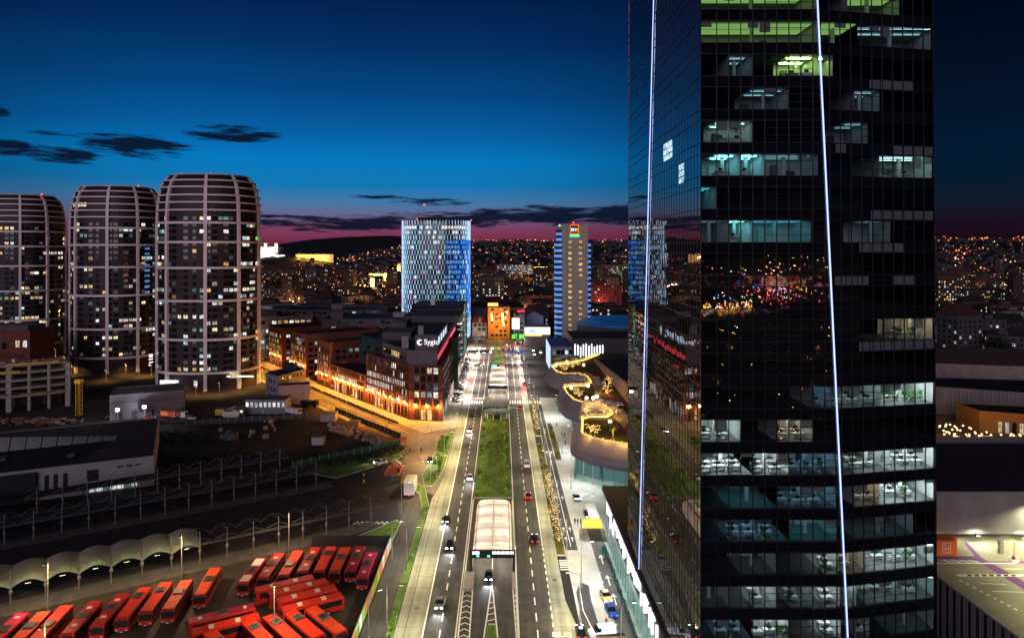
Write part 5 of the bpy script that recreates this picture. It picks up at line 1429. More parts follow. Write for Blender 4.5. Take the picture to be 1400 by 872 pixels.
# railing lights: beads along the terrace edge, one string per edge
for i in range(2, len(OUT) - 1):
    a = Vector(OUT[i]) - out_n(i) * 0.2; b = Vector(OUT[i + 1]) - out_n(i + 1) * 0.2; n_ = int((b - a).length / 0.9); mb = MB()
    for q in range(n_):
        p = a.lerp(b, q / n_); mb.blob((p.x + rr.uniform(-.3, .3), p.y + rr.uniform(-.3, .3), 20.7 + rr.uniform(-.1, .5)), 0.12)
    a3, b3 = (a.x, a.y, 20.75), (b.x, b.y, 20.75); mb.tube(a3, b3, 0.03, n=4)
    mb.build('string_lights', MATS['fairy'], mall)
# yellow-leaved small tree on the near garden is built with the trees

# buildings beyond the mall
def simple_house(name, label, cat, grp=None): return thing(name, label, cat, (0, 0, 0), 0, grp)
hb = thing('striped_hall', 'low hall with a grey striped front and lit upper windows below the slim tower', 'building', (36, 420, 0))
block(hb, [(28.5, 398), (52, 398), (52, 436), (28.5, 436)], 0, 14.5, 'mall_stone', 'roof_dark', 0.6)
for k in range(9): MB().box(29.2, 42, 397.75, 397.95, 1.2 + k * 0.95, 1.7 + k * 0.95).build('front_louvre', MATS['dark_metal'], hb)
add_windows(hb, facade((28.5, 398), (52, 398), 9.8, 1, 4, 2.4, 2.0, 2.6, 0.6, pickr(rr, .8, ['lit_white', 'lit_cool', 'lit_teal'])), 40)
MB().box(28.2, 28.45, 399, 435, 0.5, 14.8).build('light_strip', MATS['screen_pale'], hb)
MB().box(28.4, 52.2, 397.8, 436.2, 14.6, 15.3).build('roof_edge', MATS['blue_panel'], hb)
hc = thing('dark_hall', 'wide dark hall with tall white light bars on its front behind the roof gardens', 'building', (64, 372, 0))
block(hc, [(41, 396), (92, 396), (92, 436), (41, 436)], 0, 20.0, 'mall_dark', 'roof_dark', 0.8)
for k in range(11): MB().box(42.2 + k * 1.6, 42.9 + k * 1.6, 395.6, 395.95, 9.0 + rr.uniform(0, 1.5), 17.0 - rr.uniform(0, 2.0)).build('light_bar', MATS['rod_white'], hc)
ha = thing('round_arena', 'round-roofed hall with a glowing blue rim right of the slim tower', 'building', (86, 500, 0))
mb = MB(); mb.lathe([(30, 0), (30, 16.2)], 40, (86, 505, 0)); mb.build('wall', MATS['mall_dark'], ha)
mb = MB(); mb.lathe([(30.6, 16.3), (31, 17.4), (27, 19.4), (18, 21.2), (6, 22.2), (0.5, 22.3)], 40, (86, 505, 0)); mb.build('roof', MATS['arena_roof_glow'] if 'arena_roof_glow' in MATS else em('arena_roof_glow', (0.01, 0.14, 0.50), 0.16, base=(0.02, 0.05, 0.12)), ha, smooth=True)  # whole roof glows faintly, the rim's blue light put into its material
add_windows(ha, facade((64, 474.6), (104, 474.6), 12.4, 1, 3, 3.0, 2.4, 2.0, 0.4, pickr(rr, .7, ['lit_warm', 'lit_pink', 'lit_amber'])), 40)

# ------------------------------------------------------------------ right of the tower: car deck, hall, market, far roofs
DZ = 14.0
pk = thing('parking_deck', 'lit rooftop car park with purple lanes and a louvred side wall beyond the glass tower', 'car park', (110, 110, 0))
MB().box(77, 190, 60, 178, DZ - 0.8, DZ).build('deck', MATS['deck_floor'] if 'deck_floor' in MATS else pr('deck_floor', (0.30, 0.28, 0.20), 0.8, var=0.3, vscale=0.1), pk)
MB().box(77, 190, 177.9, 178.2, DZ, DZ + 9).build('wall', MATS['grey_wall'], pk)
MB().box(77.4, 188, 62, 176, 0, DZ - 0.82).build('wall', MATS['mall_dark'], pk)
for k in range(78):
    y = 86 + k * 0.62; MB().box(76.75, 77.38, y, y + (0.22 if k % 4 else 0.34), 0.4, DZ - 0.05).build('louvre', MATS['steel' if k % 3 else 'dark_metal'], pk)
MB().box(76.8, 77.2, 60, 176, DZ + 0.01, DZ + 0.32).build('edge_kerb', MATS['concrete'], pk)
mb = MB()
def dk(pts, mat, nm, z): MB().poly([(G(a, b, DZ).x, G(a, b, DZ).y, DZ + z) for a, b in pts]).build(nm, MATS[mat], pk)
dk([(1281, 760), (1334, 760), (1344, 763), (1410, 800), (1410, 812), (1336, 766), (1281, 763)], 'purple', 'painted_lane', 0.012)
dk([(1317, 741), (1322, 741), (1346, 766), (1338, 766)], 'purple', 'painted_lane', 0.014)
dk([(1345, 767), (1410, 767), (1410, 769.5), (1350, 769.5)], 'purple', 'painted_lane', 0.016)
for (x0, y0, x1, y1, w) in ((1345, 769.6, 1388, 769.6, 1.2), (1388, 769.6, 1394, 767, 1.2), (1394, 767, 1393, 762, 1.2), (1393, 762, 1384, 759.6, 1.2), (1384, 759.6, 1378, 761.5, 1.2), (1281, 769.8, 1345, 769.8, 1.0), (1340, 797, 1375, 798.5, 0.8), (1356, 808, 1400, 809, 0.7), (1373, 777.3, 1400, 777.8, 0.8)):
    dk([(x0, y0 - w * .6), (x1, y1 - w * .6), (x1, y1 + w * .6), (x0, y0 + w * .6)], 'paint', 'painted_line', 0.018)
for k in range(9): dk([(1312 + k * 9.4, 791.5 + k * 4.9), (1316.5 + k * 9.4, 793.6 + k * 4.9), (1315 + k * 9.4, 794.9 + k * 4.9), (1310.5 + k * 9.4, 792.8 + k * 4.9)], 'paint', 'painted_dash', 0.018)
dk([(1308, 784.5), (1400, 784.5), (1400, 787.5), (1312, 787.8), (1307, 786.6)], 'paint', 'painted_band', 0.014)
for k in range(7): dk([(1322 + k * 10, 784.9), (1328 + k * 10, 784.9), (1329 + k * 10, 787.2), (1323 + k * 10, 787.2)], 'asphalt', 'painted_band', 0.018)
for k in range(4): dk([(1286 + k * 12, 765.2), (1291 + k * 12, 765.2), (1305 + k * 12, 768.6), (1299 + k * 12, 768.6)], 'paint', 'painted_hatch', 0.018)
# the hall standing over the far part of the deck on pillars
hl = thing('deck_hall', 'windowless grey hall on pillars over the far side of the rooftop car park', 'hall', (130, 150, DZ))
Yh = F * (H - DZ) / (740 - 340)
zt_ = H - (672 - 340) * Yh / F
block(hl, [(70, Yh), (210, Yh), (210, Yh + 34), (70, Yh + 34)], DZ + 1.5, zt_, 'grey_wall', 'roof_plum', 0.05) if 'roof_plum' in MATS else (pr('roof_plum', (0.030, 0.016, 0.022), 0.9), block(hl, [(70, Yh), (210, Yh), (210, Yh + 34), (70, Yh + 34)], DZ + 1.5, zt_, 'grey_wall', 'roof_plum', 0.05))
MB().quad((70, Yh, DZ + 1.51), (210, Yh, DZ + 1.51), (210, Yh + 34, DZ + 1.51), (70, Yh + 34, DZ + 1.51)).build('soffit', MATS['white_wall'], hl)
for px in (1370,):
    p = G(px, 757, DZ); MB().box(p.x - .35, p.x + .35, p.y, p.y + .7, DZ, DZ + 2.4).build('pillar', MATS['concrete'], hl)
for k in range(6): MB().box(84 + k * 16 - .3, 84 + k * 16 + .3, Yh + 4, Yh + 4.6, DZ, DZ + 1.5).build('pillar', MATS['concrete'], hl)
ob = thing('orange_kiosk', 'orange stair kiosk with white pictogram on the rooftop car park', 'kiosk', (0, 0, 0))
v = G(1281, 759, DZ); w = G(1308, 759, DZ)
o = MB().box(v.x - 2, w.x, v.y, v.y + 3.2, DZ, DZ + 2.85).build('wall', MATS['orange'], ob)
MB().box(w.x + .02, w.x + 1.1, v.y + 1.5, v.y + 3.2, DZ, DZ + 2.8).build('side_wall', MATS['orange'], ob)
mb = MB(); cx_ = w.x - 1.9
for a, b, c, d in ((cx_ - .8, cx_ + .8, 2.3, 2.4), (cx_ - .8, cx_ + .8, .5, .6), (cx_ - .8, cx_ - .7, .61, 2.29), (cx_ + .7, cx_ + .8, .61, 2.29)): mb.box(a, b, v.y - .04, v.y - .005, DZ + c, DZ + d)
mb.bar((cx_ - .5, v.y - .02, DZ + 1.6), (cx_ - .25, v.y - .02, DZ + .8), .09, .03, up=(0, 1, 0)); mb.bar((cx_ - .25, v.y - .02, DZ + .8), (cx_ - .02, v.y - .02, DZ + 1.6), .09, .03, up=(0, 1, 0))
mb.box(cx_ + .3, cx_ + .4, v.y - .04, v.y - .005, DZ + .8, DZ + 1.9); mb.box(cx_ + .15, cx_ + .55, v.y - .045, v.y - .006, DZ + 1.3, DZ + 1.4); mb.box(cx_ - .4, cx_ - .1, v.y - .04, v.y - .005, DZ + 1.85, DZ + 2.1)
mb.build('pictogram', MATS['paint'], ob)
v = G(1386, 766.5, DZ); bl = thing('deck_bollard', 'red and white bollard with a thin sign post on the car park island', 'bollard', v)
MB().lathe([(0.7, 0), (0.7, 0.18), (0.3, 0.3)], 12, v).build('foot', MATS['paint'], bl); MB().lathe([(0.28, 0.3), (0.28, 0.9), (.1, 1.0)], 10, v).build('bollard_post', MATS['red_paint'], bl); MB().tube(v, v + Vector((0.1, 0, 3.4)), 0.05).build('sign_post', MATS['dark_metal'], bl)
for (px, py) in ((1337, 736), (1402, 738), (1270, 738)):
    p = GY(px, py - 5, Yh - 0.9); f = thing('flood_lamp', 'white flood lamp %s under the eave of the windowless grey hall' % ('in the middle' if px == 1337 else 'at the outer end' if px > 1390 else 'nearest the glass tower'), 'lamp', p)
    MB().box(p.x - .5, p.x + .5, p.y - .25, p.y + .25, p.z - .1, p.z + .1).build('housing', MATS['dark_metal'], f); MB().box(p.x - .4, p.x + .4, p.y - .2, p.y + .2, p.z - .16, p.z - .11).build('lens', MATS['lamp_white'], f); MB().box(p.x - .06, p.x + .06, p.y + .25, p.y + .95, p.z - .05, p.z + .05).build('bracket', MATS['dark_metal'], f)
    lg = bpy.data.lights.new('lamp_light', 'SPOT'); lo = bpy.data.objects.new('lamp_light', lg); col.objects.link(lo); lo.parent = f; lo.location = (0, -1.0, 1.2); lg.energy = 1500; lg.color = (1.0, 0.97, 0.72); lg.spot_size = R(165); lg.spot_blend = 0.4; lg.shadow_soft_size = 0.3
for x, y in ((93, 104), (99, 121), (106, 133)):  # lamp posts out of view, added to brighten the deck
    f = thing('added_deck_lamp', 'lamp post on the rooftop car park', 'lamp', (x, y, DZ), 0, 'lamp posts of the rooftop car park')
    MB().tube((x, y, DZ), (x, y, DZ + 8), .1).build('post', MATS['steel'], f); MB().box(x - .4, x + .4, y - .2, y + .2, DZ + 8.01, DZ + 8.15).build('lamp_head', MATS['dark_metal'], f)
    lg = bpy.data.lights.new('lamp_light', 'SPOT'); lo = bpy.data.objects.new('lamp_light', lg); col.objects.link(lo); lo.parent = f; lo.location = (0, 0, 7.8); lg.energy = 14000; lg.color = (1.0, .93, .55); lg.spot_size = R(160); lg.spot_blend = .5; lg.shadow_soft_size = .3
# market court behind the hall
mk_ = thing('market_roof', 'long louvred roof hall behind the market court right of the glass tower', 'building', (200, 310, 0))
Ym = 300.0
def XR_(px, Y): return (px - 686) * Y / F
block(mk_, [(XR_(1255, Ym), Ym), (XR_(1440, Ym), Ym - 26), (XR_(1440, Ym), Ym + 14), (XR_(1255, Ym), Ym + 24)], 0, 12, 'grey_wall', 'roof_dark', 0.5)
for k in range(14):
    x = XR_(1283, Ym) + k * 2.6; MB().bar((x, Ym - .3 - (x - XR_(1255, Ym)) * .437 * 26 / 26, 1), (x, Ym - .3 - (x - XR_(1255, Ym)) * .437, 11.4), 0.22, 0.25, up=(0, 1, 0)).build('louvre', MATS['hotel_grey2'], mk_)
rf = thing('long_roof_house', 'long mauve-roofed building with a row of white windows right of the glass tower', 'building', (225, 350, 0))
Yr = 352.0
block(rf, [(XR_(1240, Yr), Yr + 8), (XR_(1330, Yr), Yr), (XR_(1450, Yr), Yr - 10), (XR_(1450, Yr), Yr + 30), (XR_(1240, Yr), Yr + 40)], 0, 12.2, 'pink_wall', 'roof_plum', 0.2)
mb = MB(); a, b = (XR_(1240, Yr), Yr + 8), (XR_(1450, Yr), Yr - 10)
mb.quad((a[0], a[1] - .3, 12.3), (b[0], b[1] - .3, 12.3), (b[0], b[1] + 20, 18.5), (a[0], a[1] + 20, 18.5)); mb.quad((a[0], a[1] + 20, 18.5), (b[0], b[1] + 20, 18.5), (b[0], b[1] + 40, 12.3), (a[0], a[1] + 40, 12.3)); mb.build('roof', MATS['roof_mauve'] if 'roof_mauve' in MATS else pr('roof_mauve', (0.06, 0.045, 0.05), 0.85), rf)
add_windows(rf, facade((XR_(1240, Yr), Yr + 8), (XR_(1450, Yr), Yr - 10), 6.6, 1, 4, 5.2, 2.6, 2.8, 1.2, lambda f, i, n: 'lit_white' if 4 <= i <= 9 else 'dark_glass'), 40)
oh = thing('amber_hall', 'amber-lit low hall with tall bright doors at the edge of the market court', 'building', (200, 270, 0))
Yo = 262.0
block(oh, [(XR_(1354, Yo), Yo + 6), (XR_(1450, Yo), Yo - 6), (XR_(1450, Yo), Yo + 14), (XR_(1354, Yo), Yo + 20)], 0, 8.5, 'ochre_wall', 'roof_dark', 0.4) if 'ochre_wall' in MATS else (pr('ochre_wall', (0.34, 0.17, 0.04), 0.8), block(oh, [(XR_(1354, Yo), Yo + 6), (XR_(1450, Yo), Yo - 6), (XR_(1450, Yo), Yo + 14), (XR_(1354, Yo), Yo + 20)], 0, 8.5, 'ochre_wall', 'roof_dark', 0.4))
add_windows(oh, facade((XR_(1368, Yo), Yo + 4), (XR_(1450, Yo), Yo - 6), 0.3, 1, 4, 2.3, 1.3, 4.4, 0.2, pickr(rr, .8, ['lit_white', 'lit_warm'])), 40)
sheet('market_court', [[(XR_(1230, 270), 228), (XR_(1480, 270), 215), (XR_(1480, 270), 290), (XR_(1230, 270), 298)]], pr('court_floor', (0.30, 0.22, 0.12), 0.8, var=0.3, vscale=0.1), 0.05)
rz = random.Random(8)
def make_string_lamp():
    t = thing('festoon_lamp', 'round glowing lamp on a slim post in the amber market court', 'lamp', (0, 0, 0), 0, 'festoon lamps over the market court')
    MB().tube((0, 0, 0), (0, 0, 4.2), 0.06, n=6).build('post', MATS['dark_metal'], t)
    MB().lathe([(0.08, 4.2), (0.28, 4.35), (0.34, 4.55), (0.26, 4.76), (0.08, 4.85)], 10).build('globe', MATS['festoon'], t)
    return t
em('festoon', (1.0, 0.62, 0.28), 3.2)
fl_ = make_string_lamp()
cnt = 0
for k in range(46):
    px = 1283 + rz.random() * 112; base = 588 + (px - 1283) * 0.14 + rz.uniform(-9, 9)
    v = G(px, base + 14, 0.05)
    place(fl_, USED, (v.x, v.y, 0.05)); cnt += 1
for px, py in ((1386, 598), (1390, 601), (1394, 597), (1398, 604), (1287, 606), (1295, 611), (1309, 612)): v = G(px, py + 14, 0.05); place(fl_, USED, (v.x, v.y, 0.05))
for px, py, e in ((1300, 602, 5000), (1330, 605, 6500), (1345, 608, 2500)):
    v = G(px, py + 12, 0.0); lg = bpy.data.lights.new('lamp_light', 'POINT'); lo = bpy.data.objects.new('lamp_light', lg); col.objects.link(lo); lo.location = (v.x, v.y, 5.6); lg.energy = e; lg.color = (1.0, 0.48, 0.12); lg.shadow_soft_size = 0.6
pv = thing('market_stall', 'round-roofed pale stall lit from inside in the market court', 'stall', (0, 0, 0), 0, 'round stalls in the market court')
MB().lathe([(0.15, 0), (0.15, 3)], 8).build('post', MATS['steel'], pv); MB().lathe([(4.2, 3.0), (4.3, 3.2), (2.6, 3.9), (0.2, 4.3)], 18).build('canopy', MATS['membrane'], pv); MB().lathe([(3.6, 2.85), (3.6, 2.95)], 18).build('canopy_light', MATS['lamp_amber_soft'], pv)
for px, py in ((1353, 612), (1364, 621)): v = G(px, py, 0.05); place(pv, USED, (v.x, v.y, 0.05))
# ------------------------------------------------------------------ tunnel mouths under white membrane vaults
def light(parent, kind, loc, energy, colr, size=0.2, spot=150, blend=0.6):
    lg = bpy.data.lights.new('lamp_light', kind); lo = bpy.data.objects.new('lamp_light', lg); col.objects.link(lo)
    lo.parent = parent; lo.location = loc; lg.energy = energy; lg.color = colr; lg.shadow_soft_size = size
    if kind == 'SPOT': lg.spot_size = R(spot); lg.spot_blend = blend
    return lo
mm = bpy.data.materials.new('vault_membrane'); mm.use_nodes = True
t_ = mm.node_tree; t_.nodes.remove(t_.nodes['Principled BSDF'])
df = t_.nodes.new('ShaderNodeBsdfDiffuse'); df.inputs[0].default_value = (0.75, 0.72, 0.66, 1)
tl = t_.nodes.new('ShaderNodeBsdfTranslucent'); tl.inputs[0].default_value = (0.80, 0.74, 0.66, 1)
mx = t_.nodes.new('ShaderNodeMixShader'); mx.inputs[0].default_value = 0.6
t_.links.new(df.outputs[0], mx.inputs[1]); t_.links.new(tl.outputs[0], mx.inputs[2]); t_.links.new(mx.outputs[0], t_.nodes['Material Output'].inputs[0])
MATS['vault_membrane'] = mm
def vault(label, x0, x1, y0, y1, hgt, near_front=True, nlight=5, energy=5200, detail=True):
    t = thing('tunnel_canopy', label, 'tunnel entrance', ((x0 + x1) / 2, (y0 + y1) / 2, 0))
    # walls, membrane in bays between the ribs, ribs
    MB().box(x0 - 0.35, x0, y0, y1, 0, 1.3).build('side_wall', MATS['concrete'], t); MB().box(x1, x1 + 0.35, y0, y1, 0, 1.3).build('side_wall', MATS['concrete'], t)
    ns = 12; xm, hw = (x0 + x1) / 2, (x1 - x0) / 2
    def arc(k, dz=0): # superelliptic section: steep sides, flat crown
        a = PI - PI * k / ns; c, s = math.cos(a), math.sin(a)
        return xm + hw * math.copysign(abs(c) ** 0.45, c), 1.3 + (hgt - 1.3 + dz) * abs(s) ** 0.42
    def zdrop(y): return 1.0 if y < y1 - 4 else math.sqrt(max(0.05, 1 - ((y - (y1 - 4)) / 4.3) ** 2))
    mb = MB(); nb = int((y1 - y0) / 1.0); g = []
    for j in range(nb + 1):
        y = y0 + (y1 - y0) * j / nb; row = []
        for k in range(ns + 1):
            x, z = arc(k); sag = 0.10 * math.sin(PI * ((j / nb * (y1 - y0) / 5.0) % 1)); row.append((x, y, 1.3 + (z - 1.3 - sag) * zdrop(y)))
        g.append(row)
    for j in range(nb):
        for k in range(ns): mb.quad(g[j][k], g[j][k + 1], g[j + 1][k + 1], g[j + 1][k])
    mb.build('membrane', mm, t, smooth=True)
    y = y0
    while y <= y1 - 3.5:
        mb = MB(); pts = [arc(k, -0.12) for k in range(ns + 1)]
        for a, b in zip(pts, pts[1:]): mb.bar((a[0], y, a[1]), (b[0], y, b[1]), 0.10, 0.14, up=(0, 1, 0))
        mb.build('rib', MATS['white_metal'], t); y += 2.5
    MB().bar((xm, y0, hgt + 0.02), (xm, y1 - 4, hgt + 0.02), 0.22, 0.12).build('ridge', MATS['white_metal'], t)
    for k in range(nlight):
        yy = y0 + 2.5 + (y1 - y0 - 6) * k / max(1, nlight - 1)
        for sx in (-1, 1):
            lx = xm + sx * hw * 0.55
            o = MB().box(lx - .12, lx + .12, yy - .9, yy + .9, hgt - 1.05, hgt - 0.97).build('strip_lamp', MATS['lamp_warm'], t)
            light(o, 'POINT', (lx - rootloc(t).x, yy - rootloc(t).y, hgt - 2.6), energy / 7.5, (1.0, 0.84, 0.66), 0.5)
    # red and white edge beads
    for sx in (x0 + .55, x1 - .55):
        mb = MB(); y = y0 + 0.4
        while y < y1 - 4: 
            mb.box(sx - .18, sx + .18, y, y + 0.45, hgt - 0.75, hgt - 0.50); y += 1.25
        mb.bar((sx, y0, hgt - .8), (sx, y1 - 4, hgt - .8), 0.05, 0.05); mb.build('edge_marker', MATS['marker_red'], t)
    # dark back wall where the carriageway dives under ground
    MB().box(x0, x1, y1 - 1.2, y1 - 0.9, 0, 1.2).build('end_wall', MATS['white_wall'], t)
    return t
em('marker_red', (1.0, 0.12, 0.10), 0.55)
near_c = vault('large glowing white tunnel canopy with a dark sign gantry across its near mouth', -6.55, 2.35, 152, 186, 5.0)
far_c = vault('small far white tunnel canopy beyond the zebra crossing', -6.4, 2.3, 334, 392, 4.6, nlight=4, energy=17000)
# gantry of the near mouth
Yg = 151.6
o = MB().box(-7.1, 2.95, Yg - 0.3, Yg, 3.45, 5.25).build('sign_gantry', MATS['gantry'] if 'gantry' in MATS else pr('gantry', (0.012, 0.028, 0.034), 0.5), near_c)
MB().box(-7.1, -6.6, Yg - 0.3, Yg, 0, 3.44).build('gantry_leg', MATS['gantry'], near_c); MB().box(2.45, 2.95, Yg - 0.3, Yg, 0, 3.44).build('gantry_leg', MATS['gantry'], near_c)
MB().box(-6.5, -5.0, Yg - .36, Yg - .31, 4.35, 4.95).build('lit_panel', MATS['sign_white'], o)
for k in range(5): MB().box(-2.1 + k * .98, -1.3 + k * .98, Yg - .36, Yg - .31, 4.4, 4.95).build('lit_panel', MATS['sign_white'], o)
for x in (-5.3, -2.9): MB().box(x - .28, x + .28, Yg - .36, Yg - .31, 3.75, 4.15).build('lane_signal', MATS['sign_teal'], o)
o2 = MB().box(-6.9, 2.7, 333.0, 333.3, 3.6, 5.2).build('sign_gantry', MATS['gantry'], far_c)
o2 = MB().box(-6.9, 2.7, 392.3, 392.6, 3.6, 5.6).build('sign_gantry', MATS['gantry'], far_c)
for x in (-4.4, 0.3): MB().box(x - 1.4, x + 1.4, 391.9, 392.25, 4.0, 5.2).build('lane_signal', MATS['sign_teal' if x < 0 else 'lamp_red'], o2)
for x0, x1 in ((-8.15, -6.2), (2.45, 3.0)):
    o = MB(); o.box(x0, x1, 143.5, 151.3, 0.03, 0.5); setting('ramp_kerb', o, MATS['concrete'])
mb = MB()
for sx in (-6.05, 2.3):
    for k in range(8): mb.box(sx - .09, sx + .09, 143.6 + k * 0.98, 144.1 + k * 0.98, 0.5, 0.62)
setting('red_kerb_marks', mb, MATS['red_paint'])
# glass disc on legs on the median
dv = thing('glass_disc_canopy', 'round glass canopy on short white legs on the planted median', 'canopy', (-2.0, 291, 0))
MB().lathe([(5.6, 2.6), (5.7, 2.75), (5.7, 2.95), (5.2, 3.05), (0.1, 3.2)], 36, (-2, 291, 0)).build('glass_roof', MATS['disc_glass'] if 'disc_glass' in MATS else pr('disc_glass', (0.10, 0.14, 0.13), 0.15), dv, smooth=False)
for q in range(10):
    a = q * PI / 5; MB().tube((-2 + 4.9 * math.cos(a), 291 + 4.9 * math.sin(a), 0), (-2 + 5.2 * math.cos(a), 291 + 5.2 * math.sin(a), 2.6), 0.16).build('leg', MATS['white_metal'], dv)
mb = MB()
for q in range(18): a = q * PI / 9; mb.bar((-2, 291, 3.24), (-2 + 5.5 * math.cos(a), 291 + 5.5 * math.sin(a), 3.08), 0.08, 0.06)
mb.build('roof_ribs', MATS['white_metal'], dv)
# planting of the beds: low clumps of leaves, uncountable
def ground_cover(name, polys, dens, h, mat, seed, kind='stuff'):
    r = random.Random(seed); mb = MB()
    for (x0, x1, y0, y1) in polys:
        n = int((x1 - x0) * (y1 - y0) * dens)
        for _ in range(n):
            cx, cy = r.uniform(x0, x1), r.uniform(y0, y1)
            if mnoise.noise((cx * .25, cy * .12, seed)) < -0.12: continue
            for q in range(5):
                c = Vector((cx + r.gauss(0, .25), cy + r.gauss(0, .25), 0.14 + r.uniform(0, h)))
                u = Vector((r.uniform(-1, 1), r.uniform(-1, 1), r.uniform(0.2, 1))).normalized() * r.uniform(.15, .32); w = u.cross(Vector((r.uniform(-1, 1), r.uniform(-1, 1), .2))).normalized() * .12
                mb.quad(c - u, c + w, c + u, c - w)
    return tag(mb.build(name, MATS[mat], None), kind=kind)
pr('cover_leaf', (0.085, 0.15, 0.014), 0.9, var=0.4, vscale=0.18, c2=(0.19, 0.14, 0.022))
ground_cover('ground_cover', [(-5.9, 0.7, 199, 286), (-5.9, 0.7, 296, 311)], 1.3, 0.4, 'cover_leaf', 2)
ground_cover('shrub_cover', [(13.2, 14.6, 162, 250), (13.3, 14.6, 264, 316), (18.7, 20.2, 234, 280)], 6.0, 0.5, 'cover_leaf', 4)
ground_cover('grass', [(-7.7, -6.7, 198, 312), (1.5, 2.5, 198, 312), (-23.2, -20.2, 210, 262), (-21.6, -20.6, 70, 190), (-3.6, -0.3, 104, 122)], 5.0, 0.12, 'lawn', 5)
mb = MB()
rr = random.Random(41)
em('ground_amber', (1.0, 0.35, 0.05), 1.2)
def make_marker():
    t = thing('ground_light', 'small amber light half hidden in the median planting', 'lamp', (0, 0, 0), 0, 'amber lights in the median planting')
    MB().lathe([(0.12, 0), (0.12, 0.3)], 8).build('stem', MATS['dark_metal'], t); MB().lathe([(0.18, 0.3), (0.2, 0.5), (0.05, 0.56)], 8).build('lens', MATS['ground_amber'], t); return t
gm = make_marker()
for k in range(9):
    for x in (-6.9, 1.6): place(gm, USED, (x + rr.uniform(-.4, .4), 202 + k * 11 + rr.uniform(-2, 2), 0.13))

# ------------------------------------------------------------------ buses
def bus_parts(t, Lh=12.0, roof='bus_roof', hatch=((-2.5, 1.4, 1.0),), pod=None, body='bus_red', nose=None):
    """a city bus, 2.5 m wide, nose towards -Y"""
    w = 1.25; h = Lh / 2
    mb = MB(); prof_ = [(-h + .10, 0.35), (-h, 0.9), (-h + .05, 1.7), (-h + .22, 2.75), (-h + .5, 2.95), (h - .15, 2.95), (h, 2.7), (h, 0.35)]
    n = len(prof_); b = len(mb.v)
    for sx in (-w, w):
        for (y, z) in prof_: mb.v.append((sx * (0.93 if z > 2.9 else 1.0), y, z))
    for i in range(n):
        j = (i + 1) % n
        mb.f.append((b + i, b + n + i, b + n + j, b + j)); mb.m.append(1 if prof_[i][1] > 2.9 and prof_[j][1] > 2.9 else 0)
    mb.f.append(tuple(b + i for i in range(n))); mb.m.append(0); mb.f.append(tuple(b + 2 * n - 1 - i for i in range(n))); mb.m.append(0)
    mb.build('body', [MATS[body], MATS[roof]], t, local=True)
    for sx in (-1, 1):
        MB().box(sx * 1.255 - .02, sx * 1.255 + .02, -h + .9, h - .5, 1.45, 2.5).build('side_windows', MATS['dark_glass'], t, local=True)
    MB().hexa([(-1.1, -h - .02, 1.25), (1.1, -h - .02, 1.25), (1.1, -h + .06, 1.25), (-1.1, -h + .06, 1.25), (-1.1, -h + .13, 2.45), (1.1, -h + .13, 2.45), (1.1, -h + .24, 2.45), (-1.1, -h + .24, 2.45)]).build('windscreen', MATS['dark_glass'], t, local=True)
    MB().hexa([(-.8, -h + .125, 2.5), (.8, -h + .125, 2.5), (.8, -h + .2, 2.5), (-.8, -h + .2, 2.5), (-.8, -h + .17, 2.72), (.8, -h + .17, 2.72), (.8, -h + .25, 2.72), (-.8, -h + .25, 2.72)]).build('destination_sign', MATS['black'], t, local=True)
    for sx in (-.85, .85): MB().box(sx - .22, sx + .22, -h - .02, -h + .1, .62, .82).build('headlight', MATS['hotel_slab'] if False else MATS['lens_dull'], t, local=True)
    for sx in (-1, 1): MB().box(sx * 1.32 - .1, sx * 1.32 + .1, -h - .28, -h - .12, 1.9, 2.4).build('mirror', MATS['black'], t, local=True)
    for sx in (-1, 1):
        for yy in (-h + 2.6, h - 3.2):
            wh = MB(); wh.tube((sx * 1.0, yy, .48), (sx * 1.27, yy, .48), .48, n=14); o = wh.build('wheel', MATS['rubber'], t, local=True)
            wh = MB(); wh.tube((sx * 1.26, yy, .48), (sx * 1.285, yy, .48), .26, n=10); wh.build('rim', MATS['steel'], o, local=True)
    for (yy, ww, ll) in hatch: MB().box(-ww / 2, ww / 2, yy - ll / 2, yy + ll / 2, 2.95, 3.07).build('roof_hatch', MATS['hatch_pale'], t, local=True)
    if pod:
        o = MB().box(-.85, .85, pod - 1.0, pod + 1.0, 2.95, 3.22).build('roof_unit', MATS['roof_grey'], t, local=True)
        for q in range(3): MB().box(-.65, .65, pod - .75 + q * .55, pod - .4 + q * .55, 3.22, 3.26).build('grille', MATS['black'], o, local=True)
    for yy in (-h + 3.0, -.4, h - 2.6): MB().box(-1.15, 1.15, yy - .03, yy + .03, 2.952, 2.965).build('roof_seam', MATS['rubber'], t, local=True)
    MB().box(-1.22, 1.22, -h - .05, -h + .3, .3, .56).build('bumper', MATS['dark_metal'], t, local=True); MB().box(-.26, .26, -h - .07, -h - .051, .38, .5).build('number_plate', MATS['paint'], t, local=True)
    for sx in (-1, 1): MB().box(sx * 1.262 - .012, sx * 1.262 + .012, -h + 1.0, h - .6, .36, .5).build('skirt', MATS['rubber'], t, local=True)
    if nose: MB().box(-.95, .95, -h + .9, -h + 3.6, 2.95, 2.99).build('roof_panel', MATS[nose], t, local=True); MB().box(-.95, .95, h - 4.0, h - .8, 2.95, 2.99).build('roof_panel', MATS['white_metal'], t, local=True)
pr('lens_dull', (0.5, 0.5, 0.48), 0.2); pr('hatch_pale', (0.55, 0.52, 0.48), 0.6)
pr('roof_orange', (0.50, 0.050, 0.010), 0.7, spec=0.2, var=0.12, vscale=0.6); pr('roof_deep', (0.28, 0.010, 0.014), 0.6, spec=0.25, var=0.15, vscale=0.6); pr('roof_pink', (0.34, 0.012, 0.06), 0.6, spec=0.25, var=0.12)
BUSG = 'red buses parked in the yard'
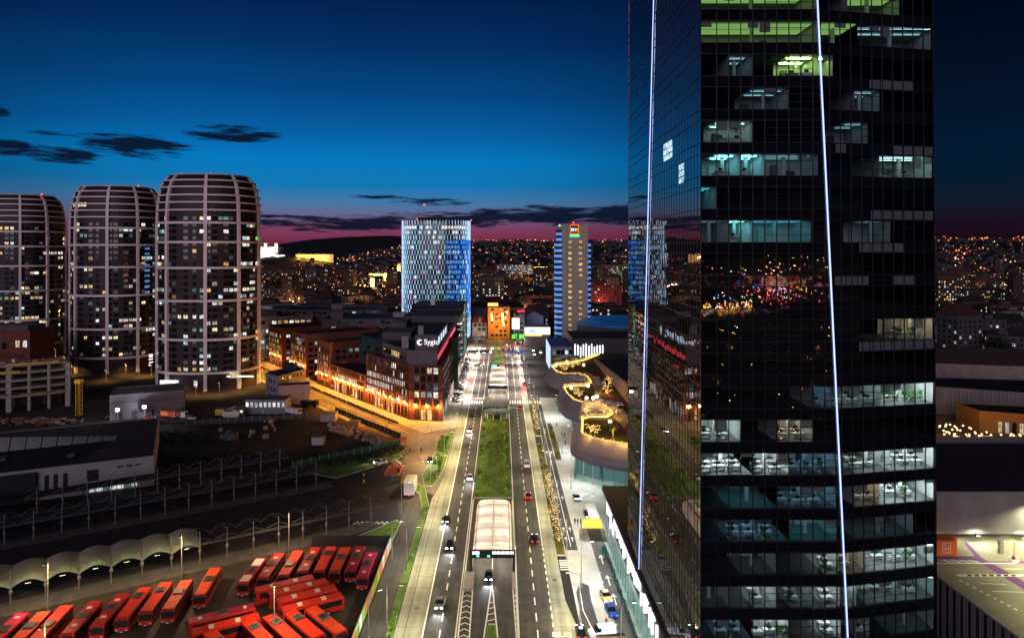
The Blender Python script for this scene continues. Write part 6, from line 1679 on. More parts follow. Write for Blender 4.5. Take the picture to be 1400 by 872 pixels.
def bus(kind, label, px, py, dirv, at_z=3.0):
    """centre of the roof at a place in the picture, nose along dirv"""
    v = G(px, py, at_z); a = math.atan2(dirv[0], -dirv[1])   # nose (-Y) turned to dirv
    return place(BK[kind], USED, (v.x, v.y, 0), a, label, BUSG)
BK = {}
for key, kw in (('unit', dict(pod=0.8, roof='roof_orange', hatch=())), ('pods', dict(pod=2.5, roof='bus_roof', hatch=())), ('hatches', dict(hatch=((-3.0, .9, .7), (3.2, .9, .7)), roof='roof_deep', pod=0.4)), ('two', dict(hatch=((-2.4, 1.3, .9), (2.2, 1.3, .9)), roof='bus_roof')),
                ('cream', dict(nose='bus_cream', roof='roof_deep', hatch=(), pod=-.2)), ('plain', dict(roof='bus_roof', hatch=(), pod=-1.0)), ('long', dict(hatch=((-3.8, .8, .6), (4.2, .8, .6)), pod=0.2, roof='roof_pink'))):
    t = thing('city_bus', 'red bus', 'bus', (0, 0, 0)); bus_parts(t, **kw); BK[key] = t
D1 = (0.14, -0.99)
FR_ = [('unit', 284, 793, 'orange-roofed bus at the inner end of the slanted canopy row'), ('unit', 243, 811, 'bright orange bus with a pale roof grille, second in the canopy row'),
       ('pods', 214, 814, 'bright red bus with a grey roof box, third in the canopy row'), ('pods', 183, 822, 'dull red bus with a grey roof unit in the middle of the canopy row'),
       ('hatches', 151, 831, 'dark red bus with two pale hatches, fifth bus along the canopy row'), ('hatches', 112, 842, 'dark red bus with two pale hatches, sixth bus along the canopy row'),
       ('plain', 70, 849, 'red bus with one grey roof unit, third from the outer canopy-row end'), ('unit', 38, 858, 'orange-roofed bus, second from the outer end of the canopy row'), ('long', 6, 860, 'magenta-roofed bus cut off by the picture edge')]
for kd, px, py, lb in FR_: bus(kd, lb, px, py, D1)
D2 = (-0.10, -0.99)
for kd, px, py, lb in (('cream', 345, 778, 'bus with cream and white roof panels at the outer end of the rear row'), ('hatches', 371, 771, 'deep red bus beside the cream-roofed one in the rear row'), ('plain', 398, 768, 'plain red bus, third in the rear row'),
                       ('hatches', 423, 763, 'red bus with two pale hatches, fourth in the rear row'), ('pods', 445, 762, 'red bus with a dark roof box, fifth in the rear row'), ('unit', 465, 763, 'orange-red bus with a yellowish roof grille, sixth in the rear row'),
                       ('hatches', 486, 761, 'pink-red bus with a white roof box, seventh in the rear row'), ('long', 502, 770, 'crimson bus at the poster-fence end of the rear row')): bus(kd, lb, px, py, (0.02, -1.0))
D3 = (-0.87, -0.49)
for kd, px, py, lb in (('two', 389, 796, 'red bus with two pale hatches, rearmost of the four parked crosswise'), ('two', 408, 801, 'red bus with two pale hatches, second of the four parked crosswise'), ('two', 419, 810, 'red bus with two pale hatches, third of the four parked crosswise'),
                       ('two', 427, 821, 'red bus with two pale hatches, foremost of the four parked crosswise'), ('long', 303, 837, 'dark red bus with a long pale roof box parked crosswise alone'), ('two', 308, 851, 'red bus with two pale hatches parked crosswise beside the pale-boxed one')): bus(kd, lb, px, py, D3)
D4 = (0.68, -0.73)
for kd, px, py, lb in (('pods', 356, 864, 'red bus with a grey box, outermost of the four pointing at the fence'), ('pods', 386, 857, 'red bus with a grey box, second of the four pointing at the fence'), ('pods', 416, 851, 'red bus with a grey box, third of the four pointing at the fence'), ('unit', 445, 845, 'orange bus with a pale grille, nearest to the fence of the four')): bus(kd, lb, px, py, D4)
bus('plain', 'red bus mostly cut off by the bottom edge of the picture', 296, 872, D4)

# fence with coloured posters along the yard
fe = thing('poster_fence', 'tall grey yard fence hung with green, yellow, orange and white posters', 'fence', (-26.6, 140, 0))
MB().box(-26.75, -26.62, 112, 165.4, 0.05, 2.9).build('fence_panel', MATS['grey_wall'], fe)
MB().box(-46, -26.75, 165.2, 165.34, 0.05, 2.6).build('fence_panel', MATS['dark_metal'], fe)
pr('poster_green', (0.20, 0.55, 0.06), 0.6); pr('poster_yellow', (0.75, 0.62, 0.05), 0.6); pr('poster_orange', (0.75, 0.22, 0.03), 0.6); pr('poster_white', (0.75, 0.75, 0.78), 0.6); pr('poster_pink', (0.6, 0.33, 0.25), 0.6)
for k, m_ in enumerate(['white', 'orange', 'green', 'white', 'green', 'orange', 'pink', 'yellow', 'green', 'yellow', 'orange', 'white', 'orange', 'white', 'white']):
    y = 118 + k * 3.1; MB().box(-26.60, -26.55, y, y + 2.4, 0.4, 2.8).build('poster', MATS['poster_' + m_], fe); MB().box(-26.82, -26.76, y, y + 2.4, 0.4, 2.8).build('poster', MATS['poster_' + m_], fe)

# ------------------------------------------------------------------ platform canopies
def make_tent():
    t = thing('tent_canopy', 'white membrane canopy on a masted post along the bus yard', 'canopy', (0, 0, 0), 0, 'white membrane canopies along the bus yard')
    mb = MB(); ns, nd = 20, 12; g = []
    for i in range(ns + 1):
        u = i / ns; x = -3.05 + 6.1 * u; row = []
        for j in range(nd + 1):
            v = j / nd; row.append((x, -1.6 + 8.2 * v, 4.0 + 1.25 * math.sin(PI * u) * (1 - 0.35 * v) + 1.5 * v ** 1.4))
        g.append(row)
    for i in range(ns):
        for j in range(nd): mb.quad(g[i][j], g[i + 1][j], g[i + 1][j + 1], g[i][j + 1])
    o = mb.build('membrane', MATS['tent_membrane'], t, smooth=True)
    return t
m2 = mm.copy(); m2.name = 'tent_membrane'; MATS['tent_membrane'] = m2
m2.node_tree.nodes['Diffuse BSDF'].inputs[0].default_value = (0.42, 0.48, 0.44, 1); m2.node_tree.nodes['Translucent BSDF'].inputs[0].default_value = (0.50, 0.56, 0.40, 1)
def make_post(hh, label, grp, frame):
    t = thing('canopy_post', label, 'post', (0, 0, 0), 0, grp)
    MB().tube((0, 0, 0), (0, 0, hh), 0.16, 0.12, n=10).build('mast', MATS['post_steel'], t)
    MB().lathe([(0.16, 2.4), (0.34, 2.7), (0.34, 3.1), (0.16, 3.4)], 10).build('collar', MATS['post_steel'], t)
    mb = MB(); mb.bar((0, 0, hh - 1.6), (2.6, 1.0, 4.6), 0.08, 0.08); mb.bar((0, 0, hh - 1.6), (-2.6, 1.0, 4.6), 0.08, 0.08); mb.bar((0, 0, hh - 0.6), (0, 6.0, 5.6), 0.1, 0.1); mb.build('stay', MATS['post_steel'], t)
    if frame:
        mb = MB(); mb.bar((-3.03, -0.3, 4.4), (3.03, -0.3, 4.4), 0.09, 0.12); mb.bar((-3.03, 0.35, 4.5), (3.03, 0.35, 4.5), 0.07, 0.09)
        mb.path([(-3 + 6 * q / 10, 5.2, 4.6 + 1.6 * math.sin(PI * q / 10)) for q in range(11)], 0.05, 4); mb.build('bare_hoop', MATS['post_steel'], t)
    return t
tent = make_tent()
ang = math.atan2(PD.y, PD.x)
p_a = make_post(7.6, 'steel mast of a white membrane canopy beside the bus yard', 'masts of the white membrane canopies', False)
p_b = make_post(7.4, 'bare steel mast with an empty hoop where the canopy row has lost its roofs', 'bare masts of the unroofed platform rows', True)
SP = 5.86
for k in range(-2, 12):
    s = -75.5 + k * SP
    q = P(s + SP / 2, 0.2, 0.0)
    if k < 6: place(tent, USED, (q.x, q.y, 0.16), ang)
for k in range(-2, 14):
    s = -75.5 + k * SP; q = P(s, 0)
    place(p_a if k < 6 else p_b, USED, (q.x, q.y, 0.15), ang)
for k in range(14):
    q = P(-3 - k * SP, 35.7); place(p_b, USED, (q.x, q.y, 0.15), ang)
for k in range(12):
    q = P(-9 - k * SP, 55); place(p_b, USED, (q.x, q.y, 0.15), ang)
for n_, s0, s1, lb in ((39, -150, -2, 'long dark platform roof in front of the old terminal, behind the bare masts'), (58.5, -150, -6, 'long dark platform roof closest to the white terminal wall')):
    t = thing('platform_roof', lb, 'roof', P((s0 + s1) / 2, n_))
    c = [P(s0, n_ - 2.6), P(s1, n_ - 2.6), P(s1, n_ + 2.6), P(s0, n_ + 2.6)]
    mb = MB(); mb.hexa([(v.x, v.y, 4.3) for v in c] + [(v.x, v.y, 4.55) for v in c]); mb.build('roof_sheet', MATS['roof_dark'], t)
    for k in range(14):
        q = P(s1 - 4 - k * 10.5, n_); MB().tube((q.x, q.y, 0.1), (q.x, q.y, 4.3), 0.1).build('post', MATS['dark_metal'], t)

# ------------------------------------------------------------------ the old bus terminal
T0 = Vector((-106, 208)); E1 = Vector((-0.905, -0.424)); E2 = Vector((-0.424, 0.905))
def T(a, b, z=0.0):
    p = T0 + E1 * a + E2 * b; return Vector((p.x, p.y, z))
te = thing('bus_terminal', 'low bus terminal with a white wall, dark roof and a long strip of roof glass', 'building', T(60, 25))
pr('terminal_white', (0.27, 0.29, 0.29), 0.8, var=0.1, vscale=0.3)
pts = [T(0, 0), T(0, 52), T(150, 52), T(150, 0)]
block(te, [(p.x, p.y) for p in pts], 0, 9.0, 'terminal_white', 'roof_dark', 0.25)
a, b = T(32.5, -0.02), T(42, -0.02); MB().hexa([T(30, -.9), T(44, -.9), T(44, .5), T(30, .5), T(30, -.9, 8.2), T(44, -.9, 8.2), T(44, .5, 8.2), T(30, .5, 8.2)]).build('recess_shade', MATS['black'], te)  # solid black block standing in for the shade of a recess
def tbox(a0, a1, z0, z1, nm, mt, d=0.06):
    return MB().hexa([T(a0, -d, z0), T(a1, -d, z0), T(a1, .2, z0), T(a0, .2, z0), T(a0, -d, z1), T(a1, -d, z1), T(a1, .2, z1), T(a0, .2, z1)]).build(nm, MATS[mt], te)
for a in (3.5, 5.8, 8.2): tbox(a, a + 1.6, 6.6, 7.1, 'slot_window', 'black')
tbox(14.6, 17.6, 3.6, 6.9, 'window', 'black')
for a in (22.4, 24.8, 27.0, 29.3): tbox(a - 0.0, a + 1.1, 2.4, 6.9, 'window', 'black') if a < 29 else None
for a in (47, 53, 60, 67, 74): tbox(a, a + 1.5, 2.2, 6.8, 'window', 'black')
o = MB().hexa([T(4, -4.5, 2.9), T(19, -4.5, 2.9), T(19, -.07, 2.9), T(4, -.07, 2.9), T(4, -4.5, 3.2), T(19, -4.5, 3.2), T(19, -.07, 3.2), T(4, -.07, 3.2)]).build('entrance_roof', MATS['dark_metal'], te)
for q in range(7): MB().hexa([T(4.6 + q * 1.8, -.4, .5), T(6.1 + q * 1.8, -.4, .5), T(6.1 + q * 1.8, -.08, .5), T(4.6 + q * 1.8, -.08, .5), T(4.6 + q * 1.8, -.4, 2.7), T(6.1 + q * 1.8, -.4, 2.7), T(6.1 + q * 1.8, -.08, 2.7), T(4.6 + q * 1.8, -.08, 2.7)]).build('entrance_window', MATS['lit_white' if q % 3 != 1 else 'lit_teal'], te)
for q in range(5): MB().bar(T(5 + q * 3.3, -4.3, 0), T(5 + q * 3.3, -4.3, 2.9), .12, .12, up=(0, 1, 0)).build('post', MATS['dark_metal'], te)
mb = MB()
for q in range(24):
    a0, a1 = 12 + q * 4.2, 12 + q * 4.2 + 3.9; h0 = min(4.6, 0.35 + q * 0.42); h1 = min(4.6, 0.35 + (q + 1) * .42)
    mb.quad(T(a0, 24.5, 9.0), T(a1, 24.5, 9.0), T(a1, 28.5, 9.0 + h1), T(a0, 28.5, 9.0 + h0))
mb.build('roof_glazing', MATS['sky_glass'] if 'sky_glass' in MATS else pr('sky_glass', (0.26, 0.29, 0.29), 0.35), te)
mb = MB(); mb.quad(T(12, 28.6, 9.0), T(114, 28.6, 9.0), T(114, 28.6, 13.7), T(24, 28.6, 13.7)); mb.build('skylight_wall', MATS['roof_dark'], te)
for (a, b, w, h_) in ((22, 10, 2, .8), (40, 14, 3, .6), (33, 40, 2, 1), (60, 8, 2.4, .8), (18, 44, 1.5, .7), (50, 42, 3, .7)): MB().hexa([T(a, b, 8.8), T(a + w, b, 8.8), T(a + w, b + w, 8.8), T(a, b + w, 8.8), T(a, b, 8.8 + h_), T(a + w, b, 8.8 + h_), T(a + w, b + w, 8.8 + h_), T(a, b + w, 8.8 + h_)]).build('roof_vent', MATS['roof_grey'], te)
# ------------------------------------------------------------------ the far city
rc = random.Random(101)
CM = ['city_wall', 'city_roof', 'dark_glass', 'lit_warm', 'lit_white', 'lit_amber', 'lit_teal']
pr('city_wall_pale', (0.16, 0.135, 0.12), 0.85, var=0.2, vscale=0.1); pr('city_wall_brown', (0.07, 0.045, 0.04), 0.85, var=0.2, vscale=0.1); pr('city_wall_grey', (0.07, 0.07, 0.08), 0.85, var=0.2, vscale=0.1); pr('city_wall_red', (0.15, 0.04, 0.035), 0.85, var=0.2, vscale=0.1)
pr('city_roof_red', (0.075, 0.028, 0.026), 0.9, var=0.3, vscale=0.2); pr('city_roof_dark', (0.018, 0.018, 0.024), 0.9, var=0.3, vscale=0.2)
def city_house(kind, w, d, h, wall, roof, lit, seed, mats=('lit_warm', 'lit_white', 'lit_amber', 'lit_teal')):
    """a far house as one mesh: walls, roof, and windows with their reveals"""
    r = random.Random(seed); mb = MB(); x0, x1, y0, y1 = -w / 2, w / 2, -d / 2, d / 2
    ml = [wall, roof, 'dark_glass'] + list(mats)
    rh = min(w, d) * 0.42 if kind != 'flat' else 0
    for a, b in (((x0, y0), (x1, y0)), ((x1, y0), (x1, y1)), ((x1, y1), (x0, y1)), ((x0, y1), (x0, y0))): mb.quad((*a, 0), (*b, 0), (*b, h), (*a, h), 0)
    e = 0.5
    if kind == 'flat':
        mb.box(x0 - .2, x1 + .2, y0 - .2, y1 + .2, h, h + .5, 1)
        mb.box(x0 * .3, x0 * .3 + w * .25, -d * .2, d * .15, h + .5, h + 3, 0)
    elif kind == 'gable':
        mb.quad((x0 - e, y0 - e, h - .2), (x1 + e, y0 - e, h - .2), (x1 + e, 0, h + rh), (x0 - e, 0, h + rh), 1); mb.quad((x1 + e, y1 + e, h - .2), (x0 - e, y1 + e, h - .2), (x0 - e, 0, h + rh), (x1 + e, 0, h + rh), 1)
        mb.poly([(x0, y1, h), (x0, y0, h), (x0, 0, h + rh * .97)], 0); mb.poly([(x1, y0, h), (x1, y1, h), (x1, 0, h + rh * .97)], 0)
        mb.box(x0 + w * .3, x0 + w * .3 + 1, 0.5, 1.5, h + rh * .5, h + rh + 1.3, 0)
    else:
        q = min(w, d) * .45
        A, B = (x0 + q, 0, h + rh), (x1 - q, 0, h + rh)
        mb.quad((x0 - e, y0 - e, h), (x1 + e, y0 - e, h), B, A, 1); mb.quad((x1 + e, y1 + e, h), (x0 - e, y1 + e, h), A, B, 1); mb.poly([(x1 + e, y0 - e, h), (x1 + e, y1 + e, h), B], 1); mb.poly([(x0 - e, y1 + e, h), (x0 - e, y0 - e, h), A], 1)
    fl = max(1, int(h / 3.3)); n = max(2, int(w / 3.4))
    for f in range(fl):
        strip = r.random() < 0.16
        for i in range(n):
            x = x0 + (i + .5) * w / n; z = 1.2 + f * 3.3
            m_ = 3 + r.randrange(len(mats)) if r.random() < (lit * 2.2 if strip else lit * .7) else 2
            mb.box(x - .75, x + .75, y0 - .06, y0 - .01, z, z + 1.6, m_)
        for i in range(max(1, int(d / 3.6))):
            y = y0 + (i + .5) * d / max(1, int(d / 3.6)); z = 1.2 + f * 3.3
            for xx in (x0 - .06, x1 + .01):
                mb.box(xx, xx + .05, y - .7, y + .7, z, z + 1.6, 3 + r.randrange(len(mats)) if r.random() < lit * .7 else 2)
    o = mb.build('city_house', [MATS[m_] for m_ in ml], None); return o
PROT = []
for i in range(22):
    kind = ('flat', 'gable', 'hip', 'flat', 'gable', 'flat')[i % 6]
    w = rc.uniform(14, 46); d = rc.uniform(11, 18); h = rc.uniform(8, 20) if i % 5 else rc.uniform(24, 40)
    wl = rc.choice(['city_wall_pale', 'city_wall_brown', 'city_wall_grey', 'city_wall_brown', 'city_wall_red']); rf = 'city_roof_dark' if kind == 'flat' or rc.random() < .45 else 'city_roof_red'
    PROT.append((city_house(kind, w, d, h, wl, rf, 0.22, i + 50), kind, w, d, h, wl, rf))
def zone(px):
    if px < 200: return 'beside the rounded towers'
    if px < 450: return 'below the castle rock'
    if px < 550: return 'left of the light-clad tower'
    if px < 760: return 'between the two lit towers'
    if px < 900: return 'right of the slim tower'
    return 'right of the glass tower'
taken = [(-53, 561, 45), (43, 528, 30), (86, 505, 40)]
def free(x, y, r):
    if -16 < x < 12 and y < 640: return False
    if -210 < x < -22 and y < 548: return False
    for (a, b, c) in taken:
        if (a - x) ** 2 + (b - y) ** 2 < (c + r) ** 2: return False
    return True
spots = []
tries = 0
while len(spots) < 255 and tries < 30000:
    tries += 1
    u = rc.random()
    if u < .36: px, lo = rc.uniform(352, 552), 548
    elif u < .66: px, lo = rc.uniform(645, 764), 585
    elif u < .75: px, lo = rc.uniform(804, 862), 560
    elif u < .97: px, lo = rc.uniform(1278, 1410), 430
    else: px, lo = rc.choice((rc.uniform(82, 98), rc.uniform(212, 219))), 640
    Y = lo + (1750 - lo) * rc.random() ** 1.35
    x = (px - 686) * Y / F
    k = rc.randrange(len(PROT)); p = PROT[k]; rad = max(p[2], p[3]) * .40
    if Y < 900 and p[4] > 23 and rc.random() < .7: continue
    if not free(x, Y, rad): continue
    taken.append((x, Y, rad)); spots.append((k, x, Y, px))
for k, x, Y, px in spots:
    o, kind, w, d, h, wl, rf = PROT[k]
    lab = '%s %s with %s %s, far off %s' % ({'city_wall_pale': 'pale', 'city_wall_brown': 'brown', 'city_wall_grey': 'grey', 'city_wall_red': 'reddish'}[wl], ('tall block' if h > 23 else 'long block' if w > 32 else 'block' if kind == 'flat' else 'house'), 'a flat' if kind == 'flat' else 'a gabled' if kind == 'gable' else 'a hipped', ('dark roof' if rf == 'city_roof_dark' else 'red roof'), zone(px))
    o = place(o, USED, (x, Y, max(0.0, hillz(x, Y)) if Y > 1330 else 0.0), rc.uniform(-.5, .5), lab, 'houses of the far city ' + zone(px), 'building')
for p in PROT:
    if p[0].name not in USED: bpy.data.objects.remove(p[0])

# houses and lights on the far slopes, uncountable
def slope_pt(px, y0=1500, y1=3500, pw=1.0):
    Y = y0 + (y1 - y0) * rc.random() ** pw; x = (px - 686) * Y / F; return x, Y, hillz(x, Y)
mb = MB()
for i in range(1500):
    u = rc.random(); px = rc.uniform(400, 560) if u < .3 else (rc.uniform(640, 870) if u < .7 else rc.uniform(1275, 1420))
    x, y, z = slope_pt(px); w, d, h = rc.uniform(4, 9), rc.uniform(4, 7), rc.uniform(4, 9)
    mb.box(x - w, x + w, y - d, y + d, z - 6, z + h, 0); m_ = len(mb.f)
    mb.quad((x - w, y - d - .5, z + h), (x + w, y - d - .5, z + h), (x + w, y, z + h + 3), (x - w, y, z + h + 3), 1)
    for q in range(2):
        if rc.random() < .10: xx = x + rc.uniform(-w, w * .5); zz = z + rc.uniform(1, h - 2); mb.box(xx, xx + 2.2, y - d - .2, y - d - .05, zz, zz + 1.8, rc.choice((2, 2, 3, 4)))
tag(mb.build('hillside_houses', [MATS['city_wall_grey'], MATS['city_roof_dark'], MATS['lit_amber'], MATS['lit_white'], MATS['lit_pink']]), kind='stuff')
LM = ['far_amber', 'far_red', 'far_white', 'far_teal', 'far_pink']
def lightfield(name, gen, n, rad, weights=(5, 2.2, 3, 1, 1)):
    mb = MB()
    for i in range(n):
        x, y, z = gen(); d = math.hypot(x, y)
        s = d / F * rad * (0.35 + 1.1 * rc.random() ** 2.2)
        mb.blob((x, y, z + s + 1.0), s, rc.choices(range(5), weights)[0])
    return tag(mb.build(name, [MATS[m_] for m_ in LM]), kind='stuff')
def g_slope():
    u = rc.random()
    if u < .26: px = rc.uniform(430, 560)
    elif u < .66: px = rc.gauss(700, 60) if rc.random() < .6 else rc.uniform(640, 870)
    else: px = rc.uniform(1270, 1420)
    x, y, z = slope_pt(px, 1450, 3500, .9); c = mnoise.noise((x * .004, y * .002, 9))
    return x, y, z + rc.uniform(3, 9)
lightfield('hillside_lights', g_slope, 600, 0.9, (6, 5, 1.5, .4, 1.3))
def g_city():
    u = rc.random()
    if u < .42: px = rc.uniform(352, 555)
    elif u < .70: px = rc.uniform(642, 764)
    elif u < .78: px = rc.uniform(804, 864)
    else: px = rc.uniform(1276, 1415)
    Y = 640 + 1000 * rc.random() ** .8
    return (px - 686) * Y / F, Y, rc.choice((4, 5, 6, 9, 14))
lightfield('city_lights', g_city, 900, 0.62, (5, 1.3, 3.5, 1.2, 1))
em('far_bright_red', (1.0, 0.05, 0.08), 60); em('far_bright_amber', (1.0, 0.42, 0.06), 60); em('far_bright_blue', (0.2, 0.35, 1.0), 60); em('far_bright_white', (1, .9, .8), 45)
mb = MB()                                                   # the city behind the camera, mirrored in the glass front
for i in range(900):
    u = rc.random()
    if u < .34: px = rc.gauss(1062, 24); py = rc.gauss(392, 13)
    elif u < .52: px = rc.uniform(955, 1030); py = 424 - (px - 955) * .12 + rc.gauss(0, 4)
    elif u < .75: px = rc.uniform(955, 1278); py = rc.uniform(352, 420)
    elif u < .9: px = rc.uniform(1140, 1278); py = rc.gauss(366, 10)
    else: px = rc.uniform(958, 1278); py = rc.uniform(420, 610)
    D = F * (H - 6) / max(9, (py - 340)); s = D / F * rc.uniform(.25, .8)
    m_ = rc.choices(range(4), (3.5, 2, 1.4, 1.5) if u < .34 else ((0.5, 5, .3, .8) if u < .52 or u > .9 else (2.5, 2, .7, 2)))[0]
    mb.blob(((px - 686) * D / F, 175 - D, 6), s, m_)
tag(mb.build('city_lights', [MATS['far_bright_red'], MATS['far_bright_amber'], MATS['far_bright_blue'], MATS['far_bright_white']]), kind='stuff')

# amber street lighting between the far houses
fs = thing('street_lamp', 'distant street lamp glowing between the far houses', 'street lamp', (0, 0, 0), 0, 'distant street lamps of the far city')
MB().tube((0, 0, 0), (0, 0, 9), .15, n=5).build('pole', MATS['dark_metal'], fs); MB().lathe([(.2, 9), (.55, 9.3), (.2, 9.7)], 8).build('lens', MATS['far_amber'], fs); light(fs, 'POINT', (0, -.2, 8.4), 30000, (1, .40, .08), .5)
fs2 = thing('street_lamp', 'distant pale street lamp glowing between the far houses', 'street lamp', (0, 0, 0), 0, 'distant pale street lamps of the far city')
MB().tube((0, 0, 0), (0, 0, 9), .15, n=5).build('pole', MATS['dark_metal'], fs2); MB().lathe([(.2, 9), (.55, 9.3), (.2, 9.7)], 8).build('lens', MATS['far_white'], fs2); light(fs2, 'POINT', (0, -.2, 8.4), 17000, (1, .80, .62), .5)
for i in range(64):
    u = rc.random(); px, lo = (rc.uniform(356, 552), 556) if u < .5 else ((rc.uniform(646, 762), 650) if u < .75 else ((rc.uniform(806, 860), 600) if u < .92 else (rc.uniform(1282, 1408), 760)))
    Y = lo + 800 * rc.random() ** 1.2; place(fs if i % 4 else fs2, USED, ((px - 686) * Y / F, Y, 0))
# castle on its rock, lit white; fort walls lit amber
Yc = 1960.0
def CX(px): return (px - 686) * Yc / F
def CZ(py): return H - (py - 340) * Yc / F
ca = thing('castle', 'white floodlit castle with corner towers on the rock beside the nearest rounded tower', 'castle', (CX(365), Yc, CZ(351)))
pr('castle_white', (0.75, 0.74, 0.72), 0.8); pr('fort_stone', (0.5, 0.42, 0.3), 0.85)
MB().box(CX(352), CX(380), Yc, Yc + 60, CZ(352) - 6, CZ(338)).build('wall', MATS['castle_white'], ca)
MB().prism([(CX(351.5), Yc - 1), (CX(380.5), Yc - 1), (CX(380.5), Yc + 61), (CX(351.5), Yc + 61)], CZ(338) + .05, CZ(336.2)).build('roof', MATS['tile_red'], ca)
for px in (353.5, 363.5, 378.2):
    o = MB().box(CX(px) - 4, CX(px) + 4, Yc - 4, Yc + 5, CZ(352) - 6, CZ(332.5)).build('corner_tower', MATS['castle_white'], ca)
    MB().hexa([(CX(px) - 4.3, Yc - 4.3, CZ(332.5)), (CX(px) + 4.3, Yc - 4.3, CZ(332.5)), (CX(px) + 4.3, Yc + 5.3, CZ(332.5)), (CX(px) - 4.3, Yc + 5.3, CZ(332.5)), (CX(px) - 1, Yc, CZ(330)), (CX(px) + 1, Yc, CZ(330)), (CX(px) + 1, Yc + 1, CZ(330)), (CX(px) - 1, Yc + 1, CZ(330))]).build('tower_roof', MATS['tile_red'], o)
MB().box(CX(368), CX(394), Yc - 30, Yc - 26, CZ(354), CZ(348.5)).build('outer_wall', MATS['castle_white'], ca)
for px in (354, 364, 374, 386): light(ca, 'POINT', (CX(px) - CX(365), -42, CZ(352) - CZ(351) + 3), 110000, (1, .97, .92), 2)
fo = thing('fort_wall', 'long amber floodlit fort wall and bastion below the white castle', 'fort', (CX(410), Yc - 60, CZ(356)))
Yc -= 60
for (a, b, c, d) in ((352, 404, 357, 353.4), (404, 416, 358, 347.6), (416, 456, 354.5, 347.8)):
    MB().box(CX(a), CX(b) - .3, Yc, Yc + 12, CZ(c) - 12, CZ(d)).build('wall', MATS['fort_stone'], fo)
for px, py in ((358, 356), (370, 356), (382, 356), (394, 356), (409, 354), (420, 352), (432, 352), (444, 352), (453, 352)): light(fo, 'POINT', (CX(px) - CX(410), -17, CZ(py) - CZ(356) + 1), 52000, (1, .50, .09), 2)
Yc += 60
# single landmarks of the middle distance, lit amber by the street lamps before them
def lit_block(label, pxa, pxb, pyt, pyb, Y, wall, lights, colr, e, cat='building', name='city_block', rows_=None, roofm='city_roof_dark', depth=16):
    t = thing(name, label, cat, (((pxa + pxb) / 2 - 686) * Y / F, Y, 0))
    xa, xb = (pxa - 686) * Y / F, (pxb - 686) * Y / F; zt, zb = H - (pyt - 340) * Y / F, max(-1, H - (pyb - 340) * Y / F - 3)
    block(t, [(xa, Y), (xb, Y), (xb, Y + depth), (xa, Y + depth)], zb, zt, wall, roofm, 0.5)
    for (px, py) in lights:
        p = GY(px, py, Y - 9); light(t, 'POINT', p - rootloc(t), e, colr, .8)
    if rows_: add_windows(t, facade((xa, Y), (xb, Y), max(0, zb) + 1, max(1, int((zt - zb) / 3.5)), 3.4, 3.4, 2.2, 1.7, .8, pickr(rc, rows_[0], rows_[1], none=.3)), 30)
    return t
AMB = (1.0, .50, .10)
lit_block('amber-lit tower slab standing below the fort wall', 427, 445, 392, 411, 1250, 'fort_stone', ((430, 400), (442, 400)), AMB, 120000)
lit_block('long amber-lit palace front left of the light-clad tower', 504, 548, 374, 382, 1400, 'fort_stone', ((510, 379), (524, 379), (538, 379)), AMB, 70000)
lit_block('slim amber-lit turret left of the light-clad tower', 543, 547.5, 361, 376, 1500, 'fort_stone', ((545, 370),), AMB, 60000, 'tower', 'turret', depth=8)
lit_block('pale church tower lit amber among dark roofs left of the light-clad tower', 506, 512, 380, 393, 1150, 'castle_white', ((509, 388),), AMB, 30000, 'tower', 'church_tower', depth=7)
lit_block('long block with bright teal windows between the two lit towers', 678, 730, 362, 373, 1300, 'city_wall_grey', (), AMB, 0, rows_=(.9, ['lit_teal', 'lit_cool', 'lit_white']))
lit_block('amber block at the end of the teal-windowed one', 731, 748, 365, 372, 1290, 'fort_stone', ((735, 369), (744, 369)), AMB, 50000)
lit_block('long low red-brown block between the two lit towers', 648, 702, 397, 408, 900, 'city_wall_red', ((656, 404),), (1, .3, .2), 9000, rows_=(.2, ['lit_white', 'lit_warm']))
lit_block('low dark red roofed block in front of the hill right of the slim tower', 806, 850, 390, 420, 820, 'city_wall_red', ((822, 412),), (1, .2, .15), 9000, rows_=(.15, ['lit_white', 'lit_teal']))
lit_block('block with rows of green-white windows at the foot of the hill', 826, 862, 362, 378, 1250, 'city_wall_grey', (), AMB, 0, rows_=(.75, ['lit_green', 'lit_white', 'lit_teal']))
lit_block('long block with a row of pale lit windows right of the glass tower', 1282, 1332, 450, 458, 640, 'city_wall_grey', (), AMB, 0, rows_=(.8, ['lit_white', 'lit_warm', 'lit_green']))
lit_block('block with green-lit strip windows at the right picture edge', 1378, 1420, 432, 452, 700, 'city_wall_grey', (), AMB, 0, rows_=(.7, ['lit_green', 'lit_white']))
lit_block('deep orange-lit house right of the glass tower', 1325, 1352, 468, 492, 520, 'fort_stone', ((1332, 478), (1345, 484)), (1, .22, .03), 5000, roofm='city_roof_red')
lit_block('deep orange-lit house wall at the right picture edge', 1368, 1412, 466, 488, 540, 'fort_stone', ((1376, 476), (1400, 480)), (1, .25, .03), 5000, roofm='city_roof_red', rows_=(.4, ['lit_amber']))
sp = thing('church_spire', 'small green-lit church spire below the fort wall', 'church', GY(397, 386, 1500))
v = GY(397, 386, 1500); MB().box(v.x - 5, v.x + 5, v.y, v.y + 10, v.z - 14, v.z + 4).build('belfry', MATS['spire_glow'] if 'spire_glow' in MATS else em('spire_glow', (.75, .75, .05), .7), sp); MB().lathe([(5, 4.1), (3.6, 7), (1.2, 12), (.1, 22)], 8, (v.x, v.y + 5, v.z)).build('spire', MATS['spire_glow'], sp)  # floodlighting painted in as the spire's own glow

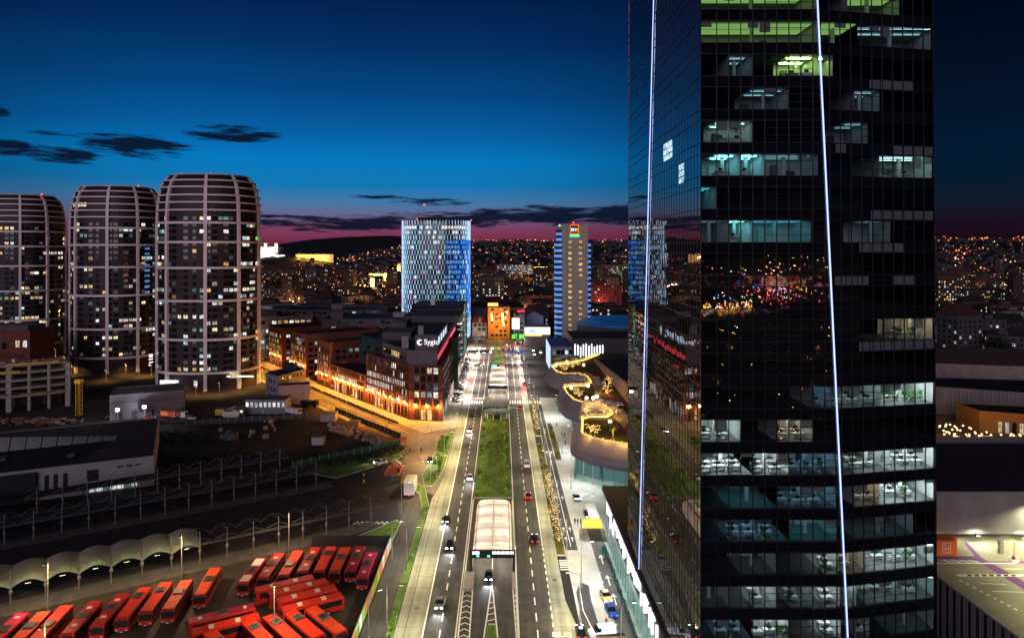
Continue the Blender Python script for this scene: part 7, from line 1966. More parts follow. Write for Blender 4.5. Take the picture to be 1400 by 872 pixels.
# ------------------------------------------------------------------ the far end of the boulevard
bo = lit_block('amber-lit building with an arched front closing the far end of the boulevard', 667, 697, 420, 464, 548, 'ochre_wall', ((671, 440), (682, 452), (692, 436), (676, 430)), (1.0, .44, .06), 5200, name='end_building', rows_=(.25, ['lit_amber', 'lit_warm']))
xa, xb = (672 - 686) * 548 / F, (691 - 686) * 548 / F; mb = MB(); xm = (xa + xb) / 2; rad = (xb - xa) / 2
pts = [(xm + rad * math.cos(PI * q / 14), 547.7, 8 + rad * 1.15 * math.sin(PI * q / 14)) for q in range(15)]
for a, b in zip(pts, pts[1:]): mb.bar(a, b, .5, .7, up=(0, 1, 0))
mb.build('arch', MATS['beige_wall'], bo)
MB().box((667 - 686) * .587, (681 - 686) * .587, 547, 549, 26, 28.4).build('roof_sign', MATS['lamp_amber_soft'], bo)
items = [(GY(px, py, 547.9), (1, 0, 0), (0, -1, 0), 1.3, 1.6, 'lamp_amber', 1) for px, py in ((672, 430), (672.5, 434), (673, 437.5), (687, 429), (687, 433), (687, 437), (693, 427), (688, 441), (689, 444))]
add_windows(bo, items, 20)
hs = lit_block('pale old house with a red mansard roof and lit windows beside the amber-lit building', 645.5, 665.5, 441, 466, 560, 'pink_wall', ((655, 458),), (1, .9, .8), 2200, name='old_house', rows_=(.4, ['lit_cool', 'lit_white']), roofm='tile_red')
Yh_ = 560; xa, xb, zt = (645.5 - 686) * .6, (665.5 - 686) * .6, H - (441 - 340) * .6
mb = MB(); mb.hexa([(xa - .3, Yh_ - .4, zt), (xb + .3, Yh_ - .4, zt), (xb + .3, Yh_ + 16, zt), (xa - .3, Yh_ + 16, zt), (xa + 1.5, Yh_ + 3, zt + 5), (xb - 1.5, Yh_ + 3, zt + 5), (xb - 1.5, Yh_ + 13, zt + 5), (xa + 1.5, Yh_ + 13, zt + 5)]); mb.build('mansard_roof', MATS['tile_red'], hs)
mb = MB(); mb.box(-19.2, -16.6, Yh_ - .9, Yh_ + 1, zt + .1, zt + 3); mb.poly([(-19.6, Yh_ - 1, zt + 3), (-16.2, Yh_ - 1, zt + 3), (-17.9, Yh_ - 1, zt + 4.8)]); mb.build('gable', MATS['pink_wall'], hs)
lit_block('grey gabled firewall behind the pale old house', 644, 666, 421, 444, 600, 'grey_mauve', (), AMB, 0, name='grey_house', roofm='roof_grey')
gb = lit_block('grey office with a red roof sign behind the white billboard', 702.5, 717.5, 428.5, 462, 540, 'grey_wall', ((709, 450),), (.9, .95, 1), 1500, name='grey_office', rows_=(.25, ['lit_white', 'lit_teal']))
p = GY(712, 425.5, 541); MB().box(p.x - 2.6, p.x + 2.6, p.y, p.y + .4, p.z - .7, p.z + .8).build('roof_sign', MATS['glow_red2'] if 'glow_red2' in MATS else em('glow_red2', (1, .02, .04), 2), gb)
for px in (703, 713.5): p = GY(px, 460, 539.5); MB().box(p.x - 1.9, p.x + 1.9, p.y - .4, p.y, p.z - 1.5, p.z + 1.6).build('shop_sign', MATS['lamp_green2'] if 'lamp_green2' in MATS else em('lamp_green2', (.1, 1, .05), 1.3), gb)
bb = thing('billboard', 'tall blank white lit billboard on a post at the far crossing', 'billboard', GY(705, 470, 480))
a, b = GY(700, 450, 470), GY(710, 435, 470); MB().box(a.x, b.x, 470, 470.5, a.z, b.z).build('lit_panel', MATS['sign_white'], bb); MB().box((a.x + b.x) / 2 - .25, (a.x + b.x) / 2 + .25, 470.5, 471, 0, a.z + 2).build('post', MATS['dark_metal'], bb)
bb = thing('shop_hall', 'low shop hall with a wide white lit fascia at the far crossing', 'shop', GY(734, 462, 500))
a, b = GY(717.5, 457, 500), GY(752, 447.5, 500); MB().box(a.x, b.x, 500.6, 520, 0, b.z).build('wall', MATS['grey_wall'], bb); MB().box(a.x, b.x, 500, 500.5, a.z, b.z).build('fascia', MATS['sign_white'], bb); MB().box(a.x, b.x - 6, 499.8, 500.4, a.z - 1.2, a.z - .2).build('light_strip', MATS['lamp_amber_soft'], bb); MB().box(a.x + 3, a.x + 8, 499.9, 499.98, a.z + .6, b.z - .8).build('emblem', MATS['screen_pale'], bb)
gh = thing('blue_gable_house', 'blank blue-grey gabled house behind the white shop fascia', 'house', GY(731, 440, 560))
a, b = GY(718.5, 448, 560), GY(743, 432, 560); mb = MB(); mb.box(a.x, b.x, 560, 585, 0, b.z, 0); mb.poly([(a.x, 560, b.z), (b.x, 560, b.z), ((a.x + b.x) / 2, 560, b.z + 3.6)], 0); mb.build('wall', MATS['blue_grey'] if 'blue_grey' in MATS else pr('blue_grey', (.22, .30, .42), .8), gh)
xm = (a.x + b.x) / 2; mb = MB(); mb.quad((a.x - .4, 559.6, b.z - .1), (xm, 559.6, b.z + 3.8), (xm, 585, b.z + 3.8), (a.x - .4, 585, b.z - .1)); mb.quad((xm, 559.6, b.z + 3.8), (b.x + .4, 559.6, b.z - .1), (b.x + .4, 585, b.z - .1), (xm, 585, b.z + 3.8)); mb.build('roof', MATS['roof_grey'], gh)

# ------------------------------------------------------------------ trees
def make_tree(seed, h, rad, leafm, label, grp, n=620, leaf=.42, lights=False):
    r = random.Random(seed); t = thing('leafy_tree' if not lights else 'fairy_light_tree', label, 'tree', (0, 0, 0), 0, grp)
    tr = MB(); tr.tube((0, 0, 0), (0, 0, h * .45), h * .028, h * .02, 7); tips = []
    for q in range(9):
        a = q * 2.4 + r.uniform(-.4, .4); z0 = h * r.uniform(.3, .48); ln = rad * r.uniform(.55, 1.0); z1 = z0 + h * r.uniform(.18, .5)
        e = (ln * math.cos(a), ln * math.sin(a), z1); tr.tube((0, 0, z0), e, h * .012, h * .004, 5); tips.append(Vector(e))
    tr.tube((0, 0, h * .45), (0, 0, h * .92), h * .018, h * .004, 5); tips.append(Vector((0, 0, h * .88)))
    tr.build('trunk', MATS['bark'], t)
    if n:
        cr = MB()
        for i in range(n):
            c = r.choice(tips) * r.uniform(.75, 1.08); c = c + Vector((r.gauss(0, rad * .24), r.gauss(0, rad * .24), r.gauss(0, rad * .22)))
            u = Vector((r.uniform(-1, 1), r.uniform(-1, 1), r.uniform(-.6, .6))).normalized() * leaf * r.uniform(.6, 1.4); w = u.cross(Vector((r.uniform(-1, 1), r.uniform(-1, 1), r.uniform(-1, 1)))).normalized() * leaf * .6
            cr.quad(c - u, c + w, c + u, c - w)
        cr.build('crown', MATS[leafm], t)
    if lights:
        li = MB()
        for e in tips:
            for q in range(5):
                p = Vector((0, 0, h * .3)).lerp(e, q / 4); li.blob((p.x + r.gauss(0, .12), p.y + r.gauss(0, .12), p.z + r.gauss(0, .12)), .10)
            for q in range(1): li.blob((e.x + r.gauss(0, .35), e.y + r.gauss(0, .35), e.z + r.gauss(0, .35)), .09)
        li.build('string_lights', MATS['fairy_white'], t)
    return t
cts = [make_tree(s, rc.uniform(10, 14), rc.uniform(4.2, 6), 'leaf', 'dark tree crown among the roofs of the far city', 'dark trees of the far city', 380, .9) for s in (1, 2, 3, 4)]
n_ = 0; tr_ = 0
while n_ < 80 and tr_ < 4000:
    tr_ += 1; u = rc.random()
    px, lo = (rc.uniform(356, 548), 550) if u < .6 else ((rc.uniform(646, 760), 640) if u < .75 else ((rc.uniform(806, 860), 560) if u < .82 else (rc.uniform(1282, 1405), 420)))
    Y = lo + 650 * rc.random() ** 1.3; x = (px - 686) * Y / F
    if not free(x, Y, 3): continue
    taken.append((x, Y, 3)); place(cts[n_ % 4], USED, (x, Y, 0), rc.uniform(0, 6), scale=rc.uniform(.8, 1.5)); n_ += 1
ft = [make_tree(20 + s, 4.2, 1.5, 'leaf', 'bare young tree wrapped in pale fairy lights on the planting strip', 'fairy-lit trees along the cycle path', 0, lights=True) for s in range(3)]
for i in range(14):
    y = 166 + i * 6.2 if i < 8 else 268 + (i - 8) * 9; place(ft[i % 3], USED, (13.9 + .3 * math.sin(i * 2.3), y, .13), i * 1.7, scale=.9 + .2 * ((i * 37) % 5) / 5)
yt = make_tree(40, 4.6, 1.7, 'yellow_leaf' if 'yellow_leaf' in MATS else 'leaf', 'small yellow-leaved tree glowing on the nearest roof garden', None, 420, .25)
pr('yellow_leaf', (.55, .45, .05), .8); yt.children[1].data.materials[0] = MATS['yellow_leaf']
v = G(838, 598, 19.16); yt.location = v; light(yt, 'POINT', (0.2, -1.2, 2.2), 260, (1, .7, .2), .2)
# ------------------------------------------------------------------ street lamps
WARM, COOL, SOD = (1.0, .84, .50), (.88, .97, 1.0), (1.0, .38, .04)
def make_lamp(name, label, grp, h, reach, colr, e, headm, spot=150):
    t = thing(name, label, 'street lamp', (0, 0, 0), 0, grp)
    MB().tube((0, 0, 0), (0, 0, h), .11, .06, n=8).build('pole', MATS['steel'], t)
    MB().lathe([(.2, 0), (.2, .5), (.12, .6)], 8).build('base', MATS['steel'], t)
    MB().tube((0, 0, h - .05), (reach, 0, h + .35), .05, .04, n=6).build('arm', MATS['steel'], t)
    hd = MB().box(reach - .15, reach + .75, -.16, .16, h + .30, h + .42).build('lamp_head', MATS['dark_metal'], t)
    MB().box(reach - .1, reach + .7, -.13, .13, h + .26, h + .295).build('lens', MATS[headm], hd)
    light(t, 'SPOT', (reach + .3, 0, h + .15), e, colr, .25, spot, .5)
    return t
used2 = USED
lw = make_lamp('street_lamp', 'tall grey street lamp on the grass strip left of the boulevard', 'street lamps left of the boulevard', 9.3, 2.4, WARM, 10500, 'lamp_warm', 166)
for k in range(8): place(lw, used2, (-21.3 if k < 4 else -19.6, 100 + 26.5 * k, .12), 0)
lr = make_lamp('street_lamp', 'tall grey street lamp by the cycle path right of the boulevard', 'street lamps right of the boulevard', 9.3, -2.6, WARM, 10000, 'lamp_warm', 166)
for k in range(9): place(lr, used2, (15.05, 105 + 26.5 * k, .1), 0)
lf = make_lamp('street_lamp', 'double-sided far street lamp along the boulevard beyond the zebra crossing', 'far street lamps along the boulevard', 9.3, 2.4, (1, .83, .72), 34000, 'lamp_warm')
for k in range(6): place(lf, used2, (-19.2, 330 + 32 * k, .1), 0); place(lf, used2, (13.6, 340 + 32 * k, .1), PI)
lc = make_lamp('street_lamp', 'street lamp with two pale heads standing in the taxi forecourt', 'forecourt street lamps', 9.5, 2.0, COOL, 8500, 'lamp_white')
for x, y, a in ((16.9, 145, 0), (20.6, 172, 0), (20.8, 205, 0), (21.2, 240, 0), (20.8, 290, 0), (21.0, 120, 0)): place(lc, used2, (x, y, .1), a)
lj = make_lamp('street_lamp', 'street lamp at the junction of the amber street', 'street lamps at the junction', 9.5, 2.0, (1, .60, .22), 8000, 'lamp_warm')
for px, py, a in ((588.6, 676, PI), (573, 630, 0), (596, 628, PI), (586, 598, PI), (632, 581, 0)): v = G(px, py); place(lj, used2, (v.x, v.y, .1), a)
la = make_lamp('street_lamp', 'tall amber street lamp along the side street', 'amber lamps along the side street', 9.0, 2.0, SOD, 12500, 'lamp_amber')
an = math.atan2(SN.y, SN.x)
for k in range(9): q = S(-4 + k * 24, 19.6 if k % 2 else 13.0); place(la, used2, (q.x, q.y, .1), an + (PI if k % 2 else 0))
# amber globe lamps on the brick fronts
def make_wall_lamp():
    t = thing('wall_lamp', 'amber globe lamp on a bracket along the brick fronts of the side street', 'wall lamp', (0, 0, 0), 0, 'amber wall lamps on the brick fronts')
    MB().bar((0, 0, 0), (.55, 0, .1), .06, .06).build('bracket', MATS['dark_metal'], t)
    MB().lathe([(.08, -.05), (.26, .08), (.32, .3), (.26, .5), (.06, .62)], 10, (.62, 0, 0)).build('globe', MATS['lamp_amber_hot'], t)
    light(t, 'POINT', (.95, 0, -.2), 3800, (1, .37, .045), .3)
    return t
em('lamp_amber_hot', (1.0, .66, .30), 16)
wl_ = make_wall_lamp()
for s in [1.4 + i * 6.1 for i in range(7)] + [46 + i * 6 for i in range(6)] + [84, 90, 96, 119, 126, 133, 139, 160, 168, 176]:
    n0 = .45 if s < 98 else (-.9 if s < 150 else -1.9); q = S(s, n0 + .1, 6.35); place(wl_, used2, q, an)
for x in (-36.5, -31.5, -26.5): place(wl_, used2, (x, 287 - (x + 38.5) * .174 - .15, 6.35), -PI / 2)
# lamps at the feet of the rounded towers
lq = make_lamp('street_lamp', 'low warm lamp in the gardens at the feet of the rounded towers', 'garden lamps of the rounded towers', 5.5, .6, (1, .50, .14), 4200, 'lamp_warm')
for px, py in ((64, 495), (76, 489), (88, 500), (118, 498), (128, 506), (172, 511), (190, 514), (207, 513), (238, 537), (268, 540), (300, 539), (330, 534), (352, 527), (359, 520), (145, 520), (98, 512)): v = G(px, py); place(lq, used2, (v.x, v.y, .02), -PI / 2)
# yard and terminal lamps
ly = make_lamp('street_lamp', 'lamp post between the parked buses and the canopies', 'lamp posts of the bus yard', 10.5, 1.8, (1, .62, .32), 11000, 'lamp_warm', 165)
for q in (P(-69, -7.5), P(-45, -7.5), P(-22, -6.5), Vector((-42, 126, 0)), Vector((-75, 112, 0))): place(ly, used2, (q.x, q.y, .1), -PI / 2 + .3)
lp = make_lamp('street_lamp', 'slim lamp post with a cool head beside the yard footpath', 'lamp posts beside the yard footpath', 8.2, 1.9, (.9, .95, 1), 2200, 'lamp_white')
for x, y in ((-24.6, 126), (-25.4, 158), (-27.2, 185)): place(lp, used2, (x, y, .05), .5)
# lamps under the canopies
cl = thing('canopy_lamp', 'dim lamp hung below a white membrane canopy', 'lamp', (0, 0, 0), 0, 'lamps below the membrane canopies')
MB().box(-.6, .6, -.1, .1, 0, .1).build('housing', MATS['dark_metal'], cl); MB().box(-.5, .5, -.08, .08, -.03, -.005).build('lens', MATS['lamp_warm'], cl); light(cl, 'POINT', (0, 0, -.3), 60, (.85, 1, .5), .2)
for k in range(-2, 6): q = P(-75.5 + k * SP + SP / 2, -.9, 4.55); place(cl, used2, q, ang)

# ------------------------------------------------------------------ cars, each at rest with its lamps lit
def make_car(paint, name='car', kind='car', lamps=True, beam=0, roofsign=False):
    t = thing(name, 'car', 'car', (0, 0, 0))
    if kind == 'car':
        sec = [(-2.15, .35, .62, .80), (-2.0, .28, .78, .86), (-1.1, .25, .92, .88), (.2, .25, .95, .88), (1.6, .25, .95, .87), (2.1, .32, .90, .82)]
        cab = [(-1.05, .92, .80), (-.25, 1.44, .62), (.85, 1.46, .62), (1.75, .95, .76)]; wb = (-1.35, 1.3); wr = .33
    else:
        sec = [(-2.5, .4, .95, .88), (-2.35, .3, 1.1, .95), (-1.5, .28, 1.25, .98), (-.5, .28, 1.3, .98), (2.4, .28, 1.3, .98), (2.5, .35, 1.2, .95)]
        cab = [(-1.55, 1.22, .92), (-.75, 2.0, .80), (2.3, 2.05, .80), (2.46, 1.25, .92)]; wb = (-1.6, 1.6); wr = .36
    mb = MB()
    for (y, z0, z1, w) in sec: mb.v += [(-w, y, z0), (w, y, z0), (w, y, z1 - .08), (w * .93, y, z1), (-w * .93, y, z1), (-w, y, z1 - .08)]
    n = len(sec)
    for i in range(n - 1):
        for k in range(6): a, b = i * 6 + k, i * 6 + (k + 1) % 6; mb.f.append((a, a + 6, b + 6, b)); mb.m.append(0)
    mb.f.append((0, 1, 2, 3, 4, 5)); mb.m.append(0); q = (n - 1) * 6; mb.f.append((q + 5, q + 4, q + 3, q + 2, q + 1, q)); mb.m.append(0)
    body = mb.build('body', MATS[paint], t, local=True)
    mb = MB()
    for (y, z, w) in cab: mb.v += [(-w, y, z), (w, y, z)]
    low = [(-.84, cab[0][0], cab[0][1] - .03), (.84, cab[0][0], cab[0][1] - .03), (.84, cab[-1][0], cab[0][1] - .03), (-.84, cab[-1][0], cab[0][1] - .03)]
    a, b, c, d = [Vector(v) for v in ((-cab[1][2], cab[1][0], cab[1][1]), (cab[1][2], cab[1][0], cab[1][1]), (cab[2][2], cab[2][0], cab[2][1]), (-cab[2][2], cab[2][0], cab[2][1]))]
    mb = MB(); mb.hexa([low[0], low[1], low[2], low[3], a, b, c, d]); mb.build('windows', MATS['dark_glass'], t, local=True)
    mb = MB(); up = Vector((0, 0, .035)); mb.hexa([a + Vector((-.02, -.05, 0)), b + Vector((.02, -.05, 0)), c + Vector((.02, .05, 0)), d + Vector((-.02, .05, 0)), a + up, b + up, c + up, d + up]); mb.build('car_roof', MATS[paint], t, local=True)
    if kind != 'car':
        for sx in (-1, 1): mb = MB(); mb.hexa([(sx * .985, -.3, 1.25), (sx * .99, 2.4, 1.25), (sx * .95, 2.4, 1.3), (sx * .95, -.3, 1.3), (sx * .83, -.3, 2.0), (sx * .83, 2.3, 2.0), (sx * .80, 2.3, 2.02), (sx * .80, -.3, 2.02)]); mb.build('side_panel', MATS[paint], t, local=True)
    for sx in (-1, 1):
        for y in wb:
            w = MB(); w.tube((sx * .66, y, wr), (sx * .90, y, wr), wr, n=14); o = w.build('wheel', MATS['rubber'], t, local=True); w = MB(); w.tube((sx * .89, y, wr), (sx * .915, y, wr), wr * .6, n=10); w.build('rim', MATS['steel'], o, local=True)
        y0 = sec[0][0]; y1 = sec[-1][0]
        MB().box(sx * .58 - .2, sx * .58 + .2, y0 - .03, y0 + .12, .56, .74).build('headlight', MATS['headlight' if lamps else 'lens_dull'], t, local=True)
        MB().box(sx * .62 - .17, sx * .62 + .17, y1 - .1, y1 + .03, .62, .82).build('tail_light', MATS['tail_light' if lamps else 'red_paint'], t, local=True)
    if roofsign: MB().box(-.3, .3, .1, .35, 1.5, 1.66).build('roof_sign', MATS['lamp_warm'], t, local=True)
    if beam:
        for sx in (-.58, .58):
            lo = light(t, 'SPOT', (sx, sec[0][0] - .15, .68), beam, (.88, .96, 1), .08, 62, .8); lo.rotation_euler = (R(80), 0, PI)
        lo = light(t, 'POINT', (0, sec[-1][0] + .5, .7), beam * .03, (1, .06, .05), .1)
    return t
CARP = {}
def car(paint, label, px=None, py=None, heading=0.0, kind='car', lamps=True, beam=0, name=None, xy=None, grp=None, roofsign=False):
    key = (paint, kind, lamps, beam, roofsign)
    if key not in CARP: CARP[key] = make_car(paint, name or ('van' if kind == 'van' else 'car'), kind, lamps, beam, roofsign)
    v = Vector((*xy, 0)) if xy else G(px, py)
    o = place(CARP[key], used2, (v.x, v.y, .05), heading, label, grp); o['category'] = 'van' if kind == 'van' else 'car'; return o
MV = 'cars moving along the boulevard'
B_ = 900
for paint, lb, px, py in (('car_grey', 'grey car with bright headlights nearest to the camera on the left carriageway', 601, 828), ('car_black', 'black car with headlights on beside the bus yard footpath lamp', 615, 748), ('car_black', 'dark car close to the pale lane just ahead of another dark car', 609, 712),
                          ('car_white', 'white car with headlights on beside the far end of the planted median', 642.5, 655), ('car_grey', 'grey car with headlights on below the brick corner office', 642, 590), ('car_black', 'black car emerging towards the ramp under the dark gantry', 668, 790)):
    car(paint, lb, px, py, 0.0, beam=B_, grp=MV)
car('car_black', 'dark car with headlights on in the junction beside the grass wedge', 587.5, 631, .12, beam=B_)
car('car_white', 'white car turning with lamps on by the red crossing', 520, 634, -1.2, beam=B_)
car('car_red', 'red car crossing the pale lane far up the boulevard', xy=(-13.2, 420), heading=1.4, grp=MV)
car('car_white', 'white car crossing beyond the far tunnel canopy', 653, 500.5, 1.4, beam=0, grp=MV)
for paint, kind, lb, px, py in (('car_white', 'van', 'white van with red tail lights on the right carriageway', 720, 637), ('car_red', 'car', 'red car with tail lights on right of the planted median', 722, 680), ('car_black', 'car', 'black car with tail lights on right of the near tunnel canopy', 731, 739),
                                ('car_red', 'car', 'red car stopped at the zebra crossing', 711, 559), ('car_red', 'car', 'red car in the red bus bay past the zebra crossing', 717, 526), ('car_black', 'car', 'dark car with red tail lights right of the far tunnel canopy', 704.5, 501)):
    car(paint, lb, px, py, PI, kind, grp=MV)
k = 0
rq = random.Random(17)
for x in (-2.2, 1.2, 4.6, 8.0, 11.4):
    for y in (468, 484, 503, 520):
        if rq.random() < .78:
            car(rq.choice(['car_red', 'car_black', 'car_grey', 'car_white']), 'car with red tail lights queueing at the far crossing of the boulevard', xy=(x + rq.uniform(-.4, .4) + (3 if y > 500 else 0), y + rq.uniform(-3, 3)), heading=PI + rq.uniform(-.15, .15), grp='cars queueing at the far crossing')
for x in (-17, -12, -7):
    for y in (470, 490): car('car_white', 'car facing the camera with bright headlights at the far crossing', xy=(x + rq.uniform(-1, 1), y), heading=rq.uniform(-.2, .2), grp='oncoming cars at the far crossing')
for i in range(20):
    car(rq.choice(['car_grey', 'car_black', 'car_white', 'car_grey', 'car_black', 'car_white']), 'car parked nose-in along the pavement under the brick office\'s road front', xy=(-21.6 + rq.uniform(-.2, .2), 322 + i * 6.3), heading=.9, lamps=False, grp='cars parked along the brick office')
for i in range(9): car(rq.choice(['car_grey', 'car_black', 'car_white']), 'car parked beyond the trees at the far crossing', xy=(22 + (i % 3) * 5, 462 + (i // 3) * 9), heading=rq.uniform(-.1, .1), lamps=i % 2 == 0, grp='cars parked by the far shop hall')
car('car_yellow', 'cream yellow taxi waiting in the forecourt bay', xy=(21.4, 140.5), heading=.12, roofsign=True); car('car_blue', 'bright blue car behind the cream yellow taxi', xy=(21.6, 134.8), heading=.12, lamps=False)
car('car_white', 'white delivery van turned across the forecourt lane', xy=(18.6, 126.8), heading=-1.45, kind='van', lamps=False)
car('car_black', 'black taxi with a lit roof sign at the bottom edge of the forecourt', 794, 868, PI, roofsign=True)
car('car_black', 'dark car waiting beside the yellow canopy in the forecourt', 803, 706, 0.1, beam=260)
car('car_grey', 'grey car parked under the dark shell corner of the mall', xy=(21.5, 196), heading=.1, lamps=False)

# ------------------------------------------------------------------ people
def make_person(name, top, legs, pose, hair=(.02, .015, .01)):
    """one continuous skinned figure; clothing is the colour of its faces"""
    P_ = {'pelvis': (0, 0, .95, .15), 'waist': (0, 0, 1.1, .14), 'chest': (0, 0, 1.32, .165), 'neck': (0, 0, 1.5, .06), 'head': (0, -.01, 1.62, .10), 'crown': (0, 0, 1.72, .085)}
    st = .17 if pose == 'walk' else .02
    for s, sg in (('l', -1), ('r', 1)):
        f = sg * st
        P_['hip' + s] = (.10 * sg, 0, .90, .10); P_['knee' + s] = (.11 * sg, f * .6 - .03, .50, .068); P_['ank' + s] = (.11 * sg, f * 1.1 + .02, .09, .045); P_['toe' + s] = (.12 * sg, f * 1.1 - .15, .04, .04)
        P_['sho' + s] = (.19 * sg, 0, 1.43, .065); P_['elb' + s] = (.25 * sg, -f * .5 + .03, 1.16, .045); P_['wri' + s] = (.25 * sg, -f * .9 - .05, .93, .032); P_['han' + s] = (.25 * sg, -f * 1.0 - .07, .84, .036)
    names = list(P_); E = [('pelvis', 'waist'), ('waist', 'chest'), ('chest', 'neck'), ('neck', 'head'), ('head', 'crown')]
    for s in 'lr': E += [('pelvis', 'hip' + s), ('hip' + s, 'knee' + s), ('knee' + s, 'ank' + s), ('ank' + s, 'toe' + s), ('chest', 'sho' + s), ('sho' + s, 'elb' + s), ('elb' + s, 'wri' + s), ('wri' + s, 'han' + s)]
    me = bpy.data.meshes.new('person'); me.from_pydata([P_[n][:3] for n in names], [(names.index(a), names.index(b)) for a, b in E], [])
    o = bpy.data.objects.new(name, me); col.objects.link(o)
    m1 = o.modifiers.new('skin', 'SKIN'); me.skin_vertices.new() if not me.skin_vertices else None
    for i, n in enumerate(names): me.skin_vertices[0].data[i].radius = (P_[n][3], P_[n][3] * (.75 if n in ('chest', 'waist', 'pelvis') else 1)); me.skin_vertices[0].data[i].use_root = n == 'pelvis'
    m2_ = o.modifiers.new('sub', 'SUBSURF'); m2_.levels = 1; m2_.render_levels = 1
    dg = bpy.context.evaluated_depsgraph_get(); dg.update(); nm = bpy.data.meshes.new_from_object(o.evaluated_get(dg)); o.modifiers.clear(); o.data = nm
    nm.materials.clear()
    for m_ in (top, legs, 'skin', 'black'): nm.materials.append(MATS[m_])
    for p in nm.polygons:
        z = p.center.z; x = abs(p.center.x); p.use_smooth = True
        p.material_index = 3 if z > 1.69 or (z > 1.58 and p.center.y > .02) or z < .09 else (2 if z > 1.5 or (x > .2 and z < .92) else (0 if z > .93 else 1))
    return o
PPL = {}
for (top, legs, pose, px, py, a, lb) in (('cloth_dark', 'cloth_dark', 'walk', 786, 717, 0, 'person in dark clothes walking left of the yellow canopy'), ('cloth_dark', 'cloth_blue', 'stand', 790, 718, .5, 'person in dark top and blue trousers by the yellow canopy'), ('cloth_dark', 'cloth_dark', 'stand', 794, 717, 2, 'person in dark clothes nearest to the yellow canopy'),
                                         ('cloth_red', 'cloth_dark', 'walk', 829, 856, 0, 'person in a red coat walking along the forecourt at the bottom edge'), ('cloth_dark', 'cloth_dark', 'walk', 768, 597, PI, 'person in dark clothes walking below the middle shell'), ('cloth_dark', 'cloth_dark', 'walk', 772, 598, PI, 'second dark-clothed person walking below the middle shell'),
                                         ('hivis', 'cloth_dark', 'stand', 761, 583, 0, 'person in a yellow jacket below the middle shell'), ('orange', 'cloth_dark', 'stand', 763, 615, 0, 'person in an orange jacket by the planted strip'), ('cloth_blue', 'cloth_dark', 'walk', 773, 608, 0, 'person in blue walking on the forecourt'),
                                         ('cloth_dark', 'cloth_dark', 'stand', 576, 618, 0, 'person in dark clothes waiting at the red crossing'), ('hivis', 'cloth_dark', 'stand', 147, 573, 0, 'worker in a yellow vest on the building site')):
    o = make_person('person', top, legs, pose); v = G(px, py); o.location = (v.x, v.y, .04); o.rotation_euler = (0, 0, a); o.scale = (1.05,) * 3; tag(o, lb, 'person')

# ------------------------------------------------------------------ forecourt furniture
yc = thing('yellow_canopy', 'flat yellow canopy on posts beside the taxis', 'canopy', (0, 0, 0))
c = [G(797, 722, 2.8), G(824, 722, 2.8), G(821, 710, 2.8), G(796, 710, 2.8)]
mb = MB(); mb.hexa([(q.x, q.y, 2.7) for q in c] + [(q.x, q.y, 2.9) for q in c]); mb.build('canopy_roof', MATS['yellow'], yc)
for q in c: MB().tube((q.x * .995, q.y, 0), (q.x * .995, q.y, 2.7), .07).build('post', MATS['steel'], yc)
bc = thing('shelter', 'pale flat shelter roof beyond the yellow canopy', 'shelter', (0, 0, 0))
c = [G(806, 708, 2.8), G(820, 708, 2.8), G(812, 688, 2.8), G(800, 688, 2.8)]
mb = MB(); mb.hexa([(q.x, q.y, 2.75) for q in c] + [(q.x, q.y, 2.95) for q in c]); mb.build('shelter_roof', MATS['white_metal'], bc)
for q in c: MB().tube((q.x * .995, q.y, 0), (q.x * .995, q.y, 2.75), .06).build('post', MATS['steel'], bc)
gl = thing('glass_screen', 'long teal glass screen along the mall pavement', 'screen', (24.4, 140, 0))
MB().box(24.35, 24.4, 118, 160, .1, 2.6).build('glass_panel', MATS['shop_glass'], gl)
for k in range(11): MB().box(24.3, 24.45, 118 + k * 4.2 - .05, 118 + k * 4.2 + .05, 0, 2.7).build('post', MATS['teal_wall'], gl)
for i, (x, y) in enumerate(((23.9, 160), (24.0, 119))):
    t = thing('green_sign', 'small dark green sign stand at the %s end of the glass screen' % ('far' if i == 0 else 'near'), 'sign', (x, y, 0)); MB().box(x - .5, x + .5, y - .08, y + .08, .6, 2.4).build('sign_panel', MATS['sign_green'] if 'sign_green' in MATS else pr('sign_green', (.01, .14, .07), .5), t); MB().box(x - .06, x + .06, y - .06, y + .06, 0, .6).build('post', MATS['steel'], t)
wt = thing('wooden_planter', 'low brown wooden planter box at the bottom edge of the forecourt', 'planter', (0, 0, 0), 0); c = G(829, 872); MB().box(c.x - 2, c.x + 3.5, c.y - 1, c.y + .3, 0, .9).build('box', MATS['wood'], wt); MB().box(c.x - 1.9, c.x + 3.4, c.y - .9, c.y + .2, .9, .95).build('soil', MATS['earth'], wt)
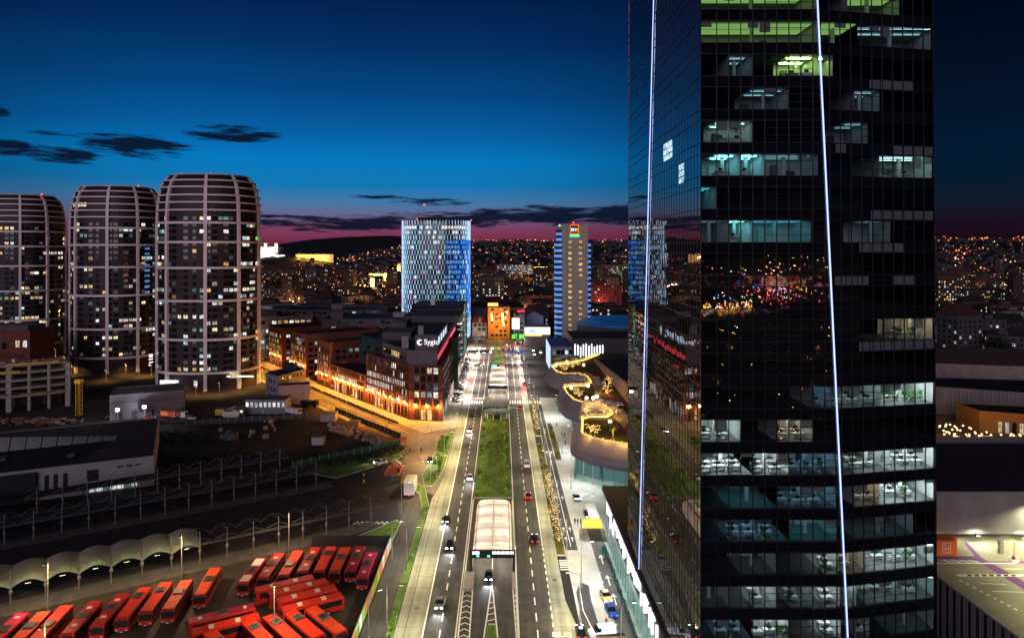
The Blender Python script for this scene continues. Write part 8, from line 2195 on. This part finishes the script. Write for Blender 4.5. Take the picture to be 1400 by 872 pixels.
# overhead direction signs and signals at the far crossing
for (x0, x1, y, lb, m_, n) in ((3.2, 14.0, 432, 'blue overhead direction signs over the right carriageway near the far crossing', 'sign_blue', 3), (-22, -7.5, 436, 'grey-backed overhead signs over the left carriageway near the far crossing', 'roof_grey', 2)):
    t = thing('sign_gantry', lb, 'sign', ((x0 + x1) / 2, y, 0)); MB().box(x0, x1, y + .1, y + .4, 6.3, 6.6).build('beam', MATS['steel'], t)
    for x in (x0, x1): MB().tube((x, y + .25, 0), (x, y + .25, 6.6), .16).build('post', MATS['steel'], t)
    for k in range(n): a = x0 + .6 + k * (x1 - x0) / n; MB().box(a, a + (x1 - x0) / n - 1, y - .1, y + .05, 5.6, 7.4).build('sign_panel', MATS[m_], t)
def make_signal():
    t = thing('traffic_light', 'traffic light on a mast arm over the boulevard', 'traffic light', (0, 0, 0), 0, 'traffic lights on mast arms'); MB().tube((0, 0, 0), (0, 0, 5.6), .1).build('pole', MATS['steel'], t); MB().tube((0, 0, 5.5), (5.5, 0, 5.6), .06).build('arm', MATS['steel'], t)
    o = MB().box(5.3, 5.7, -.15, .15, 4.6, 5.7).build('signal_head', MATS['black'], t); MB().box(5.38, 5.62, -.19, -.151, 4.72, 4.96).build('signal_lens', MATS['lamp_green'], o); return t
sg = make_signal()
for x, y, a in ((13.6, 326, PI), (-18.4, 313, 0), (14.0, 440, PI), (-19, 330, 0)): place(sg, used2, (x, y, .1), a)
# white box truck on the terminal road
bt = thing('box_truck', 'white box trailer parked alone on the curve of the terminal road', 'trailer', (0, 0, 0)); 
v = G(559, 680); x0, y0 = v.x, v.y
MB().box(x0 - 1.5, x0 + 1.5, y0, y0 + 7, .75, 4.2).build('box', MATS['car_white'], bt); MB().box(x0 - 1.35, x0 + 1.35, y0 + .4, y0 + 6.6, 4.2, 4.24).build('roof_sheet', MATS['grey_wall'], bt)
for sx in (-1.1, 1.1):
    for yy in (1.4, 2.6): MB().tube((x0 + sx - .15, y0 + yy, .45), (x0 + sx + .15, y0 + yy, .45), .45, n=12).build('wheel', MATS['rubber'], bt)
MB().box(x0 - .2, x0 + .2, y0 - .1, y0 - .01, .6, .9).build('tail_light', MATS['tail_light'], bt)
ps = thing('striped_post', 'tall yellow and black marker post in the dark verge of the terminal road', 'post', (0, 0, 0)); v = G(497.5, 664)
for k in range(5): MB().tube((v.x, v.y, k * 1.0), (v.x, v.y, k * 1.0 + .98), .22).build('band', MATS['yellow' if k in (1, 3) else 'black'], ps)
for i, (px, py) in enumerate(((545, 645), (537, 656))): v = G(px, py); t = thing('waste_bin', ('dark' if i == 0 else 'blue') + ' upright bin by the terminal path', 'bin', v); MB().lathe([(.35, 0), (.4, 1.0), (.3, 1.2)], 10, v).build('bin_body', MATS['black' if i == 0 else 'cloth_blue'], t); MB().lathe([(.42, 1.2), (.42, 1.3)], 10, v).build('lid', MATS['dark_metal'], t)
# ------------------------------------------------------------------ building site, brick block and huts on the left
rs = random.Random(61)
bk = thing('brick_block', 'red brick block with a few tall lit windows at the left picture edge', 'building', (-255, 352, 0))
Yb = 352.0; xa, xb = (-60 - 686) * Yb / F, (41 - 686) * Yb / F; zt = H - (452 - 340) * Yb / F
block(bk, [(xa, Yb), (xb, Yb), (xb, Yb + 19), (xa, Yb + 19)], 0, zt, 'brick', 'roof_dark', .6)
items = []
for px, py, w, h, m_ in ((34, 470, 2.2, 3.6, 'lit_white'), (24, 470, 2.2, 3.6, 'lit_warm'), (6, 473, 2.4, 3.4, 'dark_glass'), (-8, 473, 2.4, 3.4, 'dark_glass'), (6, 507, 1.5, 3, 'lit_white'), (16, 507, 1.5, 3, 'lit_cool'), (37, 507, 1.8, 3.2, 'lit_white'), (6, 496, 1.6, .7, 'lit_faint'), (16, 496, 1.6, .7, 'lit_faint'), (27, 494.5, 1.6, .7, 'lit_faint'), (-6, 507, 1.5, 3, 'dark_glass'), (-18, 507, 1.5, 3, 'lit_warm')): items.append((GY(px, py, Yb - .03), (1, 0, 0), (0, -1, 0), w, h, m_, 1))
add_windows(bk, items, 100)
a = GY(0, 484.5, Yb); MB().box(xa, xb - 3.2, Yb - .35, Yb - .02, a.z - 1.2, a.z).build('ledge', MATS['brick_dark'], bk)
MB().box(xa + 4, xb - 3, Yb + 3, Yb + 14, zt - .5, zt + 2.6).build('roof_storey', MATS['roof_grey'], bk)
a = GY(36, 455.5, Yb + 2.9); MB().box(a.x - 3.4, a.x + 3.4, Yb + 2.7, Yb + 2.95, a.z - .5, a.z + .5).build('lit_opening', MATS['lit_cool'], bk)
# concrete frame going up
cf = thing('concrete_shell', 'bare curved concrete frame of a building going up, with yellow edge boards', 'building', (-210, 300, 0))
ctr = Vector((-243, 352)); RAD = 62.0; a0, a1 = R(-128), R(-44); NS = 16
def arcp(q, r, z): th = a0 + (a1 - a0) * q; return (ctr.x + r * 1.0 * math.cos(th), ctr.y + r * .93 * math.sin(th), z)
for z in (6.9, 10.4, 13.8, 17.2, 20.4):
    mb = MB()
    for k in range(NS):
        q0, q1 = k / NS, (k + 1) / NS; mb.hexa([arcp(q0, RAD, z - .45), arcp(q1, RAD, z - .45), arcp(q1, RAD - 16, z - .45), arcp(q0, RAD - 16, z - .45), arcp(q0, RAD, z + .35), arcp(q1, RAD, z + .35), arcp(q1, RAD - 16, z + .35), arcp(q0, RAD - 16, z + .35)])
    mb.build('floor_slab', MATS['concrete'], cf)
for k in range(13):
    q = k / 12; p = arcp(q, RAD - .3, 0); w = 1.1 if k % 3 == 0 else .55
    MB().box(p[0] - w, p[0] + w, p[1], p[1] + 1.0, 0, 20.0).build('column', MATS['concrete'], cf)
    p = arcp(q, RAD - 13, 0); MB().box(p[0] - .6, p[0] + .6, p[1], p[1] + 1.0, 0, 20.0).build('column', MATS['concrete_dark'], cf)
mb = MB()
for k in range(NS): mb.quad(arcp(k / NS, RAD - 15.5, 0), arcp((k + 1) / NS, RAD - 15.5, 0), arcp((k + 1) / NS, RAD - 15.5, 20), arcp(k / NS, RAD - 15.5, 20))
mb.build('rear_wall', MATS['concrete_dark'], cf)
for q0, q1, z, m_ in ((.56, .72, 20.9, 'yellow'), (.74, .96, 20.9, 'yellow'), (.66, .8, 17.6, 'yellow'), (.5, .74, 7.6, 'wood'), (.8, .98, 7.6, 'wood'), (.30, .5, 17.6, 'grey_wall'), (.3, .5, 14.2, 'grey_wall')):
    mb = MB(); n = 5
    for k in range(n):
        u0, u1 = q0 + (q1 - q0) * k / n, q0 + (q1 - q0) * (k + 1) / n; mb.hexa([arcp(u0, RAD + .5, z - .2), arcp(u1, RAD + .5, z - .2), arcp(u1, RAD + .1, z - .2), arcp(u0, RAD + .1, z - .2), arcp(u0, RAD + .5, z + .5), arcp(u1, RAD + .5, z + .5), arcp(u1, RAD + .1, z + .5), arcp(u0, RAD + .1, z + .5)])
    mb.build('edge_board', MATS[m_], cf)
for k in range(10):
    p = arcp(.5 + k * .05, RAD - 3 - (k % 3) * 3, 20.75); t_ = MB().box(p[0], p[0] + rs.uniform(1, 3), p[1], p[1] + rs.uniform(.6, 2), 20.76, 20.76 + rs.uniform(.4, 1.6)).build('formwork_stack', MATS[rs.choice(['wood', 'concrete', 'white_metal', 'tile_red'])], cf)
light(cf, 'POINT', (30, -18, 27), 2500, (1, .85, .6), .5)
# crane mast
cr = thing('crane_mast', 'yellow lattice mast of a tower crane beside the concrete frame', 'crane', (0, 0, 0)); v = G(108, 568)
mb = MB()
for sx in (-.9, .9):
    for sy in (-.9, .9): mb.bar((v.x + sx, v.y + sy, 0), (v.x + sx, v.y + sy, 14), .16, .16)
for k in range(7):
    z = k * 2
    for (u, w) in (((-.9, -.9), (.9, -.9)), ((.9, -.9), (.9, .9)), ((.9, .9), (-.9, .9)), ((-.9, .9), (-.9, -.9))): mb.bar((v.x + u[0], v.y + u[1], z), (v.x + w[0], v.y + w[1], z + 2), .1, .1)
mb.build('lattice_mast', MATS['yellow'], cr); MB().box(v.x - 1.3, v.x + 1.3, v.y - 1.3, v.y + 1.3, 14, 15.6).build('cab', MATS['yellow'], cr); light(cr, 'POINT', (2.5, -3, 17), 500, (1, .85, .7), .3)
# long blank concrete building with two flood lamps
lb_ = thing('concrete_shed', 'long blank grey concrete shed behind the two white flood lamps', 'building', (-155, 300, 0))
a, b = G(150, 575), G(252, 566); d = Vector((b.x - a.x, b.y - a.y)).normalized(); nn = Vector((-d.y, d.x))
block(lb_, [(a.x, a.y), (b.x, b.y), (b.x + nn.x * 18, b.y + nn.y * 18), (a.x + nn.x * 18, a.y + nn.y * 18)], 0, 10.6, 'grey_mauve', 'roof_grey', .5)
MB().bar((a.x, a.y - .1, 7.2), (b.x, b.y - .1, 7.2), .2, .3).build('ledge', MATS['concrete_dark'], lb_)
for q in range(5): u = a.lerp(b, .1 + q * .2); MB().box(u.x - 2, u.x + 2, u.y - .2, u.y + .1, .2, 3.4).build('shutter', MATS['concrete_dark'], lb_)
for i, (px, py, lab) in enumerate(((161, 560, 'blazing white flood lamp on a tripod, left of the pair before the grey shed'), (197.5, 556, 'blazing white flood lamp on a tripod, right of the pair before the grey shed'))):
    p = GY(px, py, 282 - i * -5); t = thing('flood_lamp', lab, 'lamp', (p.x, p.y, 0))
    MB().tube((p.x, p.y, 0), p, .07).build('mast', MATS['steel'], t)
    MB().box(p.x - .9, p.x + .9, p.y - .2, p.y + .2, p.z - .6, p.z + .6).build('lamp_head', MATS['dark_metal'], t)
    for q in range(4): xx = p.x - .72 + (q % 2) * .76; zz = p.z - .5 + (q // 2) * .55; MB().box(xx, xx + .68, p.y - .26, p.y - .21, zz, zz + .46).build('lens', MATS['flood'] if 'flood' in MATS else em('flood', (.9, .92, 1), 40), t)
    light(t, 'POINT', (0, -.9, p.z), 3000, (.86, .88, 1), .3)
# machines and vehicles on the site
def truck(label, px, py, a, cab, bed, name='truck'):
    v = G(px, py); t = thing(name, label, 'truck', (v.x, v.y, 0), a)
    MB().box(-1.2, 1.2, -4.2, -2.2, .7, 3.1).build('cab', MATS[cab], t, local=True); MB().box(-1.1, 1.1, -4.24, -4.19, 1.9, 2.8).build('windscreen', MATS['dark_glass'], t, local=True); MB().box(-1.0, 1.0, -2.1, 3.8, .7, 1.0).build('chassis', MATS['dark_metal'], t, local=True)
    MB().hexa([(-1.2, -1.9, 1.0), (1.2, -1.9, 1.0), (1.2, 3.8, 1.0), (-1.2, 3.8, 1.0), (-1.35, -2.0, 2.9), (1.35, -2.0, 2.9), (1.35, 4.0, 2.9), (-1.35, 4.0, 2.9)]).build('tipper', MATS[bed], t, local=True)
    for sx in (-1, 1):
        for y in (-3.2, 1.2, 2.6): w = MB(); w.tube((sx * .85, y, .5), (sx * 1.2, y, .5), .5, n=12); w.build('wheel', MATS['rubber'], t, local=True)
        MB().box(sx * .8 - .15, sx * .8 + .15, -4.25, -4.2, .85, 1.1).build('headlight', MATS['lens_dull'], t, local=True)
    return t
truck('orange tipper truck on the site right of the flood lamps', 232, 571, 1.2, 'orange', 'orange'); truck('red truck with a white cab beside the orange tipper', 243, 572, 1.4, 'car_white', 'red_paint'); truck('white lorry in the amber light at the edge of the dark site', 401, 567, 1.0, 'car_white', 'white_metal'); truck('dark lorry in front of the amber street huts', 423, 556, 1.3, 'car_black', 'dark_metal')
for px, py, p_, lb2 in ((203, 574, 'car_red', 'red car parked under the right flood lamp'), (213, 574, 'car_grey', 'grey car parked between the flood lamp and the tipper'), (197, 579, 'car_white', 'white car parked in front of the flood lamps'), (262, 573, 'car_white', 'white car parked right of the red truck'), (208, 580, 'car_grey', 'grey car nearest the dark terminal roof')): car(p_, lb2, px, py, 1.2, lamps=False)
# huts, containers and pallets
def hut(label, px0, px1, py, h, d, wall, wins=0, cat='cabin', name='site_cabin', grp=None, rz=0.0, roofm='roof_grey'):
    a, b = G(px0, py), G(px1, py); w = (b - a).length; t = thing(name, label, cat, ((a.x + b.x) / 2, a.y, 0), rz, grp)
    MB().box(-w / 2, w / 2, 0, d, .15, h).build('wall', MATS[wall], t, local=True); MB().box(-w / 2 - .1, w / 2 + .1, -.1, d + .1, h + .005, h + .16).build('roof', MATS[roofm], t, local=True); MB().box(-w / 2 + .1, w / 2 - .1, .1, d - .1, 0, .15).build('base', MATS['dark_metal'], t, local=True)
    for q in range(wins): x = -w / 2 + (q + .5) * w / wins; MB().box(x - .55, x + .55, -.05, -.005, h * .5, h * .82).build('window', MATS['lit_white'], t, local=True)
    MB().box(-w / 2 + w * .42, -w / 2 + w * .42 + .9, -.04, -.006, .2, min(2.2, h * .45)).build('door', MATS['hotel_grey2'], t, local=True)
    return t
gh2 = thing('grey_villa', 'old grey three-storey house with a dark roof beside the amber street', 'house', (-110, 330, 0))
a, b, c = G(363, 547), G(380, 553), G(417, 540)
block(gh2, [(a.x, a.y), (b.x, b.y), (c.x, c.y), (a.x + c.x - b.x, a.y + c.y - b.y)], 0, 13.0, 'grey_wall', 'roof_dark', .2)
block(gh2, [(b.x + .5, b.y - 1.2), (b.x + 14, b.y + 2.5), (b.x + 12, b.y + 9), (b.x - 1, b.y + 5)], 0, 9.0, 'pink_wall', 'roof_dark', .2)
MB().box(a.x + 6, a.x + 12, a.y + 7, a.y + 12, 12.9, 16).build('roof_storey', MATS['roof_dark'], gh2)
add_windows(gh2, facade((b.x, b.y), (c.x, c.y), 9.2, 1, 3.3, 3.0, 1.3, 1.7, .9, lambda f, i, n: 'lit_amber' if i == 2 else 'dark_glass') + facade((a.x, a.y), (b.x, b.y), 1, 3, 3.6, 2.8, 1.1, 1.8, .9, lambda f, i, n: 'dark_glass'), 40)
hut('long blue-grey site office with a row of lit windows below the nearest rounded tower', 335, 390, 566, 6.2, 8, 'blue_cabin' if 'blue_cabin' in MATS else (pr('blue_cabin', (.22, .24, .28), .7) and 'blue_cabin'), 9)
hut('small dark cabin with one lit pane at the end of the site office', 318, 334, 569, 3.2, 6, 'roof_grey', 2); hut('yellow site container right of the white tent', 294, 306, 568, 2.7, 3, 'yellow', 0, 'container', 'site_container')
tn = thing('white_tent', 'small white gabled tent beside the yellow site container', 'tent', G(315, 570)); v = G(315, 570)
mb = MB(); mb.box(v.x - 3.4, v.x + 3.4, v.y, v.y + 5, 0, 2.2); mb.build('wall', MATS['membrane'], tn); mb = MB(); mb.quad((v.x - 3.6, v.y - .2, 2.15), (v.x, v.y - .2, 3.6), (v.x, v.y + 5.2, 3.6), (v.x - 3.6, v.y + 5.2, 2.15)); mb.quad((v.x, v.y - .2, 3.6), (v.x + 3.6, v.y - .2, 2.15), (v.x + 3.6, v.y + 5.2, 2.15), (v.x, v.y + 5.2, 3.6)); mb.build('roof', MATS['membrane'], tn)
hut('pale cabin lit amber at the street end of the storage yard', 438, 458, 577, 3.4, 5, 'beige_wall', 0); hut('dark container with an amber-lit end in the storage yard', 474, 490, 588, 3.0, 4, 'ochre_wall', 0, 'container', 'site_container')
for i, (px, py, h, m_) in enumerate(((497, 594, 2.2, 'ochre_wall'), (506, 598, 2.4, 'beige_wall'), (515, 601, 2.6, 'ochre_wall'), (521, 606, 2.8, 'beige_wall'), (529, 608, 2.8, 'ochre_wall'), (512, 606, 2.0, 'grey_wall'), (503, 602, 1.6, 'wood'))):
    v = G(px, py); t = thing('storage_crate', 'covered storage crate stacked along the lit edge of the yard', 'crate', v, -.9, 'storage crates along the yard edge'); MB().box(-1.6, 1.6, -1.3, 1.3, .12, h).build('crate_body', MATS[m_], t, local=True); MB().box(-1.7, 1.7, -1.4, 1.4, h + .005, h + .1).build('cover', MATS['ochre_wall'], t, local=True); MB().box(-1.4, 1.4, -1.1, 1.1, 0, .115).build('pallet', MATS['wood'], t, local=True)
pt = None
def make_pallet():
    t = thing('pallet_stack', 'low stack of wrapped stone on a pallet in the storage yard', 'pallet', (0, 0, 0), 0, 'pallets in the storage yard'); MB().box(-.6, .6, -.5, .5, 0, .14).build('pallet', MATS['wood'], t, local=True); MB().box(-.55, .55, -.45, .45, .145, .95).build('wrapped_load', MATS['beige_wall'], t, local=True); MB().box(-.57, .57, -.1, .1, .96, .99).build('strap', MATS['yellow'], t, local=True); return t
pp2 = make_pallet()
for i in range(40): px = rs.uniform(448, 500); py = 584 + (px - 448) * .28 + rs.uniform(-4, 5); v = G(px, py); place(pp2, USED, (v.x, v.y, .02), rs.uniform(0, 3), scale=rs.uniform(.8, 1.4))
for i in range(16): px = rs.uniform(290, 380); v = G(px, rs.uniform(572, 600)); place(pp2, USED, (v.x, v.y, .02), rs.uniform(0, 3), scale=rs.uniform(.9, 1.8))
hut('grey trailer standing alone in the dark storage yard', 426, 442, 609, 3.0, 3, 'hotel_grey2', 0, 'trailer', 'site_trailer'); hut('orange double hut at the corner by the junction', 546, 556, 609, 2.6, 2, 'hut_orange' if 'hut_orange' in MATS else (pr('hut_orange', (.8, .14, .02), .6) and 'hut_orange'), 0, 'hut', 'site_hut'); hut('dark cabin in the dark yard behind the unroofed platforms', 304, 322, 603, 2.6, 3, 'roof_grey', 0)  # hut walls in a slightly stronger plain orange
# fence round the storage yard
for i, (p0, p1, lab, m_) in enumerate(((G(400, 640), G(548, 609), 'green mesh fence with creepers between the storage yard and the terminal', 'fence_green'), (G(548, 600), G(458, 563), 'dark boarded fence along the amber street edge of the yard', 'dark_metal'), (G(255, 582), G(420, 572), 'low pale site fence in front of the huts', 'concrete_dark'))):
    pr('fence_green', (.03, .09, .05), .8, var=.5, vscale=.6) if 'fence_green' not in MATS else None
    t = thing('yard_fence', lab, 'fence', ((p0.x + p1.x) / 2, (p0.y + p1.y) / 2, 0)); n = max(2, int((p1 - p0).length / 3))
    MB().bar((p0.x, p0.y, 1.15), (p1.x, p1.y, 1.15), .06, 2.1).build('fence_panel', MATS[m_], t)
    mb = MB()
    for k in range(n + 1): q = p0.lerp(p1, k / n); MB().box(q.x - .07, q.x + .07, q.y - .07, q.y + .07, 0, 2.4).build('post', MATS['steel'], t)
# scrub on the dark verges and spoil heaps
def scrub(name, pts, dens, h, mat, seed):
    r = random.Random(seed); mb = MB()
    for (px, py, sx, sy, n) in pts:
        for _ in range(n):
            v = G(r.gauss(px, sx), r.gauss(py, sy)); hh = r.uniform(.1, h)
            for q in range(6): c = Vector((v.x + r.gauss(0, .35), v.y + r.gauss(0, .35), r.uniform(.05, hh))); u = Vector((r.uniform(-1, 1), r.uniform(-1, 1), r.uniform(0, 1))).normalized() * .35; w = u.cross(Vector((r.uniform(-1, 1), r.uniform(-1, 1), .3))).normalized() * .22; mb.quad(c - u, c + w, c + u, c - w)
    return tag(mb.build(name, MATS[mat], None), kind='stuff')
scrub('undergrowth', [(470, 628, 30, 4, 260), (530, 617, 12, 3, 160), (440, 632, 20, 4, 120), (250, 600, 40, 6, 200), (300, 625, 40, 6, 160)], 1, 1.4, 'leaf', 3)
# heap of rubble on the site
mb = MB()
for q in range(150):
    v = G(rs.gauss(45, 34), rs.gauss(576, 2.5)); s = rs.uniform(.2, .9); a = Vector((v.x, v.y, s * .4)); mb.hexa([a + Vector((dx * s * rs.uniform(.6, 1.6), dy * s * rs.uniform(.6, 1.2), dz * s * .5)) for dx, dy, dz in ((-1, -1, -1), (1, -1, -1), (1, 1, -1), (-1, 1, -1), (-1, -1, 1), (1, -1, 1), (1, 1, 1), (-1, 1, 1))], rs.randrange(3))
tag(mb.build('rubble', [MATS['concrete'], MATS['wood'], MATS['brick']]), kind='stuff')
# steel sheet wall and the drop at the edge of the dig
dg_ = thing('sheet_wall', 'dark retaining wall along the edge of the dig below the flood lamps', 'wall', (-140, 275, 0)); a, b = G(100, 583), G(262, 577); MB().bar((a.x, a.y, .7), (b.x, b.y, .7), .4, 1.4).build('wall_face', MATS['concrete_dark'], dg_)
# planted strip, amber lit hedge before the brick fronts
mb = MB(); r = random.Random(6)
for s0, s1 in ((-2, 74), (78, 112)):
    for i in range(int((s1 - s0) * 26)):
        v = S(r.uniform(s0, s1), 7.2 + r.uniform(-.5, .5)); c = Vector((v.x, v.y, r.uniform(.1, .8))); u = Vector((r.uniform(-1, 1), r.uniform(-1, 1), r.uniform(-.3, .8))).normalized() * .26; w = u.cross(Vector((.3, r.uniform(-1, 1), .5))).normalized() * .18; mb.quad(c - u, c + w, c + u, c - w)
hd_ = mb.build('clipped_hedge', MATS['leaf']); tag(hd_, 'low clipped hedge along the amber pavement of the brick fronts', 'hedge')
